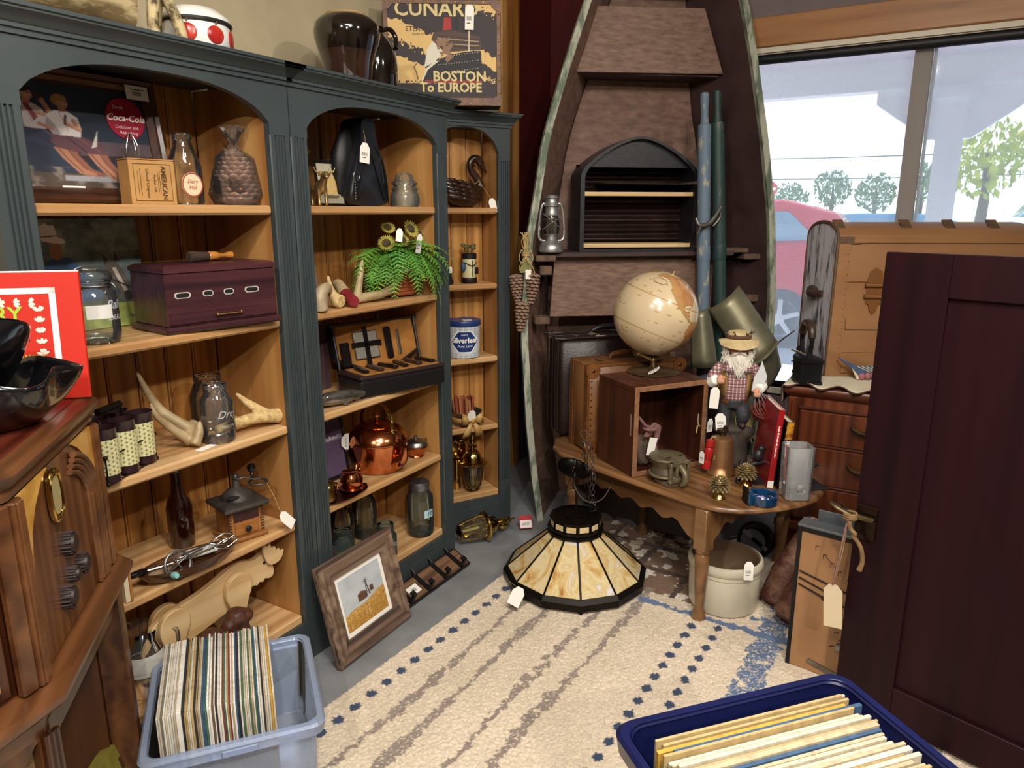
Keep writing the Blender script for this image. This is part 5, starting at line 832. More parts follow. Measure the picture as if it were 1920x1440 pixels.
b.build('clubs', mat('mossy_brown', '#5a5230', .6), t)
x, y, z = U3(-.285, .07, S2); t = thing('dark_bottle', 'small dark bottle half hidden at the left of the golf bag ornament', 'bottle', (x, y, z), 62); MB().lathe([(.034, 0), (.035, .01), (.03, .03), (.014, .075), (.010, .1), (.012, .112), (0, .113)], 24).build('glass', mat('smoked_bottle', '#1b1a1c', .25, coat=.5), t); MB().box(.006, -.028, .05, .018, -.02, .075).build('label', WHITE, t)
x, y, z = U3(-.195, .085, .787+.025); WP = mat('white_pail_paint', '#d3d6d8', .35, 0, '#b9bdc2', 10); BP = mat('blue_pail_paint', '#22386f', .35)
t = thing('paint_pail', 'white and blue lidded metal lard pail on the corner bookcase third shelf', 'pail', (x, y, z-.0), 38); p = Paint(200, 80, '#cfd3d6'); k1 = (p.U*60) % 1; k2 = (p.V*16) % 1; p.a[((k1 < .16) | (k2 < .16)) & ((p.V > .78-1.2*np.abs(p.U-.75)) | (p.V < .08+.8*np.abs(p.U-.75)))] = lin('#8f959c')[:3]
p.poly([(.60, .5), (.68, .83), (.82, .83), (.90, .5), (.82, .17), (.68, .17)], '#e6e8ea'); p.poly([(.61, .5), (.69, .80), (.81, .80), (.89, .5), (.81, .2), (.69, .2)], '#1d3470'); rr = .072
o = p.mesh(1, 1, 'body', vcol('printed_tin', .35, .2), t, lambda u, v: ((rr+.004*v)*cos(2*PI*u), (rr+.004*v)*sin(2*PI*u), .002+v*.148)); MB().lathe([(0, .001), (rr, 0), (rr+.001, .003)], 40, caps=False).build('base', TIN, t); MB().lathe([(.077, .144), (.079, .147), (.079, .166), (.077, .169), (.07, .167), (0, .167)], 40).build('lid', BP, t); MB().box(-.01, -.035, .1672, .03, -.01, .168, M=RZ(15)).build('sticker', WHITE, t)
MB().text('Silverleaf', .034, fn=cyl_fn(rr+.0035, .083, 0), bold=.0009).text('Pure Lard', .017, fn=cyl_fn(rr+.0034, .057, 0), shear=.4).text("SWIFT'S", .009, fn=cyl_fn(rr+.0036, .107, 0)).build('lettering', WHITE, t); b = MB(); b.tube([(.077, 0, .13), (.083, -.02, .11), (.08, -.045, .08), (.078, -.03, .055)], .0015, 6); b.build('bail_handle', TIN, t)
x, y, z = U3(-.19, .08, S4-.045); t = thing('kindling_bucket', 'metal bucket of fatwood sticks tied with a gold bow on the corner bookcase', 'bucket', (x, y, .447), 58); MB().lathe([(.05, 0), (.053, .003), (.072, .105), (.074, .108), (.07, .105), (.05, .006)], 36, caps=False).lathe([(0, .004), (.05, .004)], 30, caps=False).build('bucket', mat('grey_tin_bucket', '#7d7c74', .35, .9, '#5a5950', 20), t)
g = random.Random(2); FW = [wood('fatwood_%s' % n, a, b_, None, 2, 3, .6) for n, a, b_ in (('red', '#6a2a1c', '#95452c'), ('tan', '#8a5230', '#b0754a'))]
for k in range(14): 
    xx, yy = -.045+.0125*(k % 7)+g.uniform(-.002, .002), -.02+.026*(k//7); MB().box(-.0055, -.007, .01, .0055, .007, .172+g.uniform(-.012, .01), 0, T(xx, yy, .0) @ RX(g.uniform(-3, 3)) @ RY(-3+g.uniform(-2, 2))).build('kindling_stick', FW[k % 2], t)
GB = mat('gold_paper_ribbon', '#c9a262', .5, 0, '#a87f42', 25, bump=.6, bs=40); b = MB()
for s in (-1, 1):
    b.loft([[(s*.004, -.068, .075+.008*c) for c in (-1, 1)], [(s*.03, -.082, .085+.022*c) for c in (-1, 1)], [(s*.052, -.078, .09+.028*c) for c in (-1, 1)], [(s*.05, -.066, .085+.02*c) for c in (-1, 1)], [(s*.01, -.066, .075+.009*c) for c in (-1, 1)]], closed=False)
    b.loft([[(s*.004-.006, -.07, .072), (s*.004+.008, -.072, .07)], [(s*.025-.016, -.078, .035), (s*.025+.016, -.08, .038)], [(s*.036-.02, -.072, -.002), (s*.036+.018, -.076, .006)]], closed=False)
b.ell((0, -.073, .077), .011, .01, .012); b.build('bow', GB, t, thick=.0012); b = MB(); b.lathe([(.0645, .06), (.069, .085)], 36, caps=False); b.build('ribbon_band', GB, t, thick=.0012); tag(t, (-.012, -.085, .125), .042, .05, 12, 8, -12, None, False)
def lantern(name, lab, loc, rz, rx=0, ry=0):
    t = thing(name, lab, 'lantern', loc, rz, 'brass carriage lanterns', rx=rx, ry=ry); GLN = bpy.data.materials.get('lantern_glass') or glass('lantern_glass', '#efead2', '#a99f6c', 1, .03)
    b = MB(); b.lathe([(.030, .006), (.04, .03), (.05, .09), (.054, .125)], 8, caps=False); b.build('glass', GLN, t, sharp=10); b = MB()
    for k in range(8): b.tube([(r_*1.015*cos(2*PI*k/8), r_*1.015*sin(2*PI*k/8), z_) for r_, z_ in ((.030, .006), (.04, .03), (.05, .09), (.054, .125))], .0024, 6)
    b.lathe([(0, -.01), (.012, -.006), (.02, 0), (.034, .004), (.033, .01)], 24); b.build('cage', BRASS, t)
    MB().lathe([(.054, .122), (.068, .128), (.071, .134), (.066, .139), (.045, .143), (.043, .155), (.036, .178), (.022, .19), (.011, .194), (.009, .202), (.02, .206), (.021, .212), (.010, .216), (.008, .226), (.015, .23), (.015, .236), (.006, .24), (.0045, .262), (.004, .28), (0, .282)], 36).build('cap', BRASS, t); MB().cyl(.006, .0, .1, 10).build('candle_socket', mat('ivory_candle', '#cfc08a', .5), t); return t
x, y, z = U3(-.175, .05, .175); lantern('carriage_lantern', 'brass carriage lantern standing upright on the bottom of the corner bookcase', (x, y, .176), 60); x, y, z = U3(-.24, .13, .165)
t = thing('brass_wall_mount', 'round brass lantern mount with curled arm behind the upright lantern', 'lantern part', (x+.02, y, .165), 60); b = MB(); b.lathe([(.0, 0), (.05, .0), (.046, .012), (.02, .02), (0, .022)], 30, 0, T(-.0, .0, .2) @ RX(90)); b.tube([(0, -.01, .2), (0, -.03, .24), (.02, -.03, .25)], .008, 10); b.cyl(.02, 0, .15, 16); b.build('mount', BRASS, t)
lantern('carriage_lantern', 'brass carriage lantern lying on its side on the grey floor with a red-edged tag', (-1.715, 2.42, .066), 57, 0, 87); 
t = thing('red_price_tag', 'red-edged price tag on the lantern lying on the floor', 'tag', (-1.535, 2.715, .012), 40, rx=-25); MB().box(-.03, 0, 0, .03, .001, .06).build('card', mat('red_card', '#b01c22', .6), t); MB().box(-.027, -.0012, .003, .027, -.0002, .038).build('white_panel', WHITE, t); MB().text('60.00', .017, T(0, -.002, .02) @ RX(90), 0, shear=.25).build('handwriting', INK, t)
t = thing('brass_wall_mount', 'small brass lantern mount lying behind the fallen lantern', 'lantern part', (-1.63, 2.66, .03), 60); b = MB(); b.ell((0, 0, .0), .03, .024, .024); b.ell((.03, .01, .012), .018); b.ell((-.035, .0, .02), .016); b.build('mount', BRASS, t)

# ---------------------------------------------------------------- in front of the middle bookcase
p = Paint(180, 200, '#c3c8cc'); p.tint('#9ca6ac', p.fbm(4, 4, 2)*.9-.1); hill = .30 + .16*p.U + .02*np.sin(p.U*9); N = p.fbm(50, 3, 3); p.a[p.V < hill] = lin('#b98a3c')[:3]; p.tint('#8a5c20', np.where(p.V < hill, (N-.35)*1.8, 0)); p.tint('#e0bd6c', np.where((p.V < hill) & (p.V > hill-.12), (p.fbm(70, 2, 5)-.4)*2, 0))
p.rect(.36, .42, .56, .55, '#5d4030'); p.poly([(.34, .55), (.46, .60), (.58, .55)], '#6e4a36'); p.rect(.66, .49, .75, .60, '#5c4032'); p.poly([(.55, .43), (.59, .72), (.61, .72), (.66, .45), (.63, .45), (.6, .66), (.58, .44)], '#4a3a34')
for k in range(5): p.line([(.56+.007*k, .47+.05*k), (.65-.008*k, .47+.05*k)], .008, '#4a3a34')
for k in range(6): a = 2*PI*k/6; p.line([(.595, .74), (.595+.055*cos(a), .74+.05*sin(a))], .012, '#4a3a34')
for k in range(40): g = random.Random(k); x_, v_ = g.random(), g.random(); p.line([(x_, v_*.25), (x_+.02, v_*.25+.08)], .004, '#d8b060' if k % 2 else '#e6d9b0')
framed('framed_picture', 'barnwood framed windmill and wheat field picture leaning on the floor', 'picture', (-1.548, 1.668, .001), 91.5, 14, .37, .345, .066, .034, wood('barn_wood', '#3a2a22', '#6b5342', '#8a7460', 0, 1.6, .75), p, .016, WHITE)
t = thing('hook_rack', 'reclaimed wood coat rack with four black iron hooks lying against the middle bookcase', 'rack', (-1.575, 2.075, .013), 90, rx=-62); RW = wood('reclaimed_wood', '#2c1c14', '#5a3c2a', '#8a6848', 0, 2, .7); MB().box(-.215, -.008, 0, .215, .012, .085, b=.002).build('board', RW, t); MB().box(-.222, -.006, -.006, .222, .0145, .091, b=.001).build('iron_rim', IRON, t)
for k in range(4):
    x_ = -.165+k*.11; b = MB(); b.box(x_-.010, -.013, .0, x_+.010, -.008, .085); b.box(x_-.010, -.05, .0, x_+.010, -.008, .008); b.box(x_-.010, -.052, 0, x_+.010, -.044, .022); b.tube([(x_, -.012, .085), (x_, -.02, .11), (x_, -.012, .13)], .008, 8, flat=.5); b.build('hook', IRON, t)
s = MB().box(-.142, -.0095, .02, -.082, -.0085, .058).build('price_sticker', WHITE, t); b = MB(); 
for k in range(10): b.box(-.125+k*.0027, -.0098, .03, -.1237+k*.0027, -.0094, .045)
b.build('barcode', INK, s)
# ---------------------------------------------------------------- the console radio
WRAD = wood('radio_walnut', '#3f2311', '#5c361c', '#764a29', 2, 1.0, .32, coat=.3); WRADX = wood('radio_walnut_moulding', '#432612', '#5e391e', '#744a2b', 0, 1.0, .32, coat=.3); WDK = wood('radio_dark_walnut', '#2a1208', '#42200f', '#54301a', 2, 1.2, .3, coat=.35)
BURL = mat('burl_veneer', '#b9812f', .3, 0, '#d9a956', 22, coat=.35); TOPW = wood('radio_top_mahogany', '#461a10', '#60281a', '#733420', 0, 1, .22, coat=.6); INLAY = mat('light_inlay', '#a8743c', .4)
radio = thing('console_radio', 'walnut console radio cabinet with brass dial and four knobs in the left foreground', 'radio', (-1.205, .493, 0), 136.1)
PL = [(-.40, .42), (-.22, .13), (0, 0), (.455, 0), (.487, .03), (.487, .36), (-.40, .5)]      # plan: canted side, front, small cant
def off(pl, d):
    n = len(pl); out = []
    for i in range(n):
        p0, p1, p2 = Vector(pl[i-1]), Vector(pl[i]), Vector(pl[(i+1) % n]); e1 = (p1-p0).normalized(); e2 = (p2-p1).normalized(); n1 = Vector((e1.y, -e1.x)); n2 = Vector((e2.y, -e2.x)); bi = (n1+n2).normalized(); out.append(tuple(p1 + bi*d/max(.35, bi.dot(n1))))
    return out
def band(prof): return [[(x, y, z) for x, y in off(PL, d)] for d, z in prof]
MB().loft(band([(-.012, .66), (-.012, 1.03)])).build('cabinet', WDK, radio, sharp=20)
MB().loft(band([(-.01, 1.012), (.006, 1.016), (.008, 1.026), (.004, 1.032), (.012, 1.038), (.02, 1.05), (.022, 1.058), (.018, 1.066), (.008, 1.07), (-.006, 1.07)])).build('top_moulding', WRADX, radio, sharp=30); MB().loft(band([(-.012, 1.0695), (-.012, 1.0712)])).build('top_panel', TOPW, radio)
MB().loft(band([(-.015, .60), (.0, .60), (.004, .635), (.03, .65), (.044, .664), (.046, .676), (.038, .684), (.02, .686), (-.012, .688)])).build('ledge_moulding', WRADX, radio, sharp=30)
FY = -.0
MB().box(.02, -.004, .69, .455, .01, 1.012).build('front_panel', WRAD, radio)
for s, x0 in ((0, -.004), (1, .428)):
    b = MB(); b.box(x0, -.014, .688, x0+.034, .012, 1.012, b=.003)
    for k in range(3): b.box(x0+.006+k*.0085, -.018, .69, x0+.011+k*.0085, -.012, 1.01, b=.002)
    b.build('corner_post', WRADX, radio)
b = MB()                                                       # reeded arch
for k in range(4):
    o_ = k*.011; pts = []
    for a in range(0, 19): th = PI*a/18; pts.append((.225+(.155-o_)*cos(PI-th)*1.12, -.008-.002*(3-k), .885+(.118-o_)*sin(th)))
    pts = [p for p in pts if p[0] > .27]; b.tube([p for p in pts] + [(pts[-1][0], pts[-1][1], .69)], .0062, 8)
b.build('arch_reeding', WRADX, radio)
MB().box(.366, -.016, .69, .41, -.003, .885, b=.003).build('pilaster', WRADX, radio)
b = MB(); b.prism([(.428, 1.012), (.30, 1.012), (.335, .995), (.375, .965), (.40, .925), (.405, .895), (.428, .895)], -.0, .006, 0, Matrix(((1, 0, 0, 0), (0, 0, 1, -.0085), (0, 1, 0, 0), (0, 0, 0, 1)))); b.build('burl_spandrel', BURL, radio); b = MB(); b.prism([(.03, 1.012), (.165, 1.012), (.13, 1.0), (.09, .97), (.062, .935), (.05, .895), (.045, .855), (.03, .93)], -.0, .006, 0, Matrix(((1, 0, 0, 0), (0, 0, 1, -.0085), (0, 1, 0, 0), (0, 0, 0, 1)))); b.build('burl_spandrel', BURL, radio)
b = MB(); esc = smooth_poly([(.155, .915), (.178, .905), (.20, .915), (.207, .955), (.20, .995), (.178, 1.005), (.155, .995), (.148, .955)], 2); b.prism(esc, 0, .006, 0, Matrix(((1, 0, 0, 0), (0, 0, 1, -.012), (0, 1, 0, 0), (0, 0, 0, 1)))); b.tube([(x, -.012, z) for x, z in esc], .004, 6, closed=True)
for k in range(7):
    for zz in (.912, .998): b.ell((.160+k*.006, -.014, zz+(.004 if zz < .95 else -.004)*abs(k-3)/3), .0045, .003, .0045, 8, 5)
e = b.build('dial_escutcheon', BRASS, radio); MB().prism([((x-.178)*.72+.178, (z-.955)*.74+.955) for x, z in esc], 0, .001, 0, Matrix(((1, 0, 0, 0), (0, 0, 1, -.0135), (0, 1, 0, 0), (0, 0, 0, 1)))).build('dial_window', mat('brass_dial', '#cdc08a', .38, .5), e)
KN = mat('brown_bakelite', '#2a1a16', .5)
for x, z, r_ in ((.206, .848, .021), (.203, .787, .0135), (.258, .782, .019), (.165, .76, .02)):
    b = MB(); b.lathe([(r_*.9, 0), (r_, .004), (r_*.92, .018), (r_*.75, .024), (0, .025)], 24, 0, T(x, -.0, z) @ RX(90))
    for k in range(16): b.tube([tuple(T(x, 0, z) @ RX(90) @ Vector((r_*cos(2*PI*k/16), r_*sin(2*PI*k/16), q))) for q in (.003, .02)], .0022, 5)
    b.build('knob', KN, radio)
# canted side: inlaid panel above, grille arch below
A2, A0 = Vector((-.22, .13)), Vector((0, 0)); ang_ = math.degrees(math.atan2((A0-A2).y, (A0-A2).x)); MS = T(A2.x, A2.y, 0) @ RZ(ang_); Ls = (A0-A2).length
b = MB(); b.box(.004, -.012, .69, .032, .004, 1.012, 0, MS, b=.003).build('side_post', WRADX, radio); MB().box(Ls-.03, -.012, .69, Ls-.002, .004, 1.012, 0, MS, b=.003).build('side_post', WRADX, radio); b = MB().box(.045, .004, .70, Ls-.04, .0065, .995, 0, MS); b.build('side_panel', WDK, radio)
b = MB()
for q in ((.06, .715, .063, .98), (Ls-.058, .715, Ls-.055, .98), (.06, .715, Ls-.055, .718), (.06, .977, Ls-.055, .98)): b.box(q[0], .003, q[1], q[2], .0055, q[3], 0, MS)
b.build('inlay_line', INLAY, radio)
b = MB(); pl = [(.0, .0), (.0, .62), (Ls, .62), (Ls, .0), (Ls-.012, .0), (Ls-.012, .592), (Ls-.02, .59), (Ls-.038, .57), (Ls-.06, .53), (Ls-.082, .47), (Ls-.10, .40), (Ls-.112, .30), (Ls-.118, 0)]; b.prism(pl, 0, .02, 0, MS @ Matrix(((1, 0, 0, 0), (0, 0, 1, .0), (0, 1, 0, 0), (0, 0, 0, 1)))); b.build('lower_side_arch', WRAD, radio)
MB().box(.03, .018, .02, Ls-.004, .022, .60, 0, MS).build('grille_cloth', mat('woven_grille_cloth', '#8a6f48', .9, 0, '#6e5636', 160, .4, .6, bump=.8, bs=260), radio)
for k in range(3): MB().tube([tuple(MS @ Vector((Ls-.004+k*.010, -.006, z))) for z in (.0, .60)], .006, 8).build('corner_reed', WDK, radio)
MB().box(.448, .05, 0, .462, .35, .62).build('inner_side_panel', WRAD, radio); MB().box(.03, .335, 0, .447, .345, .60).build('inner_back_panel', WDK, radio); MB().box(.012, .0, .56, .455, .03, .605, b=.002).build('apron', WRADX, radio)
MB().box(.452, -.012, .0, .485, .05, .64, b=.004).build('front_leg', WRADX, radio); MB().box(.01, -.004, 0, .04, .05, .62, b=.004).build('front_leg', WRADX, radio)
MB().loft(band([(-.03, .02), (-.03, .61)])[0:2]).build('lower_back', WDK, radio) if False else MB().box(-.3, .35, 0, .5, .37, .64).build('back_board', WDK, radio)
# on the radio: record bowls and a boxed album
VIN = mat('black_vinyl', '#0a0a0c', .16, 0, '#0f0f12', 12, coat=.6)
def vinyl_bowl(lab, loc, rz, rx=0, ry=0, s=1, seed=1, hh=.105):
    g = random.Random(seed); ph = [g.uniform(0, 6) for _ in range(3)]; N_ = 96; rg = []
    for i in range(17):
        u = i/16
        if u < .35: r_ = .075*u/.35; z_ = 0
        else: q = (u-.35)/.65; r_ = .075+.075*math.sin(q*PI/2)**1.0*1.0; z_ = hh*q**1.25
        w = max(0, (u-.4)/.6)**1.5; rg.append([(s*(r_*(1+w*(.11*cos(5*a+ph[0])+.04*cos(3*a+ph[1]))))*1.0*cos(a), s*(r_*(1+w*(.11*cos(5*a+ph[0])+.04*cos(3*a+ph[1]))))*sin(a), s*(z_*(1+w*.09*cos(5*a+ph[0]+PI)))) for a in [2*PI*k/N_ for k in range(N_)]])
    b = MB(); b.loft(rg, caps=False); return solo(b, 'record_bowl', VIN, lab, 'bowl', loc, rz, 'wavy bowls made of black records', rx=rx, ry=ry, thick=.0022, sharp=180)
vinyl_bowl('lower wavy black record bowl standing on the radio top', (-1.46, .60, 1.0725), 20, s=.92, seed=3); vinyl_bowl('upper wavy black record bowl tilted inside the lower one', (-1.44, .555, 1.148), 30, rx=-20, ry=-38, s=.82, seed=5, hh=.085)
alb = thing('record_album', 'bright red record album leaning up behind the black bowls on the radio', 'album', (-1.60, .715, 1.072), 45, rx=-6)
REDC = mat('album_red', '#cc2b1a', .5, 0, '#c42717', 3); MB().box(-.13, 0, 0, .13, .012, .262, b=.0015).build('cover', REDC, alb); b = MB(); b.box(-.129, .001, .2605, .129, .011, .2645); b.build('page_edge', WHITE, alb)
b = MB()
for q in ((-.105, .035, .085, .047), (-.105, .218, .085, .23), (.073, .035, .085, .23), (-.105, .035, -.093, .23)): b.box(q[0], -.0008, q[1], q[2], -.0002, q[3])
b.build('cream_border', WHITE, alb); b = MB(); g = random.Random(6)
def leafrow(x, z, rot):
    for k in range(5): M_ = T(x, -.0008, z) @ RY(rot+g.uniform(-20, 20)+(-60+30*k)); b.ell((0, 0, .007), .0028, .0004, .006, 6, 4, 0, M_)
for k in range(7): leafrow(.052, .05+k*.022, 0)
for k in range(6): leafrow(.035-k*.027, .2, 90)
b.build('leaf_border', mat('pale_leaf_print', '#f0d8cc', .6), alb)
MB().text('RY', .042, T(-.004, -.001, .176) @ RX(90), 0, bold=.0008).build('green_lettering', mat('lime_lettering', '#a8c93a', .6), alb); b = MB().text('music', .024, T(.025, -.001, .09) @ RX(90), 0, shear=.2, bold=.0006); b.build('yellow_lettering', mat('yellow_lettering', '#d9b23a', .6), alb); b = MB().text('RECORDING', .0085, T(.02, -.001, .062) @ RX(90), 0, bold=.0004); b.box(-.06, -.0012, .122, .03, -.0006, .131); b.build('black_print', INK, alb); MB().box(-.02, -.0012, .045, .045, -.0006, .056).build('green_bar', mat('green_bar_print', '#8fae2c', .6), alb)
t = thing('game_board', 'yellow-green wooden board with dark squares leaning by the radio foot', 'board', (-1.52, .79, .0), 120, rx=-14); YG = mat('yellow_green_paint', '#8f8436', .6, 0, '#73692a', 15, bump=.2); MB().prism(smooth_poly([(-.07, 0), (.07, 0), (.07, .21), (.05, .225), (-.05, .225), (-.07, .21)], 1), -.014, .014, 0, XZ(0)).build('board', YG, t); b = MB()
for i in range(4):
    for j in range(4):
        if (i+j) % 2: b.box(-.055+i*.028, -.0152, .05+j*.036, -.029+i*.028, -.0142, .083+j*.036)
b.build('dark_squares', mat('brown_square_paint', '#4a2a18', .6), t)

# ---------------------------------------------------------------- records in the clear tub
EDG = ['#e6dfd0', '#d8cbb0', '#c2ae8e', '#efeae0', '#b8a070', '#d2c8b8', '#a88c5a', '#8a3a34', '#b32e2e', '#3c5a7a', '#2b2b30', '#4a6a4c', '#c79a3c', '#7d7468', '#e9e4d8', '#9c2c34', '#c7bba4', '#26364e', '#dcd4c4', '#6a5240']
EN = ['white', 'cream', 'tan', 'white', 'buff', 'grey-white', 'brown', 'dark red', 'red', 'blue', 'black', 'green', 'yellow', 'grey', 'white', 'crimson', 'beige', 'navy', 'pale grey', 'dark brown']
EM = [mat('sleeve_edge_%s_%s' % (n.replace(' ', '_').replace('-', '_'), 'abcdefghijklmnopqrst'[i]), c, .75, 0, tuple(x*.62 for x in lin(c)[:3]), 60, .4, .75, vscale=(1, 1, .35)) for i, (c, n) in enumerate(zip(EDG, EN))]
ORD = lambda n: {1: 'first', 2: 'second', 3: 'third'}.get(n, '%d%s' % (n, {1: 'st', 2: 'nd', 3: 'rd'}.get(n % 10 if n//10 != 1 else 0, 'th')))
# tub frame: local x = row direction (left to right in the photo), local y = away from the camera
TB = (-1.474+.004, .836+.0, 0); TRZ = 90-38.4
w_dir = Vector((.617, .787)); l_dir = Vector((-.815, .575))
clear_c = Vector((-1.345, .81)) ; g = random.Random(21)
BLUEC = glass('clear_blue_plastic', '#cfdffc', '#a9c2f4', .9, .34, .2)
a_, c_ = Vector((-1.397, .790)), Vector((-1.238, .993)); wd = (c_-a_).normalized(); ld = Vector((-wd.y, wd.x)); rzr = math.degrees(math.atan2(wd.y, wd.x))
N_ = 58; L_ = (c_-a_).length; widths = [g.choice((.0028, .0032, .0036, .004, .0045)) for _ in range(N_)]; widths[9] = .0095; sc_ = (L_-.004)/sum(widths); x_ = 0; cache = {}
for i in range(N_):
    w_ = widths[i]*sc_; ci = g.choice((0, 1, 1, 2, 3, 4, 5, 6, 7, 9, 10, 10, 11, 12, 13, 14, 15, 16, 17, 18, 19, 1, 2, 5, 16)) if i != 9 else 3
    h_ = .312+g.uniform(-.004, .004)
    b = MB().box(.0002, 0, 0, w_-.0003, .308, h_, b=.0004); pos = a_ + wd*x_ + ld*g.uniform(-.003, .004)
    solo(b, 'record_sleeve', EM[ci], '%s edged record sleeve, %s from the left in the clear plastic tub' % (EN[ci], ORD(i+1)), 'record', (pos.x, pos.y, .036), rzr, 'records in the clear plastic tub', ry=0, smooth=False)
    x_ += w_
def tub(name, lab, loc, rz, W0, D0, W1, D1, H_, m, rimw=.016, lipm=None):
    t = thing(name, lab, 'tub', loc, rz)
    def rr(w, d, z, r_=.03): return [(sx*(w/2-r_)+r_*cos(a), sy*(d/2-r_)+r_*sin(a), z) for sx, sy, a0 in ((1, -1, -PI/2), (1, 1, 0), (-1, 1, PI/2), (-1, -1, PI)) for a in [a0+PI/2*k/6 for k in range(7)]]
    b = MB(); b.loft([rr(W0, D0, 0), rr(W0+.008, D0+.008, .006), rr(W1, D1, H_)], caps=False); n = 28; b.add(rr(W0, D0, .0005), [tuple(range(n))]); b.build('shell', m, t)
    b = MB(); b.loft([rr(W1, D1, H_-.028), rr(W1+2*rimw, D1+2*rimw, H_-.030), rr(W1+2*rimw+.006, D1+2*rimw+.006, H_-.006), rr(W1+2*rimw-.004, D1+2*rimw-.004, H_), rr(W1+.004, D1+.004, H_), rr(W1-.004, D1-.004, H_-.006)], caps=False); b.build('rim', lipm or m, t); return t, rr
cx = (Vector((-1.51, 1.281))*.0 + Vector((-1.179, 1.067)) + Vector((-1.403, .769)))/2; ctr = cx + ld*.185 + wd*-.006 + Vector((.012, -.010))
t, rr = tub('plastic_tub', 'clear blue-tinted plastic tub full of records on the floor by the left bookcase', (ctr.x, ctr.y, .032), rzr, .345, .35, .372, .375, .232, BLUEC)
b = MB().box(-.03, -.2095, .205, .05, -.2045, .222, b=.002); b.build('handle', BLUEC, t)
lb = MB().box(-.03, -.172, .075, .075, -.171, .115, M=T(0, -.013, 0)).build('paper_label', CREAM, t); MB().text('CREATIVITY', .017, T(.022, -.1858, .098) @ RX(90), 0).build('lettering', INK, lb)

# ---------------------------------------------------------------- records in the dark blue tub, raised on a low bench
NAVY = mat('navy_plastic', '#131a4a', .35, 0, '#10163f', 8, coat=.1)
a2_, b2_ = Vector((-.275, .847)), Vector((-.068, 1.083)); ld2 = (b2_-a2_).normalized(); wd2 = Vector((ld2.y, -ld2.x)); rz2 = math.degrees(math.atan2(ld2.y, ld2.x))
c0 = (Vector((-.328, .835)) + Vector((-.062, 1.14)))/2; ctr2 = c0 + wd2*.265
t, rr = tub('plastic_tub', 'dark blue plastic tub full of records in the right foreground', (ctr2.x, ctr2.y, .42), rz2, .345, .48, .375, .52, .315, NAVY, .013)
MB().box(-.11, .225, .275, .11, .25, .292, b=.006).build('grip_recess', NAVY, t)
bt = thing('bench', 'low plain bench hidden under the dark blue tub', 'bench', (ctr2.x, ctr2.y, 0), rz2); MB().box(-.19, -.26, .38, .19, .26, .419).build('top', DWD, bt)
for sx in (-1, 1):
    for sy in (-1, 1): MB().box(sx*.17-.015, sy*.24-.015, 0, sx*.17+.015, sy*.24+.015, .38).build('leg', DWD, bt)
N2_ = 44; g = random.Random(8); y_ = 0; PN = (1, 2, 2, 16, 4, 5, 6, 16, 4, 2, 1, 16, 10, 2, 4, 2, 16, 13, 6, 1, 2, 4, 19, 11, 9)
for i in range(N2_):
    w_ = g.choice((.0055, .007, .008, .0095)); ci = g.choice(PN) if i not in (3, 4, 6) else (12, 9, 1)[(3, 4, 6).index(i)]
    lean = -12 + 3*sin(i*.9) + g.uniform(-2, 2); b = MB().box(0, .0, 0, .313, w_-.0012-.0016*(i % 3 == 0), .314+g.uniform(-.005, .003), b=.0008); p0 = a2_ + wd2*(.012+y_+w_) + ld2*(g.uniform(-.012, .012)+.02*(i > 3)*min(1, i/14)*.0)
    solo(b, 'record_sleeve', EM[ci], '%s edged record sleeve, %s from the back in the dark blue tub' % (EN[ci], ORD(i+1)), 'record', (p0.x, p0.y, .430), rz2, 'records in the dark blue tub', rx=0, smooth=False)
    y_ += w_
    if y_ > .45: break
# ---------------------------------------------------------------- the upright rowboat
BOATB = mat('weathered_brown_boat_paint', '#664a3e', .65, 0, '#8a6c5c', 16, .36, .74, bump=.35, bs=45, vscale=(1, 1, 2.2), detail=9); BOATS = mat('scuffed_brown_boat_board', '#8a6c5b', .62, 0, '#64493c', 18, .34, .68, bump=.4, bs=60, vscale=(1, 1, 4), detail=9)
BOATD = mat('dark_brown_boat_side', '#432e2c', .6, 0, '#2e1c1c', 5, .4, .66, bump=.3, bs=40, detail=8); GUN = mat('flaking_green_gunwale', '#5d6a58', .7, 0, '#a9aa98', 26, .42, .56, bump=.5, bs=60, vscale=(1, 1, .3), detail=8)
boat = thing('rowboat', 'half of an old brown wooden rowboat stood on end as a shelf in the corner', 'boat', (-1.543, 2.852, 0), 40)
GL = [(0, .013), (.25, -.02), (.473, -.042), (.928, -.07), (1.331, -.048), (1.491, -.018), (1.757, .022), (2.014, .097), (2.306, .194), (2.6, .30), (2.86, .41)]
GR = [(0, 1.05), (.4, 1.095), (.845, 1.118), (1.051, 1.114), (1.445, 1.073), (1.772, 1.011), (2.103, .932), (2.334, .869), (2.6, .77), (2.86, .66)]
def ip(t_, z): 
    for (a, b_), (c, d) in zip(t_[:-1], t_[1:]):
        if z <= c: return b_ + (d-b_)*(z-a)/(c-a)
    return t_[-1][1]
ZS = [i*2.86/30 for i in range(31)]
def hull(z): f = max(.35, 1-max(0, z-1.9)*.55); L_, R_ = ip(GL, z), ip(GR, z); fl = min(.17, (R_-L_)*.22); return L_, R_, L_+fl, R_-fl, .34*f
b = MB(); rg = [[(hull(z)[2], hull(z)[4], z), (hull(z)[3], hull(z)[4], z), (hull(z)[3], hull(z)[4]+.016, z), (hull(z)[2], hull(z)[4]+.016, z)] for z in ZS]; b.loft(rg); b.build('bottom_board', BOATB, boat)
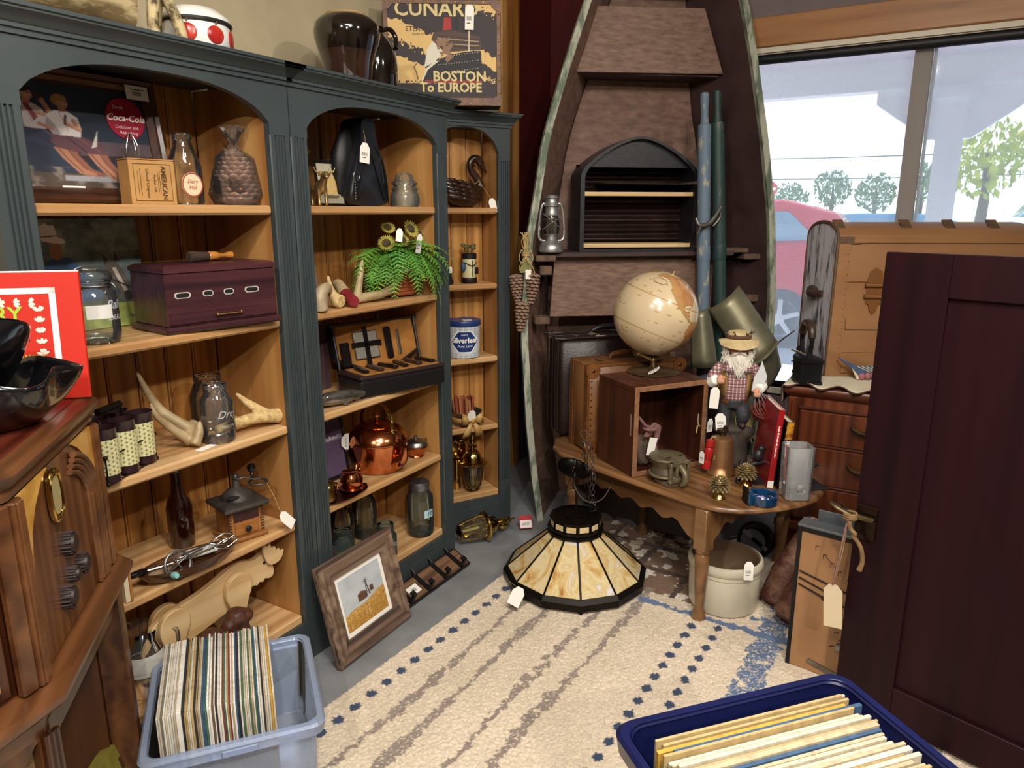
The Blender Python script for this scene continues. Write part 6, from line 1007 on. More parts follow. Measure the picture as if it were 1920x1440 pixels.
for s in (0, 1):
    b = MB(); rg = []
    for z in ZS:
        L_, R_, l2, r2, d = hull(z)
        rg.append([(L_, 0, z), (l2, d+.016, z), (l2-.016, d+.016, z), (L_-.014, 0, z)] if s == 0 else [(R_, 0, z), (r2, d+.016, z), (r2+.016, d+.016, z), (R_+.014, 0, z)])
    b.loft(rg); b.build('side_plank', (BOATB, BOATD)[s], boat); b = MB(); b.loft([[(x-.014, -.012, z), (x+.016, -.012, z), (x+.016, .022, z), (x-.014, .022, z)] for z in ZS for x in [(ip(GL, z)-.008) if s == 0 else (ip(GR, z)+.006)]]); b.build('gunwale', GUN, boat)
def pl(name, pts, y0, y1, m): return MB().prism(pts, y0, y1, 0, XZ(0)).build(name, m, boat, bev=.002)
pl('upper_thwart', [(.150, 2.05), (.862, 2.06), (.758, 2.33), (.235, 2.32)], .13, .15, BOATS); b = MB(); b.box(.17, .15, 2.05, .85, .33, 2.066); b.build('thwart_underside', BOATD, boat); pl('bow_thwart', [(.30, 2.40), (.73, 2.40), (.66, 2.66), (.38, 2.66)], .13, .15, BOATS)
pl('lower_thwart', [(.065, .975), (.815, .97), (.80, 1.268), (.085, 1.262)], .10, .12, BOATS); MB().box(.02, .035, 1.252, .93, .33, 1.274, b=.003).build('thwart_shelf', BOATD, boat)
RIBM = mat('raw_weathered_rib', '#6b5442', .8, 0, '#4c3a2e', 30)
for q in ((-.02, .01, 1.235, .07, .1, 1.262), (.0, .02, 1.175, .055, .05, 1.215), (.87, .05, 1.265, 1.01, .16, 1.285), (.99, .05, 1.232, 1.085, .16, 1.258), (1.0, .06, 1.03, 1.085, .16, 1.062), (-.02, .03, .95, .05, .1, .985)): MB().box(*q, b=.003).build('rib_cleat', RIBM, boat)
b = MB().box(.82, .12, .97, .87, .15, 1.27, b=.002); b.build('thwart_post', BOATS, boat)
def BP_(s, t, z): return (-1.543+.766*s-.643*t, 2.852+.643*s+.766*t, z)
# arched cabinet with corrugated back
t = thing('arched_cabinet', 'black arch-topped wall cabinet with corrugated back and two pale shelves inside the rowboat', 'cabinet', BP_(.463, .045, 1.2745), 40); BKF = mat('worn_black_frame', '#151518', .4, 0, '#24242a', 30, bump=.2); CORR = mat('corrugated_brown_metal', '#33211f', .38, .3, '#241615', 10)
hw, H_ = .277, .505
ou = [(-hw, 0), (-hw, .30)] + smooth_poly([(-hw, .30), (-hw, .345), (-hw+.03, .385), (-.16, .45), (-.06, .495), (0, .505), (.06, .495), (.16, .45), (hw-.03, .385), (hw, .345), (hw, .30)], 2)[1:-1] + [(hw, .30), (hw, 0)]
ou = [q for i, q in enumerate(ou) if not (abs(q[1]-.30) < .001 and abs(abs(q[0])-hw) > .01)]; inn = [(x*.93, .012 + z*.955) for x, z in ou]
b = MB(); b.loft([[(x, y, z) for x, z in ou] for y in (0, .19)] , caps=False); b.loft([[(x, 0, z) for x, z in ou], [(x, 0, z) for x, z in inn], [(x, .185, z) for x, z in inn]], caps=False); b.build('arched_frame', BKF, t, sharp=40)
MB().prism([(x*.985, z*.985+.004) for x, z in ou], .186, .19, 0, XZ(0)).build('back', BKF, t); b = MB(); b.grid(lambda u, v: (-hw*.93+2*hw*.93*u, .165+.012*sin(v*2*PI*8.5), .02+.37*v), 1, 140); b.build('corrugated_back', CORR, t); MB().prism([(x, z) for x, z in inn if z > .375] + [(hw*.92, .372), (-hw*.92, .372)], .03, .045, 0, XZ(0)).build('arched_head', BKF, t)
PALE = wood('pale_shelf_pine', '#c09a66', '#d6b47f', '#e2c697', 0, 1.5, .5)
for z in (.018, .247): MB().box(-hw*.925, .012, z, hw*.925, .16, z+.018, b=.001).build('shelf', PALE, t)
# hurricane lantern
x, y, z = BP_(.055, .045, 1.275); t = thing('hurricane_lantern', 'tin hurricane lantern standing on the boat seat at the left', 'lantern', (x, y, z), 40); LT = mat('galvanised_lantern', '#b9b9b6', .4, .75, '#8f8f8d', 25)
MB().lathe([(.05, 0), (.055, .004), (.057, .012), (.052, .03), (.045, .042), (.03, .05), (.024, .056), (.024, .07), (.03, .074), (.034, .08)], 36).build('fount', LT, t); MB().lathe([(.033, .08), (.037, .11), (.034, .14), (.028, .162)], 30, caps=False).build('globe', CL, t); MB().lathe([(.03, .162), (.031, .172), (.029, .178), (.029, .198), (.036, .201), (.03, .214), (.027, .22), (.027, .232), (.033, .236), (.028, .246), (.01, .25), (0, .251)], 30).build('chimney', LT, t); b = MB()
for s in (-1, 1): b.tube([(s*.03, 0, .05), (s*.05, 0, .055), (s*.058, 0, .08), (s*.054, 0, .15), (s*.045, 0, .2), (s*.036, 0, .212), (s*.028, 0, .208)], .006, 10)
b.build('side_tube', LT, t); b = MB()
for s in (-1, 1): b.tube([(s*.045, -.02, .16-.01*s), (0, -.038, .135), (-s*.045, -.02, .1)], .0012, 5)
b.tube(ring(.04, (0, 0, .145), 24), .0012, 5, closed=True); b.tube([(-.05, -.01, .13), (-.06, -.03, .12), (-.058, -.035, .1)], .0012, 5); b.build('wire_guard', LT, t); MB().cyl(.009, .074, .1, 12).build('burner', IRON, t)
# hanging resin cones
t = thing('pine_cone_bundle', 'bundle of three big resin pine cones tied with raffia hanging on the boat edge', 'ornament', (-1.585, 2.79, 0), 30)
for (x, z, h, rr_, tl) in ((-.044, 1.185, .12, .0235, 4), (.034, 1.19, .135, .0235, -5), (-.014, 1.065, .135, .0245, -4)):
    b = MB(); cone(b, h, rr_*1.05, 9, 6, .1, T(x, 0, z) @ RX(180) @ RY(tl), .4, 1.7); b.build('cone', CONEL, t, sharp=60)
b = MB()
for k in range(9): dx = -.02+.005*k; b.tube([(dx*.5, 0, 1.345+.01*(k % 3)), (dx*.35, -.004*(k % 2), 1.28), (dx*1.3, 0, 1.19)], .0028, 5)
b.build('dried_stems', mat('dry_green_stem', '#8a8a5c', .8, 0, '#a59660', 20), t); b = MB(); g = random.Random(3)
for k in range(3): b.tube(ring(.017+.002*k, (0, 0, 1.265+.006*k), 16), .0025, 6, closed=True)
for s in (-1, 1): b.tube([(0, -.018, 1.268), (s*.02, -.022, 1.29), (s*.03, -.022, 1.25), (s*.012, -.02, 1.235), (0, -.018, 1.262)], .002, 6); b.tube([(0, -.018, 1.265), (s*.03, -.02, 1.215), (s*.028+.01, -.02, 1.19)], .0018, 5)
for k in range(6): b.tube([(0, 0, 1.27), (g.uniform(-.02, .02), -.01, 1.33), (g.uniform(-.03, .03), -.012, 1.365)], .002, 5)
b.build('raffia_bow', STRING, t); MB().box(-.002, -.022, 1.165, .022, -.0212, 1.205, M=RY(0)).build('price_tag', WHITE, t)
# oars
def oar(lab, top, foot, m, m2):
    t = thing('oar', lab, 'oar', foot, 0, 'old oars leaning upright in the boat'); d = Vector(top)-Vector(foot); L_ = d.length; M_ = aim((0, 0, 0), d)
    MB().lathe([(.010, L_-.0), (.0185, L_-.004), (.0195, L_-.03), (.016, L_-.09), (.0185, L_-.125), (.02, L_-.13), (.0285, L_-.133), (.029, L_-.14), (.0285, L_*.55), (.026, .45), (.02, .40)], 20, 0, M_).build('loom', m, t); b = MB(); b.loft([[tuple(M_ @ Vector((w_*cos(a), e_*sin(a), z))) for a in [2*PI*k/16 for k in range(16)]] for w_, e_, z in ((.055, .005, .0), (.075, .008, .02), (.075, .01, .2), (.05, .014, .34), (.02, .02, .42))]); b.build('blade', m, t)
    b = MB(); b.lathe([(.0295, L_*.63), (.031, L_*.635), (.031, L_*.66), (.0295, L_*.665)], 20, 0, M_, False); b.build('collar', m2, t); return t
OB = mat('flaking_blue_grey_paint', '#5f7183', .6, 0, '#a9a288', 34, .56, .66, bump=.4, bs=70, vscale=(1, 1, .35), detail=8); OG = mat('flaking_dark_green_paint', '#1f3734', .55, 0, '#6b6a58', 30, .60, .70, bump=.4, bs=70, vscale=(1, 1, .3), detail=8)
o1 = oar('blue-grey flaking oar leaning upright in the boat, the left one of two', (-.980, 3.285, 1.955), (-.892, 3.345, .002), OB, OB); o2 = oar('dark green flaking oar leaning upright in the boat, the right one of two', (-.938, 3.325, 1.965), (-.80, 3.40, .002), OG, OG)
t = thing('oarlock', 'grey metal oarlock hooked across the two oars', 'oarlock', (-.935, 3.272, 1.43), 40); b = MB(); b.tube([(-.055, -.012, -.005), (-.04, -.02, -.035), (0, -.022, -.03), (.03, -.02, .0), (.06, -.014, .045)], [.007, .009, .01, .009, .006], 10); b.tube([(-.03, -.02, -.03), (-.045, -.015, -.075)], [.009, .005], 10); b.tube([(.055, -.014, .04), (.06, -.008, .0), (.03, -.006, -.04)], [.005, .006, .005], 8); b.build('oarlock_body', mat('zinc_oarlock', '#6a665f', .45, .8), t)
# metal scoops
GALV = mat('dull_galvanised_sheet', '#8b8468', .42, .55, '#6c6a58', 9, .35, .7, bump=.15, bs=60, detail=9)
t = thing('metal_chute', 'large dull galvanised sheet metal chute leaning against the boat beside the oars', 'chute', (-.9, 3.2, 0), 30.7)
def sheet(nm, c, bulge, m=GALV, rim=None):
    A, B_, C_, D_ = [Vector(q) for q in c]; b = MB(); b.grid(lambda u, v: (A*(1-u)+B_*u)*(1-v) + (D_*(1-u)+C_*u)*v + Vector((0, -bulge*sin(PI*u), 0)), 14, 8); o = b.build(nm, m, t, thick=.002); 
    if rim: MB().tube([D_*(1-k/10)+C_*(k/10) + Vector((0, -bulge*sin(PI*k/10)-.002, 0)) for k in range(11)], .008, 8).build('rolled_rim', m, o)
    return o
# chute corners: x to the right across the view, y away, z up
def q_(px, py, yy): b_ = (720-py)/1350; d_ = (2.815+yy)/(.9727+b_*.2321); return ((px-960)/1350*d_ - .86*(-.9)-.5105*3.2, yy, 1.45 + d_*(-.2321+b_*.9727))
sheet('upper_sheet', [(.035, .06, 1.02), (.166, .06, 1.13), (.333, -.02, .884), (.20, -.02, .76)], .045, GALV, True); sheet('lower_sheet', [(.21, .0, .77), (.335, .0, .875), (.38, .03, .76), (.285, .03, .61)], .03); sheet('left_sheet', [(-.04, .09, 1.0), (.05, .09, 1.03), (.09, .04, .76), (-.03, .05, .75)], .03); sheet('foot_sheet', [(.17, .06, .76), (.27, .06, .68), (.28, .03, .40), (.16, .03, .40)], .03)
MB().tube([(.325, -.03, .875), (.405, -.02, .935)], .006, 8, flat=.4).build('handle_rod', TIN, t)

# ---------------------------------------------------------------- oval drop-leaf table and what stands on it
TW = wood('maple_table_wood', '#5f3f24', '#7a5533', '#906a45', 0, .8, .3, coat=.3); TZ = .465
t = thing('drop_leaf_table', 'low oval maple drop-leaf table with scalloped apron and turned legs', 'table', (-.613, 2.39, 0), -21)
M0 = (T(-.613, 2.39, 0) @ RZ(-21)).inverted(); ow = [(-1.36, 2.64), (-1.30, 2.592), (-1.142, 2.512), (-1.0, 2.463), (-.883, 2.426), (-.76, 2.388), (-.661, 2.356), (-.615, 2.343), (-.565, 2.346), (-.50, 2.366), (-.451, 2.396), (-.385, 2.455), (-.332, 2.525), (-.29, 2.61), (-.28, 2.704), (-.295, 2.79), (-.335, 2.85), (-.42, 2.892), (-.52, 2.925), (-.64, 2.98), (-.78, 3.04), (-.95, 3.06), (-1.17, 2.99), (-1.36, 2.87), (-1.41, 2.75)]
lp = [tuple((M0 @ Vector((x, y, 0)))[:2]) for x, y in ow]
def shr(d): c = Vector((-.32, .2)); return [tuple(c + (Vector(p)-c)*(1-d/ (Vector(p)-c).length)) for p in lp]
b = MB(); b.loft([[(x, y, z) for x, y in shr(d)] for d, z in ((.008, .443), (.002, .445), (-.002, .451), (0, .459), (.005, .464), (.012, TZ))]); b.build('top', TW, t, sharp=40)
LEGP = [(-.0, 0), (-.04, .60), (-.66, .08), (-.72, .46)]; legw = [(-.618, 2.370), (-.437, 2.86), (-1.29, 2.70), (-1.05, 2.95)]
for x, y in legw:
    l = M0 @ Vector((x, y, 0)); b = MB(); b.box(-.026, -.026, .285, .026, .026, .443, b=.003); b.lathe([(.012, .0), (.023, .004), (.026, .02), (.024, .042), (.016, .054), (.0175, .075), (.022, .17), (.0255, .23), (.027, .262), (.022, .27), (.027, .278), (.024, .287)], 24); b.build('leg', TW, t, sharp=40).location = (l.x, l.y, 0)
def apron(a, b_, dz=.085):
    A, B_ = M0 @ Vector((*a, 0)), M0 @ Vector((*b_, 0)); d = B_-A; L_ = d.length; M_ = T(*A) @ RZ(math.degrees(math.atan2(d.y, d.x))); pts = [(0, .443), (L_, .443), (L_, .443-dz*1.9)]
    for k in range(29): u = 1-k/28; s_ = abs(u-.5)*2; pts.append((u*L_, .443-dz*(1.05+.25*math.sin(s_*PI*3.0)**2 + (.75*(max(0, s_-.72)/.28)**1.5))))
    pts.append((0, .443-dz*1.9)); MB().prism(pts, -.009, .009, 0, M_ @ XZ(0)).build('apron', TW, t, sharp=30)
apron((-1.268, 2.688), (-.638, 2.388)); apron((-.60, 2.40), (-.445, 2.835), .075); apron((-1.04, 2.93), (-.46, 2.87), .07)
# suitcases
CROC = mat('dark_crocodile_leather', '#2a1716', .42, 0, '#1c0e0e', 40, bump=.0)
nt = CROC.node_tree; tcx = _n(nt, 'ShaderNodeTexCoord'); vo = _n(nt, 'ShaderNodeTexVoronoi', feature='DISTANCE_TO_EDGE', i_Scale=38); mpx = _n(nt, 'ShaderNodeMapping'); mpx.inputs['Scale'].default_value = (1, 1, 1.7); nt.links.new(tcx.outputs['Object'], mpx.inputs[0]); nt.links.new(mpx.outputs[0], vo.inputs['Vector']); _bump(nt, nt.nodes['Principled BSDF'], vo.outputs['Distance'], .6, .0015)
TANL = mat('tan_leather', '#85582e', .45, 0, '#6a4322', 7, bump=.12, bs=120, coat=.1); TANE = mat('tan_leather_edge', '#7a4a22', .45, 0, '#5c3316', 20); 
# local x: along the case's length (to the far right), local y: thickness to the back, z: up; front corner at the origin
t = thing('crocodile_suitcase', 'dark brown crocodile leather suitcase standing behind the tan suitcase', 'suitcase', (-1.400, 2.762, TZ+.001), 44); MB().box(0, 0, 0, .52, .172, .445, b=.022).build('shell', CROC, t, sharp=50); b = MB()
for y_ in (.004, .168): b.tube([(-.001, y_, .03), (-.001, y_, .42), (.02, y_, .446), (.5, y_, .446), (.521, y_, .42), (.521, y_, .03)], .0045, 8)
b.tube([(-.002, .09, .01), (-.002, .09, .44), (.01, .09, .447), (.5, .09, .447)], .003, 8); b.build('edge_piping', mat('dark_leather_piping', '#1c0d0c', .4), t); b = MB(); b.tube([(.17, .075, .448), (.175, .075, .468), (.22, .075, .484), (.30, .075, .484), (.345, .075, .468), (.35, .075, .448)], [.006, .008, .011, .011, .008, .006], 10); b.build('handle', mat('dark_handle', '#171010', .4), t); b = MB()
for x_ in (.10, .17, .35, .43): MB().cyl(.011, .444, .450, 14, 0, T(x_, .075, 0)).box(x_-.012, .062, .446, x_+.012, .09, .452, b=.002).build('latch', STEEL, t)
pass; MB().box(-.02, -.012, 0, .025, .012, .0012, M=T(.20, .035, .448) @ RZ(-15)).build('price_tag', WHITE, t); MB().tube([(.15, .06, .455), (.16, .04, .462), (.19, .038, .455), (.2, .04, .45)], .0012, 5).build('string', STRING, t)
t = thing('tan_suitcase', 'tan leather suitcase with riveted corners standing behind the wooden crate', 'suitcase', (-1.195, 2.622, TZ+.001), 50); MB().box(0, 0, 0, .45, .19, .375, b=.012).build('shell', TANL, t, sharp=50); b = MB()
for y_ in (.0, .147): 
    b.box(-.002, y_-.001, .0, .008, y_+.034, .375, b=.002); b.box(0, y_-.001, .366, .45, y_+.034, .378, b=.002)
b.box(-.001, .128, .0, .003, .133, .376); b.box(0, .128, .373, .45, .133, .3765); b.build('edge_straps', TANE, t); b = MB()
for x_ in (0, .45):
    for z_ in (0, .375): b.ell((x_+(.02 if x_ == 0 else -.02), .02, z_+(.02 if z_ == 0 else -.02)), .034, .034, .034, 14, 10)
for x_ in (.022, .428):
    for z_ in (.022, .353): b2 = MB(); b2.prism([(x_+.032*cos(a), z_+.032*sin(a)) for a in [2*PI*k/16 for k in range(16)]], -.003, .002, 0, XZ(0)); b2.box(x_-.03 if x_ < .2 else x_, -.002, z_-.03 if z_ < .2 else z_, x_ if x_ < .2 else x_+.022, .003, z_ if z_ < .2 else z_+.022); b2.build('corner_cap', TANE, t)
pass; b = MB()
for k in range(12): b.ell((.016, -.001, .04+k*.027), .0035, .002, .0035, 8, 5); b.ell((-.002, .017, .04+k*.027), .002, .0035, .0035, 8, 5); b.ell((-.002, .165, .04+k*.027), .002, .0035, .0035, 8, 5)
for x_ in (.022, .428):
    for z_ in (.022, .353): b.ell((x_, -.003, z_), .008, .004, .008, 12, 6)
for k in range(5): b.ell((-.001, .03+k*.026, .371), .003, .003, .0025, 8, 5)
b.build('rivets', mat('dark_brass_rivet', '#6a5030', .35, .9), t); b = MB(); b.tube([(.14, .09, .378), (.15, .09, .398), (.19, .09, .404), (.27, .09, .404), (.31, .09, .398), (.32, .09, .378)], [.006, .009, .011, .011, .009, .006], 10); b.build('handle', TANE, t); [MB().box(x_, .075, .377, x_+.03, .11, .383, b=.002).build('latch', SIL, t) for x_ in (.08, .35)]
# crate
CRW = wood('reddish_crate_wood', '#2e130c', '#4a2416', '#5f3422', 2, 1, .4, coat=.2); CRE = mat('worn_crate_edge', '#7a5236', .6, 0, '#93694a', 40, bump=.3)
t = thing('wooden_crate', 'dark reddish open-fronted wooden crate standing on the table under the globe', 'crate', (-.930, 2.460, TZ+.001), 55); w, d, h, k_ = .338, .255, .352, .02
MB().box(0, .002, 0, w, d, k_).build('bottom_board', CRW, t, bev=.001); MB().box(-.002, -.002, h-k_, w+.002, d, h).build('top_board', CRW, t, bev=.002); MB().box(0, .002, k_, k_, d, h-k_).build('side_board', CRW, t); MB().box(w-k_, .002, k_, w, d, h-k_).build('side_board', CRW, t); MB().box(k_, d-.01, k_, w-k_, d, h-k_).build('back_board', CRW, t)
for q in ((0, 0, k_, h), (w-k_, 0, w, h), (k_, 0, w-k_, k_), (k_, h-k_, w-k_, h)): MB().box(q[0], -.0045, q[1], q[2], .002, q[3], b=.002).build('edge_strip', CRE, t)
MB().box(-.0015, .016, .16, .001, .022, .245).build('slot', mat('pale_slot', '#8a6a58', .7), t); b = MB(); b.tube([(w-k_-.001, .02, .21), (w-k_-.006, .015, .19), (w-k_-.004, .01, .165), (w, -.006, .155), (w+.012, -.008, .16)], .0018, 6); b.tube([(w-k_-.006, .015, .165), (w-k_-.014, .012, .135)], .003, 6); b.build('string', STRING, t); tag(t, (w+.014, -.012, .19), .032, .05, 0, 12, 4, None)
# globe
t = thing('globe', 'antique-style tan world globe on a round bronze foot standing on the crate', 'globe', (-.968, 2.752, TZ+.353), 0); rG = .168; zc = 1.058-TZ-.353
NW, NH = 240, 120; p = Paint(NW, NH, '#cdb795'); p.tint('#b9a27c', (p.fbm(7, 4, 2)-.4)*1.4); p.tint('#e8d5a8', (p.fbm(4, 3, 6)-.55)*1.8)
def land(pts, c): p.poly([((lo+180)/360, (la+90)/180) for lo, la in pts], c)
NA = [(-168, 66), (-156, 71), (-125, 70), (-95, 72), (-80, 73), (-78, 62), (-92, 58), (-82, 52), (-78, 60), (-64, 60), (-56, 52), (-66, 45), (-76, 36), (-81, 26), (-84, 30), (-97, 26), (-95, 18), (-87, 21), (-83, 10), (-77, 8), (-85, 9), (-105, 20), (-115, 31), (-124, 40), (-125, 49), (-135, 58), (-152, 59), (-165, 55)]
SA = [(-77, 8), (-62, 11), (-50, 2), (-35, -6), (-39, -16), (-48, -27), (-58, -37), (-66, -46), (-69, -54), (-74, -50), (-72, -35), (-70, -20), (-81, -6)]
GRn = [(-45, 60), (-55, 70), (-60, 76), (-40, 83), (-20, 78), (-22, 70)]; AUS = [(115, -22), (122, -18), (130, -12), (142, -11), (146, -19), (153, -28), (150, -37), (140, -38), (130, -32), (116, -34)]; AS = [(60, 70), (100, 76), (140, 72), (178, 68), (162, 60), (155, 52), (140, 50), (128, 38), (121, 30), (108, 20), (100, 10), (95, 18), (80, 8), (72, 20), (57, 25), (45, 40), (30, 45), (10, 44), (-9, 38), (0, 50), (10, 58), (25, 70)]; AF = [(-17, 15), (-6, 35), (10, 37), (32, 31), (43, 11), (51, 11), (40, -15), (32, -28), (18, -34), (12, -15), (9, 4), (-8, 5)]
for q, c in ((NA, '#bd8f5c'), (SA, '#b8834c'), (GRn, '#d8b27a'), (AUS, '#c98a4a'), (AS, '#c99a58'), (AF, '#b98448')): land(q, c); p.line([((lo+180)/360, (la+90)/180) for lo, la in q+q[:1]], .003, '#8a6a3c', .5)
lm = p.fbm(20, 3, 9); p.tint('#a8643a', np.where((p.mask([((a+180)/360, (b_+90)/180) for a, b_ in NA+[]]) | p.mask([((a+180)/360, (b_+90)/180) for a, b_ in SA])), (lm-.45)*2, 0)); p.rect(0, .4975, 1, .5025, '#6e4a24')
for la in (-23.5, 23.5, 66): p.rect(0, (la+90)/180-.0015, 1, (la+90)/180+.0015, '#b08a52')
g = random.Random(12)
for k in range(150): x_, y_ = g.random(), .12+.76*g.random(); p.line([(x_, y_), (x_+g.uniform(.004, .016), y_+.001)], .0035, '#a8854f', .5)
p.line([(((-150+14*cos(a))+180)/360, (48+6*sin(a)+90)/180) for a in [2*PI*k/16 for k in range(17)]], .0045, '#7d5c30', .5)
Mg = T(0, 0, zc) @ RZ(30.7) @ RY(22) @ RZ(-12)
def gl_(u, v): lo = 2*PI*u-PI + R(42) ; la = PI*v-PI/2; return tuple(Mg @ Vector((rG*cos(la)*cos(lo), rG*cos(la)*sin(lo), rG*sin(la))))
p.mesh(1, 1, 'ball', vcol('globe_print', .22, .5), t, gl_); ax = Mg.to_3x3() @ Vector((0, 0, 1)); q = Vector((0, 0, zc)); MB().tube([q+ax*(rG-.002), q+ax*(rG+.012)], .006, 10).build('pole_pin', SIL, t)
BRZ = mat('bronze_foot', '#8a7350', .3, .85, '#6e5a3c', 12); MB().lathe([(.10, 0), (.105, .003), (.1, .007), (.06, .012), (.02, .016), (.012, .022), (.010, .04), (.013, .05), (.010, .058)], 40).build('foot', BRZ, t); b = MB(); pb = q-ax*(rG+.002); b.tube([(0, 0, .05), pb*.6+Vector((0, 0, .02)), pb, pb+ax*.006], [.011, .012, .022, .022], 14); b.build('stem', BRZ, t); tag(t, (.035, -.085, .02), .058, .034, -60, -60, 90, (.0, -.01, .05))
# pulleys
PUL = mat('old_galvanised_iron', '#8a7d62', .5, .5, '#6a5f4a', 18, bump=.3, bs=60); ROPE = mat('faded_red_rope', '#6e4a46', .9, 0, '#8a6660', 40, bump=.8, bs=160)
t = thing('block_pulley', 'round grey-brown iron pulley block lying in front of the crate', 'pulley', (-.795, 2.485, TZ), 62); b = MB(); 
for z0 in (.03, .093): b.lathe([(0, z0), (.066, z0), (.068, z0+.004), (.066, z0+.010), (.03, z0+.013), (.018, z0+.018), (0, z0+.018)], 36, 0, T(0, .01, 0))
for x_ in (-.042, -.012, .018, .042): b.box(x_-.006, -.062, .02, x_+.006, -.05, .1, b=.002)
b.box(-.05, -.064, .082, .05, -.045, .1, b=.004); b.box(-.05, -.064, .018, .05, -.045, .036, b=.004); b.box(-.045, -.055, .0, .045, .03, .02, b=.004); b.build('cheeks', PUL, t); MB().lathe([(.06, .042), (.052, .065), (.06, .09)], 30, 0, T(0, .01, 0)).build('wheel', mat('dark_pulley_wheel', '#5c5340', .5, .4), t); MB().tube([(0, -.06, .08), (0, -.085, .06), (.0, -.088, .03), (-.005, -.075, .012)], [.011, .012, .012, .008], 10).build('swivel_hook', PUL, t)
b = MB()
for k in (-1, 1): b.box(k*.03-.012, -.03, .1105, k*.03+.012, -.026, .1112)
b.build('slots', IRON, t)
t = thing('rope_pulley', 'wooden pulley with faded red rope hanging inside the crate', 'pulley', (-.935, 2.553, TZ+.025), 60); MB().lathe([(0, -.02), (.038, -.018), (.042, 0), (.038, .018), (0, .02)], 24, 0, T(0, 0, .06) @ RX(70) @ RY(15) @ SC(1, 1.5, 1)).build('shell', mat('grey_wood_block', '#4d4036', .7, 0, '#6b5848', 20), t); b = MB()
for k in range(5): b.tube([(-.005+.004*k, -.028, .12), (.018+.009*k, -.03, .165-.008*abs(k-2)), (.04+.007*k, -.03, .15), (.05+.003*k, -.03, .11), (.045, -.03, .075)], .0055, 8)
b.tube(ring(.022, (.02, -.028, .15), 16, None), .006, 8, closed=True); b.tube([(-.03, -.02, .2), (.0, -.025, .165), (.02, -.028, .15)], .006, 8); b.tube([(.045, -.03, .08), (.055, -.032, .04), (.035, -.034, .01)], .009, 8); b.build('rope', ROPE, t); MB().box(-.025, -.052, .05, .012, -.05, .12, M=RY(14)).build('paper_tag', WHITE, t)
# bearded fisherman doll on a rock, blow torch in front of it
SKIN = mat('doll_skin', '#c98f70', .6); HAIR = mat('white_doll_hair', '#e4dfd3', .9, 0, '#c6bfb0', 60, bump=.9, bs=120, vscale=(1, 1, .3)); STRAWM = mat('straw_hat_cloth', '#cbb68c', .8, 0, '#b59c6c', 30, bump=.3); VEST = mat('tan_vest', '#a3854a', .8, 0, '#8a6c38', 20); TROU = mat('dark_slate_trousers', '#3a3a40', .7, 0, '#2a2a2e', 15, bump=.3, bs=30); BOOT = mat('brown_boots', '#3a2a20', .6)
PLD, nt, bb = _nodes('plaid_shirt'); tcn = _n(nt, 'ShaderNodeTexCoord'); col = None
for i, (ax_, sc_, c) in enumerate((('X', 26, '#9a2f34'), ('Z', 26, '#2b3a5a'), ('X', 52, '#2b3a5a'), ('Z', 40, '#9a2f34'))):
    w_ = _n(nt, 'ShaderNodeTexWave', wave_type='BANDS', bands_direction=ax_, i_Scale=sc_); nt.links.new(tcn.outputs['Object'], w_.inputs[0]); gt = _n(nt, 'ShaderNodeMath', operation='GREATER_THAN'); nt.links.new(w_.outputs['Fac'], gt.inputs[0]); gt.inputs[1].default_value = .72; ml = _n(nt, 'ShaderNodeMath', operation='MULTIPLY'); nt.links.new(gt.outputs[0], ml.inputs[0]); ml.inputs[1].default_value = .75
    mm = _n(nt, 'ShaderNodeMixRGB'); nt.links.new(ml.outputs[0], mm.inputs[0]); mm.inputs[2].default_value = lin(c)
    if col is None: mm.inputs[1].default_value = lin('#ddd6c8')
    else: nt.links.new(col, mm.inputs[1])
    col = mm.outputs[0]
nt.links.new(col, bb.inputs['Base Color']); bb.inputs['Roughness'].default_value = .85
t = thing('fisherman_doll', 'white-bearded fisherman doll in plaid shirt, tan vest and sun hat holding a red net bag', 'doll', (-.652, 2.812, TZ), 24, None); t.scale = (1.15, 1.1, 1.06)
b = MB(); b.lathe([(.055, 0), (.062, .02), (.055, .09), (.045, .13), (.05, .145), (.03, .16)], 18); b.ell((.04, -.01, .13), .035, .03, .03); b.ell((-.035, .0, .14), .035, .03, .025); b.build('rock_base', mat('dark_resin_rock', '#2e2a26', .7, 0, '#4a3f34', 20, bump=.8, bs=30), t, remesh=.006)
Z0 = .15; b = MB()
for s in (-1, 1): b.tube([(s*.02, 0, Z0+.09), (s*.03, -.03 if s > 0 else -.006, Z0+.05), (s*.026, -.01, Z0+.012)], [.03, .023, .017], 12)
b.tube([(0, 0, Z0+.075), (0, 0, Z0+.11)], [.04, .044], 14); b.build('trousers', TROU, t, remesh=.0045)
for s in (-1, 1): b = MB(); b.ell((s*.028, -.022, Z0+.012), .015, .03, .014); b.tube([(s*.026, -.008, Z0+.01), (s*.026, -.006, Z0+.04)], .017, 10); b.build('boot', BOOT, t, remesh=.004)
MB().lathe([(.044, Z0+.085), (.048, Z0+.1), (.046, Z0+.118)], 24, caps=False, sq=.8).build('belt', mat('brown_belt', '#6b3f20', .5), t, thick=.003)
b = MB(); b.loft([[(w_*cos(a), d_*sin(a), z) for a in [2*PI*k/24 for k in range(24)]] for w_, d_, z in ((.05, .042, Z0+.105), (.056, .046, Z0+.13), (.055, .046, Z0+.18), (.052, .044, Z0+.22), (.04, .036, Z0+.245), (.02, .02, Z0+.262))])
for s in (-1, 1): b.tube([(s*.045, 0, Z0+.235), (s*.075, -.012, Z0+.195), (s*.085, -.03, Z0+.165)], [.02, .02, .019], 12)
b.build('shirt', PLD, t, remesh=.0045)
b = MB()
for s in (-1, 1): b.loft([[(s*.052*cos(a), -.049*sin(a)-.0, z) for a in [R(5+6.5*k) for k in range(8)]] for z in (Z0+.118, Z0+.16, Z0+.20, Z0+.236)], closed=False)
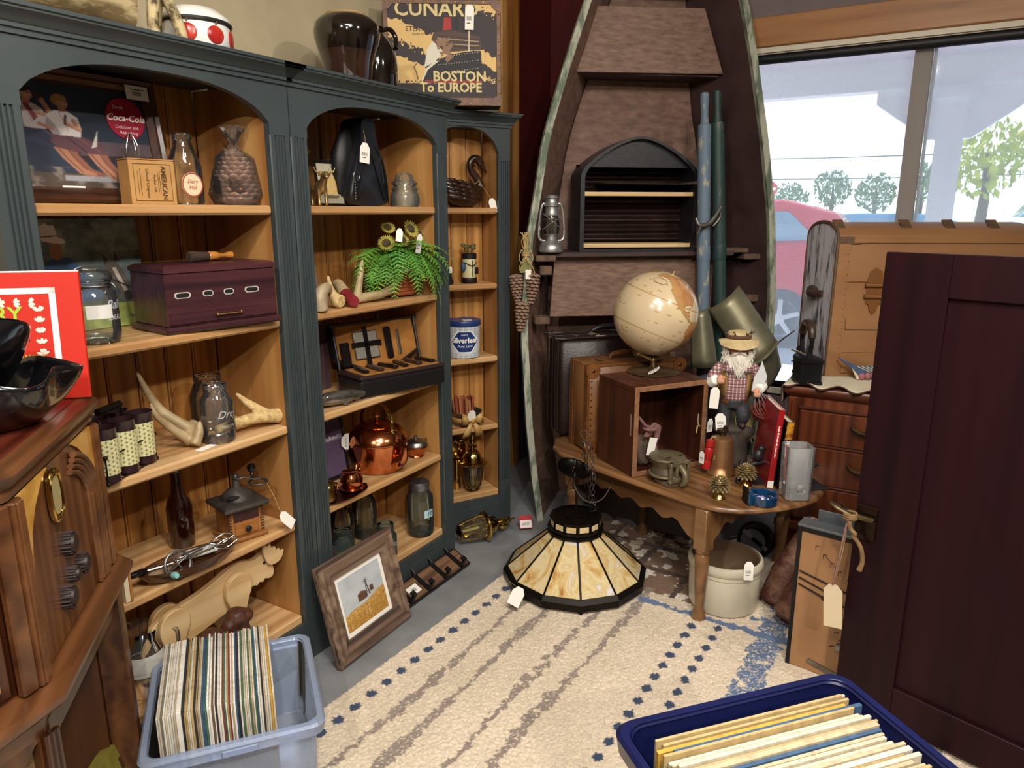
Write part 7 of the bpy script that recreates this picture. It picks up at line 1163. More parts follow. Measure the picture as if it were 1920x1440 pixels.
b.loft([[(.057*cos(a), .05*sin(a), z) for a in [R(-5+10*k) for k in range(20)]] for z in (Z0+.118, Z0+.17, Z0+.22, Z0+.24)], closed=False); b.build('vest', VEST, t, thick=.005); b = MB()
for s in (-1, 1): b.loft([[(s*.012, -.045, Z0+.25), (s*.045, -.03, Z0+.248)], [(s*.02, -.055, Z0+.212), (s*.05, -.047, Z0+.22)]], closed=False)
b.build('collar', PLD, t, thick=.004)
for q_s in ([(-.083, -.03, Z0+.17), (-.07, -.056, Z0+.19)], [(.083, -.028, Z0+.165), (.065, -.06, Z0+.155)]): MB().tube(q_s, [.022, .02], 12).build('white_cuff', WHITE, t, remesh=.004)
def hand(x, y, z, s):
    b = MB(); b.ell((x, y, z), .011, .009, .012, 10, 8)
    for k in range(4): b.tube([(x-.008+.0055*k, y-.004, z-.004), (x-.008+.0055*k, y-.015, z-.006), (x-.008+.0055*k, y-.014, z-.017+.001*abs(k-1.5)), (x-.008+.0055*k, y-.004, z-.018)], [.0032, .0031, .0029, .0024], 7)
    b.tube([(x+s*.009, y, z+.003), (x+s*.014, y-.009, z+.004), (x+s*.008, y-.016, z+.001)], [.0035, .0032, .0026], 7); b.build('hand', SKIN, t, remesh=.0016)
hand(-.06, -.066, Z0+.198, 1); hand(.058, -.072, Z0+.152, -1)
b = MB(); b.ell((0, -.008, Z0+.30), .034, .036, .042, 20, 14); b.ell((0, -.046, Z0+.296), .0075, .009, .0085); b.tube([(0, 0, Z0+.25), (0, 0, Z0+.28)], .022, 12)
for s in (-1, 1): b.ell((s*.016, -.038, Z0+.286), .010, .008, .008); b.ell((s*.034, -.004, Z0+.297), .005, .009, .012)
b.build('head', SKIN, t, remesh=.0028); b = MB()
for s in (-1, 1): b.ell((s*.0135, -.0405, Z0+.305), .0036, .003, .003, 10, 6)
b.build('eyes', INK, t); MB().ell((0, -.043, Z0+.279), .009, .004, .0035, 10, 6).build('mouth', mat('doll_lip', '#9a4a44', .6), t)
g = random.Random(9); b = MB(); b.ell((0, -.034, Z0+.258), .032, .02, .034, 16, 10); b.ell((0, .012, Z0+.295), .04, .034, .042, 16, 10)
for k in range(170):
    a = g.uniform(-1.9, 1.9); x_, y_ = .036*sin(a), -.012-.03*cos(a); z_ = Z0+(.285-.012*cos(a)+g.uniform(-.03, .0) if abs(a) < 1.1 else .30+g.uniform(-.03, .025)); dn = .05*(1 if abs(a) < 1.1 else .8)*g.uniform(.6, 1.15); b.tube([(x_, y_, z_), (x_*1.25+g.uniform(-.006, .006), y_*1.2-.004, z_-dn*.5), (x_*(1.0 if abs(a) < 1 else 1.3)+g.uniform(-.009, .009), y_*1.15+g.uniform(-.006, .006), z_-dn)], [.0035, .0032, .001], 5)
b.build('beard_and_hair', HAIR, t); b = MB()
for s in (-1, 1): b.tube([(s*.003, -.047, Z0+.287), (s*.015, -.05, Z0+.283), (s*.026, -.04, Z0+.272)], [.005, .006, .002], 8); b.tube([(s*.006, -.041, Z0+.314), (s*.02, -.038, Z0+.315)], [.003, .002], 6)
b.build('moustache_and_brows', HAIR, t)
b = MB(); b.loft([[(r_*cos(a)*1.0, r_*sin(a)-.004-.006*(r_ > .05), Z0+z_+ (.006*cos(2*a) if r_ > .05 else 0) - (.010 if r_ > .05 and sin(a) < -.2 else 0)) for a in [2*PI*k/32 for k in range(32)]] for r_, z_ in ((.066, .318), (.064, .322), (.044, .330), (.042, .334), (.040, .350), (.03, .360), (.012, .364), (.001, .365))], caps=False); b.build('hat', STRAWM, t); b = MB(); b.lathe([(.0415, Z0+.334), (.0425, Z0+.34), (.041, Z0+.348)], 30, 0, T(0, -.004, 0), False)
b.build('hat_band', mat('brown_hat_band', '#5c3f2c', .8), t, thick=.002); b = MB()
for (x_, y_, z_) in ((.036, -.018, .352), (-.036, -.02, .348), (.02, -.038, .345), (-.015, -.04, .346)):
    for k in range(5): b.tube([(x_, y_, Z0+z_), (x_*1.25+g.uniform(-.008, .008), y_*1.2, Z0+z_+g.uniform(.004, .018))], .0012, 5)
b.build('fishing_flies', mat('fly_feather', '#40342c', .8), t)
b = MB(); b.prism([(.045, Z0+.15), (.082, Z0+.16), (.092, Z0+.205), (.072, Z0+.262), (.066, Z0+.235), (.05, Z0+.20)], -.058, -.054, 0, XZ(0)); b.build('paper_fish', mat('white_fish_paper', '#cdd0d2', .6), t); b = MB()
for k in range(13): b.tube([tuple(T(.088, -.06, Z0+.075) @ RZ(14*k) @ RX(20+7*k) @ Vector(q)) for q in ring(.036+.002*(k % 3), (0, 0, 0), 22)], .0022, 5, closed=True)
b.build('red_net', mat('red_cord', '#8a3226', .8, 0, '#6a2419', 40), t); b = MB()
for k in range(5): b.tube([(.06, -.07, Z0+.15), (.055+.012*k, -.075, Z0+.125), (.06+.018*k, -.08, Z0+.085-.01*k), (.11, -.07, Z0+.04)], .0022, 5)
b.build('net_straps', mat('grey_cord', '#6e6468', .7), t); b = MB()
for k in range(40): x_ = .02+g.uniform(-.012, .03); b.tube([(x_, .0, Z0+.08), (x_+g.uniform(-.015, .02), -.02, Z0+.03), (x_+g.uniform(-.02, .03), -.012, Z0-.05+g.uniform(-.02, .02))], .001, 4)
b.build('dry_grass', mat('dry_grass', '#9a8252', .9), t); tag(t, (-.075, -.075, .31), .03, .075, 0, -8, 2, (-.05, -.05, .34), False); tag(t, (-.055, -.082, .215), .034, .06, 0, -6, -6)
t = thing('blow_torch', 'old brass blow torch with a red turned handle standing in front of the doll', 'blow torch', (-.655, 2.688, TZ), 20); OBR = mat('old_brass', '#b98a60', .38, .8, '#946a46', 8); MB().lathe([(.06, 0), (.062, .006), (.05, .02), (.045, .035), (.044, .13), (.042, .142), (.02, .15), (.012, .152)], 40).build('tank', OBR, t); b = MB(); b.lathe([(.012, .15), (.014, .165), (.022, .17), (.022, .176), (.009, .18)], 20); b.tube([(0, 0, .165), (.01, -.01, .19)], .008, 10); b.build('burner', mat('sooty_brass', '#4c3f30', .5, .8), t); MB().lathe([(.008, 0), (.016, .006), (.0165, .03), (.013, .04), (.0165, .045), (.0165, .085), (.013, .09), (.0165, .095), (.016, .118), (.006, .122)], 24, 0, T(-.058, -.03, .02) @ RY(6)).build('red_handle', mat('red_lacquer', '#a81e1e', .3, coat=.4), t); b = MB(); b.tube([(-.046, -.03, .142), (-.03, -.02, .15), (-.02, -.03, .12), (-.03, -.035, .06)], .002, 6); b.tube([(-.058, -.03, .02), (-.03, -.02, .01)], .004, 6); b.build('twine', STRING, t); tag(t, (-.075, -.035, .09), .022, .045, 0, -40, 0)
# bookends, books, vase, ashtray, metal pine cones
BEI = mat('dark_grey_iron', '#2c2b2d', .45, .5, '#38373a', 30, bump=.2); t = thing('bird_bookend', 'dark iron bookend with a little bird on a branch, left of the red book', 'bookend', (-.515, 2.672, TZ), 40); b = MB(); b.box(.055, -.05, 0, .067, .05, .12, b=.002); b.box(-.03, -.05, 0, .067, .05, .005, b=.001); b.build('plate', BEI, t); b = MB(); b.tube([(-.075, -.01, .0), (-.07, -.01, .04), (-.072, -.01, .085)], [.016, .011, .010], 10); b.tube([(-.068, -.01, .03), (-.05, -.01, .062), (-.01, -.01, .073), (.06, -.01, .08)], [.009, .009, .009, .008], 10); b.tube([(-.09, -.02, .006), (-.05, -.02, .006), (-.04, -.02, .004)], .009, 8); b.build('branch', BEI, t, remesh=.003); b = MB(); b.ell((-.005, -.01, .103), .02, .019, .024); b.ell((.004, -.012, .13), .015, .014, .014); b.tube([(.015, -.016, .13), (.028, -.02, .127)], [.005, .001], 8); b.tube([(-.02, -.006, .1), (-.035, -.004, .09)], [.008, .003], 8); b.build('bird', BEI, t, remesh=.0025)
t = thing('bookend', 'plain dark iron bookend plate and foot to the right of the books', 'bookend', (-.352, 2.70, TZ), 40); MB().box(-.012, -.05, 0, .0, .05, .1, b=.002).build('plate', BEI, t); MB().box(-.0, -.05, 0, .075, .05, .005, b=.001).build('foot', BEI, t); MB().tube([(.0, 0, .075), (.05, 0, .082)], .007, 8).build('branch', BEI, t)
def book(lab, loc, rz, w, d, h, cover, title, tcol, tilt=0):
    t = thing('book', lab, 'book', loc, rz, None, ry=tilt); b = MB(); b.box(0, 0, 0, .003, d, h); b.box(w-.003, 0, 0, w, d, h); b.box(0, -.0015, 0, w, .003, h, b=.0008); b.build('cover', cover, t); MB().box(.003, .003, .004, w-.003, d-.004, h-.004).build('pages', CREAM, t)
    b = MB()
    if title: b.text(title, w*.55, T(w/2, -.0022, h*.55) @ RX(90) @ RZ(-90), 0, bold=.0004)
    else:                                                       # fine print, too small to read
        for k in range(26): b.box(w*.36, -.0024, h*.40+k*.0046, w*(.62 if k % 3 else .5), -.0017, h*.40+k*.0046+(.0032 if k % 4 else .0018))
    b.build('spine_lettering', tcol, t); return t
t = book('tall glossy red book leaning between the bookends', (-.463, 2.606, TZ+.001), 26, .021, .235, .30, mat('glossy_red_cover', '#9a1a1e', .3, coat=.4), '', WHITE, 4.0); MB().box(0, -.0025, .004, .021, -.0014, .03).build('spine_sticker', WHITE, t)
t = book('shorter black book with white and yellow spine lettering beside the red book', (-.432, 2.622, TZ+.001), 26, .027, .16, .255, mat('black_cover', '#121113', .35, coat=.3), 'JIM BUTCHER', WHITE, 4.0); b = MB().box(.001, -.0026, .19, .026, -.0013, .254); b.build('flame_band', mat('yellow_flame_band', '#c98f2a', .4, 0, '#6a2d12', 60), t)
t = thing('glass_vase', 'clear heavy square glass vase standing at the right end of the table', 'vase', (-.362, 2.572, TZ+.001), 30); m, nt, bb = _nodes('heavy_clear_glass'); bb.inputs['Base Color'].default_value = lin('#f3f6f6'); bb.inputs['Roughness'].default_value = .06; bb.inputs['Transmission Weight'].default_value = .75; bb.inputs['IOR'].default_value = 1.45; tcn = _n(nt, 'ShaderNodeTexCoord'); mp_ = _n(nt, 'ShaderNodeMapping'); mp_.inputs['Scale'].default_value = (60, 60, 6); nt.links.new(tcn.outputs['Object'], mp_.inputs[0]); nz_ = _n(nt, 'ShaderNodeTexNoise', i_Scale=1.0); nt.links.new(mp_.outputs[0], nz_.inputs['Vector']); _bump(nt, bb, nz_.outputs['Fac'], .6, .006); VG = glass('pressed_clear_glass', '#fdfefe', '#f2f6f8', 1, .2, .04)
def sq(w_, z, c=.010): return [(sx*(w_-c if k == i else w_), sy*(w_ if k == i else w_-c), z) for sx, sy, i in ((1, 1, 0), (-1, 1, 1), (-1, -1, 0), (1, -1, 1)) for k in ((1, 0) if i == 0 else (1, 0))]
def sqr(w_, z, c=.012): return [(w_, -w_+c, z), (w_, w_-c, z), (w_-c, w_, z), (-w_+c, w_, z), (-w_, w_-c, z), (-w_, -w_+c, z), (-w_+c, -w_, z), (w_-c, -w_, z)]
b = MB(); b.loft([sqr(.040, 0), sqr(.043, .004), sqr(.046, .19), sqr(.045, .1935), sqr(.039, .1935), sqr(.038, .19), sqr(.034, .045), sqr(.02, .036)]); b.build('vase_body', VG, t, sharp=20); MB().ell((.0, -.0465, .05), .011, .003, .014, 10, 8).build('paw_ornament', VG, t)
CER = mat('navy_blue_glaze', '#123f66', .12, 0, '#0d3050', 8, coat=.8); t = thing('ashtray', 'round navy blue ceramic ashtray with a purple price slip and black match holder', 'ashtray', (-.447, 2.462, TZ), 35); MB().lathe([(.044, 0), (.05, .004), (.051, .032), (.048, .036), (.041, .034), (.037, .012), (0, .010)], 40, caps=False).lathe([(0, 0), (.044, 0)], 40, caps=False).build('dish', CER, t)
b = MB()
for a in (20, 110, 200, 290): b.cyl(.005, .03, .056, 10, 0, RZ(a) @ T(0, 0, .0345) @ RX(90))
b.build('cigarette_rest', CER, t); b = MB(); b.box(-.062, -.03, 0, -.046, .025, .05, b=.004); b.build('match_holder', CER, t); MB().box(-.066, -.026, .008, -.0615, .021, .062, b=.001).build('match_book', IRON, t); MB().box(-.024, -.014, 0, .022, .014, .0006, M=T(.0, 0, .014) @ RZ(-50) @ RX(8)).build('price_slip', mat('purple_paper', '#b98fc9', .7), t)
SPK = mat('aged_gold_metal', '#b8a474', .4, .45, '#8a7650', 40)
for i, (x, y, lb_) in enumerate(((-.59, 2.428, 'spiky brass metal pine cone ornament at the front of the table'), (-.538, 2.60, 'spiky brass metal pine cone ornament beside the bird bookend'))):
    t = thing('metal_pine_cone', lb_, 'ornament', (x, y, TZ), 40*i, 'spiky brass pine cones'); MB().lathe([(.022, 0), (.024, .003), (.018, .012), (.009, .022), (.006, .03)], 20).build('foot', BRASS, t); b = MB(); b.lathe([(.01, .022), (.02, .035), (.02, .06), (.01, .08), (0, .085)], 12)
    for r_ in range(8):
        for k in range(13):
            el = R(-25+14.5*r_); a = 2*PI*(k+.5*(r_ % 2))/13; L_ = .044-.0012*r_; d = Vector((cos(el)*cos(a), cos(el)*sin(a), sin(el))); M_ = aim((0, 0, .05), Vector((0, 0, .05))+d); b.loft([[tuple(M_ @ Vector((w_*cx_, e_*cy_, z_))) for cx_, cy_ in ((-1, 0), (0, -1), (1, 0), (0, 1))] for w_, e_, z_ in ((.002, .0015, .012), (.0085, .0018, L_*.62), (.0035, .0012, L_*.88), (.0004, .0004, L_))])
    b.build('spikes', SPK, t, sharp=20)
# ---------------------------------------------------------------- under and beside the table
t = thing('stoneware_crock', 'cream stoneware crock with brown inside and a white tag on the rug under the table', 'crock', (-.572, 2.524, .017), 30); STW = mat('cream_stoneware', '#cfc7b2', .3, 0, '#bdb49d', 5, coat=.4); MB().lathe([(.118, 0), (.124, .006), (.127, .03), (.129, .135), (.127, .141), (.131, .146), (.130, .158), (.136, .166), (.137, .182), (.132, .192), (.124, .195)], 48, caps=False).lathe([(0, 0), (.118, 0)], 48, caps=False).build('outside', STW, t); MB().lathe([(.124, .195), (.118, .19), (.115, .17), (.112, .015), (0, .012)], 48, caps=False).build('inside', mat('brown_glaze', '#6a5440', .25, 0, '#7d6850', 6, coat=.4), t); tag(t, (.045, -.128, .225), .034, .062, -12, 4, 4, (.06, -.12, .2))
t = thing('black_pot', 'black metal pot with a crossbar tilted toward the room under the table', 'pot', (-.532, 2.845, .145), 24, rx=58); BKM = mat('black_metal', '#0f0f12', .35, .3); MB().lathe([(.058, -.05), (.066, -.04), (.072, .01), (.075, .018), (.07, .022), (.062, .015), (.056, -.03), (.05, -.045)], 40, caps=False).build('body', BKM, t); MB().box(-.066, -.008, -.012, .066, .008, -.006, M=RZ(-40)).build('crossbar', BKM, t); MB().tube([(-.07, 0, .0), (-.10, -.01, -.005), (-.13, -.02, -.01)], .012, 8, flat=.5).build('handle', BKM, t)
RUST = mat('rusty_brown_metal', '#552c22', .6, .2, '#83604c', 26, .42, .68, bump=.4, bs=60, detail=9)
for i, (p0, p1, r0, r1, lb_) in enumerate((((-.395, 2.60, .03), (-.315, 2.71, .31), .062, .03, 'rust-brown tapered metal cone leaning behind, nearer the crock'), ((-.325, 2.49, .04), (-.225, 2.60, .30), .064, .034, 'rust-speckled tapered metal cone with a white sticker, nearer the tan box'))):
    t = thing('metal_cone', lb_, 'cone', (0, 0, 0), 0, 'rusty metal cones under the table'); L_ = (Vector(p1)-Vector(p0)).length; M_ = aim(p0, p1); MB().lathe([(0, -.01), (r0*.8, -.008), (r0, .004), (r0*.98, .1), (r0*.8, L_*.6), (r1, L_)], 32, 0, M_).build('shell', RUST, t); MB().lathe([(r1*1.1, L_*.82), (r1*1.02, L_*1.02), (r1*.8, L_*1.12), (0, L_*1.13)], 28, 0, M_).build('dark_cap', mat('dark_brown_cap', '#3a2c26', .5), t)
    if i: MB().grid(lambda u, v: tuple(M_ @ Vector((r0*1.01*cos(R(205+u*50)), r0*1.01*sin(R(205+u*50)), .02+v*.05))), 6, 1).build('sticker', WHITE, t)
TB_ = mat('tan_enamelled_metal', '#a97d55', .45, 0, '#9a6f48', 5, coat=.1); t = thing('metal_box', 'tall tan metal box with scratched drawing and grey hinged top beside the dark cabinet', 'box', (-.288, 2.25, .016), -8); MB().box(0, 0, 0, .215, .085, .485, b=.002).build('body', TB_, t); b = MB(); b.box(-.006, -.004, 0, .006, .088, .487, b=.001); b.box(-.006, -.003, .468, .215, .006, .489, b=.001); b.build('black_edge', BKM, t); MB().box(-.008, -.006, .484, .218, .06, .492, b=.001).build('grey_top', mat('grey_zinc_top', '#6f7478', .4, .6), t); MB().box(.035, .05, .49, .218, .056, .53, b=.001).build('flap', mat('grey_zinc_flap', '#5f6569', .45, .5), t)
b = MB()
for k, (x0, z0, x1, z1) in enumerate(((.01, .335, .17, .30), (.01, .312, .105, .286), (.01, .29, .085, .268), (.095, .272, .155, .255))): M_ = aim((x0, -.001, z0), (x1, -.001, z1)); b.box(-.0036, -.0015, 0, .0036, .0015, math.hypot(x1-x0, z1-z0), 0, M_)
b.cyl(.008, -.001, .001, 14, 0, T(.09, -.001, .264) @ RX(90)); b.build('black_strips', INK, t); b = MB()
for k in range(6): x0, z0 = .05+.024*k, .43-.021*k; b.box(x0, -.0012, z0, x0+.012, -.0004, z0+.0016); b.box(x0, -.0012, z0-.014, x0+.0016, -.0004, z0)
b.tube([(.075, -.0008, .41), (.115, -.0008, .375)], .0008, 4)
for (x, z) in ((.12, .2), (.13, .16), (.105, .19), (.145, .14), (.12, .11)): b.tube([(x, -.0008, z), (x+.014, -.0008, z+.006)], .0016, 5)
b.build('scratched_drawing', mat('dark_scratch', '#3a2818', .8), t); b = MB(); b.lathe([(.007, 0), (.012, .004), (.012, .01), (.006, .012)], 16, 0, T(.15, 0, .12) @ RX(90)); b.build('lock', TIN, t); MB().box(.05, -.004, .04, .14, -.001, .056, M=RY(12)).build('hasp', TIN, t)

# ---------------------------------------------------------------- stained glass lamp on the rug
t = thing('stained_glass_lampshade', 'twelve-sided amber slag glass hanging lampshade with chain and canopy on the rug', 'lamp', (-1.135, 2.405, .017), 30.7-15); LEAD = mat('dark_bronze_leading', '#1d1814', .4, .7)
def ngr(r_, z, n=12): return [(r_*cos(2*PI*(k+.5)/n), r_*sin(2*PI*(k+.5)/n), z) for k in range(n)]
b = MB(); b.loft([ngr(.268, .006), ngr(.286, .012), ngr(.288, .038), ngr(.274, .054), ngr(.264, .053), ngr(.268, .02)], caps=False)
for k in range(12):
    if k % 3 == 0: p_ = ngr(.268, .004)[k]; b.ell(p_, .012, .012, .012, 8, 6)
b.build('rim_band', LEAD, t, sharp=20)
sg, nt, bb = _nodes('amber_slag_glass'); tcn = _n(nt, 'ShaderNodeTexCoord'); mp_ = _n(nt, 'ShaderNodeMapping'); mp_.inputs['Scale'].default_value = (4, 4, 4); nt.links.new(tcn.outputs['Object'], mp_.inputs[0]); nz_ = _n(nt, 'ShaderNodeTexNoise', i_Scale=1.6, i_Detail=3, i_Distortion=2.6); nt.links.new(mp_.outputs[0], nz_.inputs['Vector']); rr_ = _ramp(nt, nz_.outputs['Fac'], [(.30, '#b5803f'), (.40, '#dcb878'), (.50, '#ead9ab'), (.60, '#e0c48a'), (.70, '#e8e4e4')]); nt.links.new(rr_.outputs[0], bb.inputs['Base Color']); bb.inputs['Roughness'].default_value = .15; bb.inputs['Transmission Weight'].default_value = .12; bb.inputs['Coat Weight'].default_value = .4
a_, c_ = ngr(.270, .052), ngr(.098, .205)
for k in range(12):
    j = (k+1) % 12; q = [Vector(a_[k]), Vector(a_[j]), Vector(c_[j]), Vector(c_[k])]; b = MB(); b.loft([[tuple(v) for v in q], [tuple(v*1.0 + Vector((0, 0, -.003))) for v in q]]); b.build('glass_panel', sg, t, sharp=10); MB().tube([q[0], q[3]], .0042, 6).build('lead_came', LEAD, t)
b = MB(); b.loft([ngr(.10, .198), ngr(.112, .206), ngr(.112, .214), ngr(.104, .218), ngr(.112, .224), ngr(.112, .230), ngr(.098, .231), ngr(.096, .262), ngr(.104, .264), ngr(.104, .27), ngr(.09, .272)], caps=False); b.build('neck_band', LEAD, t, sharp=20); b = MB(); 
for k in range(12): p1, p2 = [Vector(v) for v in (ngr(.1005, .235)[k], ngr(.1005, .235)[(k+1) % 12])]; a1, a2 = p1*.86+p2*.14, p1*.14+p2*.86; b.loft([[tuple(a1), tuple(a2)], [tuple(Vector((a2.x, a2.y, .258))), tuple(Vector((a1.x, a1.y, .258)))]][:0] or [[tuple(a1), tuple(a2)], [(a1.x, a1.y, .258), (a2.x, a2.y, .258)]], closed=False)
b.build('neck_glass', sg, t); b = MB(); b.add(ngr(.095, .268), [tuple(range(12))]); b.cyl(.045, .266, .274, 20); b.build('top_plate', LEAD, t); b = MB(); b.cyl(.0045, .27, .50, 10); b.tube([(-.07, 0, .27), (-.012, 0, .46)], .0013, 5); b.tube([(.07, -.01, .27), (.02, -.01, .46)], .0013, 5); b.build('stem', LEAD, t)
M_ = T(-.012, -.0, .462) @ RZ(15) @ RX(14) @ RY(14) @ SC(1, 1, -1); MB().lathe([(.066, -.006), (.068, 0), (.064, .003), (.062, -.003), (.045, .014), (.012, .022), (0, .022)], 36, 0, M_, False).build('canopy', mat('dark_canopy', '#1a1918', .3, .8), t); MB().cyl(.003, -.004, .02, 8, 0, M_).ell((0, 0, -.004), .005, .005, .004, mi=0, M=M_).build('canopy_screw', BRASS, t)
b = MB(); pth = [(.035, .01, .50), (.03, -.02, .55), (.02, 0, .585), (.045, .01, .56), (.06, .0, .50), (.07, -.01, .43), (.065, .0, .36), (.075, .02, .29), (.05, .03, .275), (.06, -.02, .34), (.05, .0, .42), (.03, .02, .49), (.05, -.02, .47), (.02, .01, .52)]
for (p0, p1) in zip(pth[:-1], pth[1:]):
    p0, p1 = Vector(p0), Vector(p1); n_ = max(1, int((p1-p0).length/.021))
    for k in range(n_): q = p0+(p1-p0)*(k+.5)/n_; Mq = T(*q) @ (p1-p0).to_track_quat('X', 'Z').to_matrix().to_4x4() @ RX(90*(k % 2)); b.tube([tuple(Mq @ Vector((.0135*cos(a), .0065*sin(a), 0))) for a in [2*PI*i/12 for i in range(12)]], .0017, 5, closed=True)
b.build('chain', mat('grey_chain', '#4d4944', .4, .8), t); b = MB(); b.tube([(-.005, -.01, .45), (.0, -.03, .40), (.03, -.04, .36), (.07, -.04, .345), (.11, -.03, .365), (.135, -.02, .41)], .0022, 6); b.tube([(.03, .01, .575), (.01, .0, .61), (.03, .0, .62), (.05, .005, .58), (.04, .01, .52)], .0022, 6); b.build('cord', mat('dark_brown_cord', '#4a3f38', .7), t); tag(t, (-.155, -.275, .075), .05, .066, -38, -8, 14, (-.22, -.19, .05), False)
solo(MB().prism([(-.03, -.018), (.02, -.018), (.03, 0), (.02, .018), (-.03, .018)], 0, .0008), 'loose_tag', CREAM, 'small pale price tag lying on the rug under the dark table', 'tag', (-1.03, 2.83, .018), 20)

# ---------------------------------------------------------------- dresser, runner, trunk, iron, bird
CH = wood('cherry_wood', '#43200f', '#63301b', '#7a4126', 0, .8, .3, coat=.3); CHZ = wood('cherry_wood_upright', '#43200f', '#63301b', '#7a4126', 2, .8, .3, coat=.3); ABR = mat('antique_brass_pull', '#8a7a5a', .35, .9, '#5c5038', 30)
t = thing('dresser', 'cherry wood dresser with brass pulls under the window, half hidden by the dark cabinet', 'dresser', (-.481, 2.93, 0), 0); w, d = .95, .56; MB().box(.012, .012, .19, w-.012, d, .745).build('carcase', CHZ, t); b = MB(); b.loft([[(-o, -o, z), (w+o, -o, z), (w+o, d, z), (-o, d, z)] for o, z in ((-.012, .742), (-.006, .748), (.0, .756), (.004, .762), (.004, .774), (.0, .784), (-.008, .785))]); b.build('top', CH, t)
for x_ in (.012, w-.052): b = MB().box(x_, .0, .19, x_+.04, .014, .742, b=.004); b.box(x_+.014, -.006, .2, x_+.026, .002, .735, b=.004); b.build('corner_column', CHZ, t)
for z0, z1 in ((.565, .695), (.40, .55), (.248, .385)):
    dr = MB().box(.06, -.004, z0, w-.06, .012, z1, b=.003).build('drawer', CHZ, t); MB().box(.055, -.003, z1+.001, w-.055, .012, z1+.013, b=.004).build('rail', CH, t)
    for cx_ in (.30, w-.30): zc_ = (z0+z1)/2+.012; b = MB(); b.tube([(cx_-.048, -.004, zc_+.01), (cx_-.044, -.02, zc_+.006), (cx_-.02, -.026, zc_-.004), (cx_+.02, -.026, zc_-.004), (cx_+.044, -.02, zc_+.006), (cx_+.048, -.004, zc_+.01)], [.005, .006, .008, .008, .006, .005], 10, flat=1.3); b.build('pull', ABR, dr)
b = MB().box(.0, -.006, .19, w, .02, .228, b=.006); b.box(0, .03, .0, w, d, .19); b.build('plinth', CH, t)
t = thing('table_runner', 'cream runner with brown wavy edge draped over the dresser top', 'runner', (-.481, 2.93, .7865), 0); CRC = mat('cream_cloth', '#ddd3ba', .9, bump=.1, bs=200)
def rw(u, v):
    x_ = -.055+u*.86; y_ = .02+.34*v + (.02*cos(u*2*PI*7)-.02)*(1-v)**3; z_ = .002+.006*(1+cos(u*2*PI*7))*(1-v)**4
    if x_ < -.008: k = -.008-x_; x_ = -.012-.1*k*(1-v*.3); z_ = -.001-k*1.7+.0
    return (x_, y_, z_)
MB().grid(rw, 150, 14).build('cloth', CRC, t, thick=.003); MB().tube([Vector(rw(k/150, 0))+Vector((0, -.003, -.0005)) for k in range(151)], .0034, 6).build('brown_edging', mat('brown_wool_edge', '#5c3a2a', .9), t)
t = thing('charcoal_iron', 'black cast iron charcoal iron with a wooden arched handle and paper tag on the runner', 'iron', (-.435, 3.03, .792), 118); CI = mat('black_cast_iron', '#18171b', .42, .5, '#232126', 20, bump=.25)
def irn(k, z): return [(.085*k*x_, .045*k*y_, z) for x_, y_ in ((1, 0), (.8, .35), (.45, .72), (0, .95), (-.5, 1), (-.95, .95), (-1, .8), (-1, -.8), (-.95, -.95), (-.5, -1), (0, -.95), (.45, -.72), (.8, -.35))]
b = MB(); b.loft([irn(1.06, 0), irn(1.06, .01), irn(.98, .013), irn(1.0, .082), irn(1.07, .086), irn(1.07, .095), irn(.9, .102)]); b.build('body', CI, t, sharp=30); b = MB()
for x_ in (-.05, .045): b.tube([(x_, 0, .1), (x_, 0, .125), (x_*1.15, 0, .16), (x_*1.05, 0, .185)], [.014, .010, .009, .012], 10)
b.ell((.075, 0, .112), .012, .012, .016); b.build('handle_posts', CI, t); MB().tube([(-.055, 0, .18), (-.045, 0, .21), (-.02, 0, .228), (.01, 0, .232), (.035, 0, .22), (.05, 0, .195), (.05, 0, .182)], [.014, .016, .017, .017, .017, .015, .013], 14).build('handle_grip', mat('dark_handle_wood', '#3a2a20', .4, coat=.2), t); b = MB()
for s in (-1, 1):
    for x_ in (-.05, .0): MB().ell((x_, s*.043, .035), .012, .003, .007, 10, 6).build('vent_hole', bpy.data.materials['black_void'], t)
    for k in range(5): MB().ell((-.06+.02*k, s*.0435, .075), .005, .003, .005, 8, 5).build('vent_hole', bpy.data.materials['black_void'], t)
pass; MB().box(-.03, -.02, 0, .03, .02, .001, M=T(-.05, .05, .125) @ RZ(20) @ RX(28)).build('paper_tag', WHITE, t)
t = thing('camel_trunk', 'tan painted dome-top travel trunk with a peeling grey end on the dresser', 'trunk', (-.372, 3.16, .791), 27.8); TRK = mat('tan_trunk_paint', '#9c7048', .5, 0, '#8a603c', 4, bump=.1, bs=60, vscale=(.4, 1, 1.5)); PEEL = mat('peeling_grey_wood', '#d9d6de', .8, 0, '#4a444c', 22, .50, .64, bump=.8, bs=60, vscale=(1, 1, .3), detail=8); EDGE = mat('dark_worn_leather', '#4a3a2e', .7, 0, '#6a4c30', 30, bump=.4)
w, d = .76, .34; MB().box(.004, 0, 0, w, d, .385).build('body', TRK, t); dome = [(0, .387), (0, .545)] + [(d*(1-cos(a))/2, .545+.075*sin(a)**.8) for a in [PI*k/12 for k in range(1, 12)]] + [(d, .545), (d, .387)]
YZ = Matrix(((0, 0, 1, 0), (1, 0, 0, 0), (0, 1, 0, 0), (0, 0, 0, 1))); MB().prism(dome, .004, w, 0, YZ).build('lid', TRK, t, sharp=25)
MB().prism([(0.006, .004), (.006, .54)] + [(y_, z_-.006) for y_, z_ in dome[2:-2]] + [(d-.006, .54), (d-.006, .004)], -.002, .006, 0, YZ).build('peeling_end', PEEL, t); b = MB(); b.tube([(0, y_, z_) for y_, z_ in [(.004, .0)] + dome[1:-1] + [(d-.004, 0)]], .008, 8, flat=.8); b.build('end_binding', EDGE, t); b = MB()
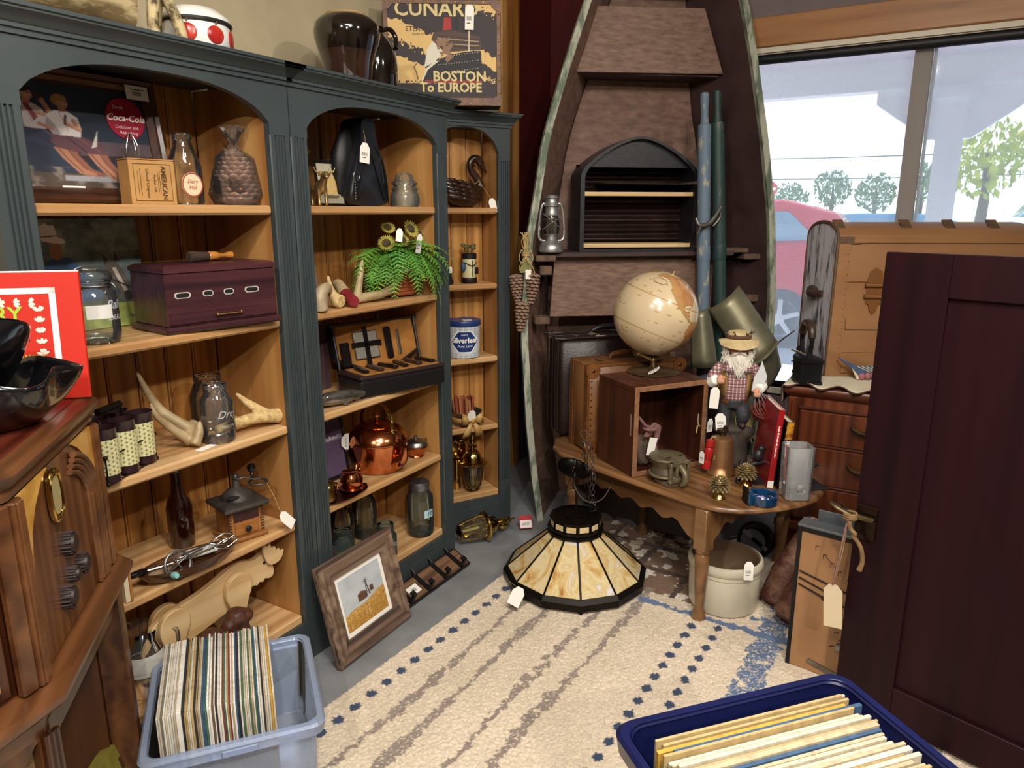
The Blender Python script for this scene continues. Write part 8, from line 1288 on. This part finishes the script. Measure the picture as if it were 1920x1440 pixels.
for z0, z1 in ((.195, .245), (.015, .04), (.10, .104), (.388, .392), (.54, .565)): b.box(.06, -.008 if z1-z0 > .01 else -.002, z0, w, .002, z1, b=.002)
b.box(0, -.004, .0, .05, .001, .545, b=.001); b.build('front_slats', TRK, t); b = MB()
for k in range(20): b.ell((.043+.004*(k % 2), -.0045, .012+k*.027), .0042, .003, .0042, 8, 5)
b.build('rivets', TRK, t); b = MB()
for x_ in (.02, .28, .45, .62): b.prism([(x_-.02, 0), (x_+.02, 0), (x_+.02, .07), (x_-.02, .07)], -.002, .003, 0, T(0, .03, .585) @ RX(38) @ T(0, -.0, -.0))
b.box(-.002, -.006, .535, .09, .003, .565, b=.003); b.build('lid_straps', EDGE, t); b = MB(); hx = .160; b.prism([(hx-.03, .30), (hx+.03, .30), (hx+.03, .40), (hx+.022, .43), (hx, .445), (hx-.022, .43), (hx-.03, .40)], -.006, .0, 0, XZ(0)); b.prism([(hx-.02, .30), (hx+.02, .30), (hx+.012, .27), (hx, .258), (hx-.012, .27)], -.008, .0, 0, XZ(0))
for z_ in (.375, .33): b.tube([(hx-.04, -.010, z_), (hx+.04, -.010, z_)], .009, 10)
b.build('clasp', mat('tan_brass_clasp', '#8a5c34', .4, .4), t); b = MB(); b.ell((-.016, d*.55, .33), .02, .05, .026, 12, 8); b.tube([(-.005, d*.3, .33), (-.03, d*.5, .325), (-.005, d*.75, .32)], [.012, .015, .012], 8); b.build('end_handle', mat('torn_leather_handle', '#3f2a20', .7, bump=.5), t)
t = thing('bird_ornament', 'flat blue-grey painted bird ornament with pink round berries leaning against the trunk', 'ornament', (-.235, 3.165, .792), 22, rx=-10); BBL = mat('slate_blue_paint', '#4a5f86', .5, 0, '#36486a', 20); MB().prism(smooth_poly([(-.11, .095), (-.04, .06), (.0, .05), (.06, .06), (.10, .05), (.13, .07), (.11, .02), (.04, .0), (-.01, .01), (-.04, .045)], 2), -.006, .006, 0, XZ(0)).build('body', BBL, t); b = MB()
for k in range(5): b.tube([(-.02+.018*k, -.008, .052), (.03+.018*k, -.008, .03)], .0022, 6)
b.build('wing_lines', mat('pale_wing_line', '#b9b7a8', .6), t)
for k in range(3): MB().ell((.0+.022*k, -.01, .012+.003*k), .013, .008, .014, 14, 8).build('berry', mat('dusty_pink', '#a3656a', .5) if 'dusty_pink' not in bpy.data.materials else bpy.data.materials['dusty_pink'], t)
MB().prism([(-.04, .045), (-.01, .01), (.0, .0), (-.02, .0)], -.009, -.005, 0, XZ(0)).build('cream_breast', CREAM, t)
# ---------------------------------------------------------------- dark mahogany cabinet
MAH = wood('dark_mahogany_stain', '#19060c', '#240a10', '#2b0d13', 2, .6, .5, coat=.0, grain=.3); MAH.node_tree.nodes['Principled BSDF'].inputs['Specular IOR Level'].default_value = .18; t = thing('mahogany_cabinet', 'dark red-stained cabinet with open panelled door, latch, rope and tags in the right foreground', 'cabinet', (-.133, 2.13, 0), -18.3); w, d, h = .86, .40, 1.35; MB().box(w+.004, -.46, 0, w+.6, .03, h+.04, b=.004).build('carcase', MAH, t); door = MB().box(0, 0, .03, .158, .024, h, b=.002).box(w-.158, 0, .03, w, .022, h, b=.002).box(.158, 0, h-.108, w-.158, .022, h, b=.002).box(.158, 0, .03, w-.158, .022, .14, b=.002).build('door_frame', MAH, t); MB().box(.155, .012, .13, w-.155, .02, h-.1).build('door_panel', MAH, t)
PLT = mat('dark_bronze_plate', '#2e2018', .3, .8); lt = MB().box(.004, -.006, .55, .062, .0, .655, b=.006).build('latch_plate', PLT, t); b = MB(); b.box(-.012, -.022, .612, .058, -.006, .626, b=.003); b.tube([(-.06, -.03, .645), (-.04, -.03, .636), (-.0, -.024, .622)], [.006, .009, .007], 8, flat=.7); b.build('latch_lever', ABR, lt); b = MB()
for k in range(3): b.tube(ring(.016, (-.004, -.022, .612+.006*k), 14, None), .0045, 6, closed=True)
b.tube([(-.004, -.03, .62), (.006, -.04, .59), (.02, -.036, .575), (.012, -.03, .56)], .006, 8); b.tube([(.012, -.035, .57), (.036, -.03, .54), (.045, -.028, .50), (.04, -.03, .47)], [.006, .006, .006, .008], 8); b.build('rope', mat('frayed_jute_rope', '#8f7048', .95, 0, '#6e5434', 60, bump=.9, bs=200), t); tag(t, (-.018, -.05, .405), .05, .13, 0, 14, -5, (-.004, -.03, .62), False, CREAM); MB().tube([(-.004, -.04, .60), (-.01, -.05, .5), (-.018, -.052, .41)], .003, 6).build('braided_cord', mat('pink_cord', '#8a625a', .8), t)
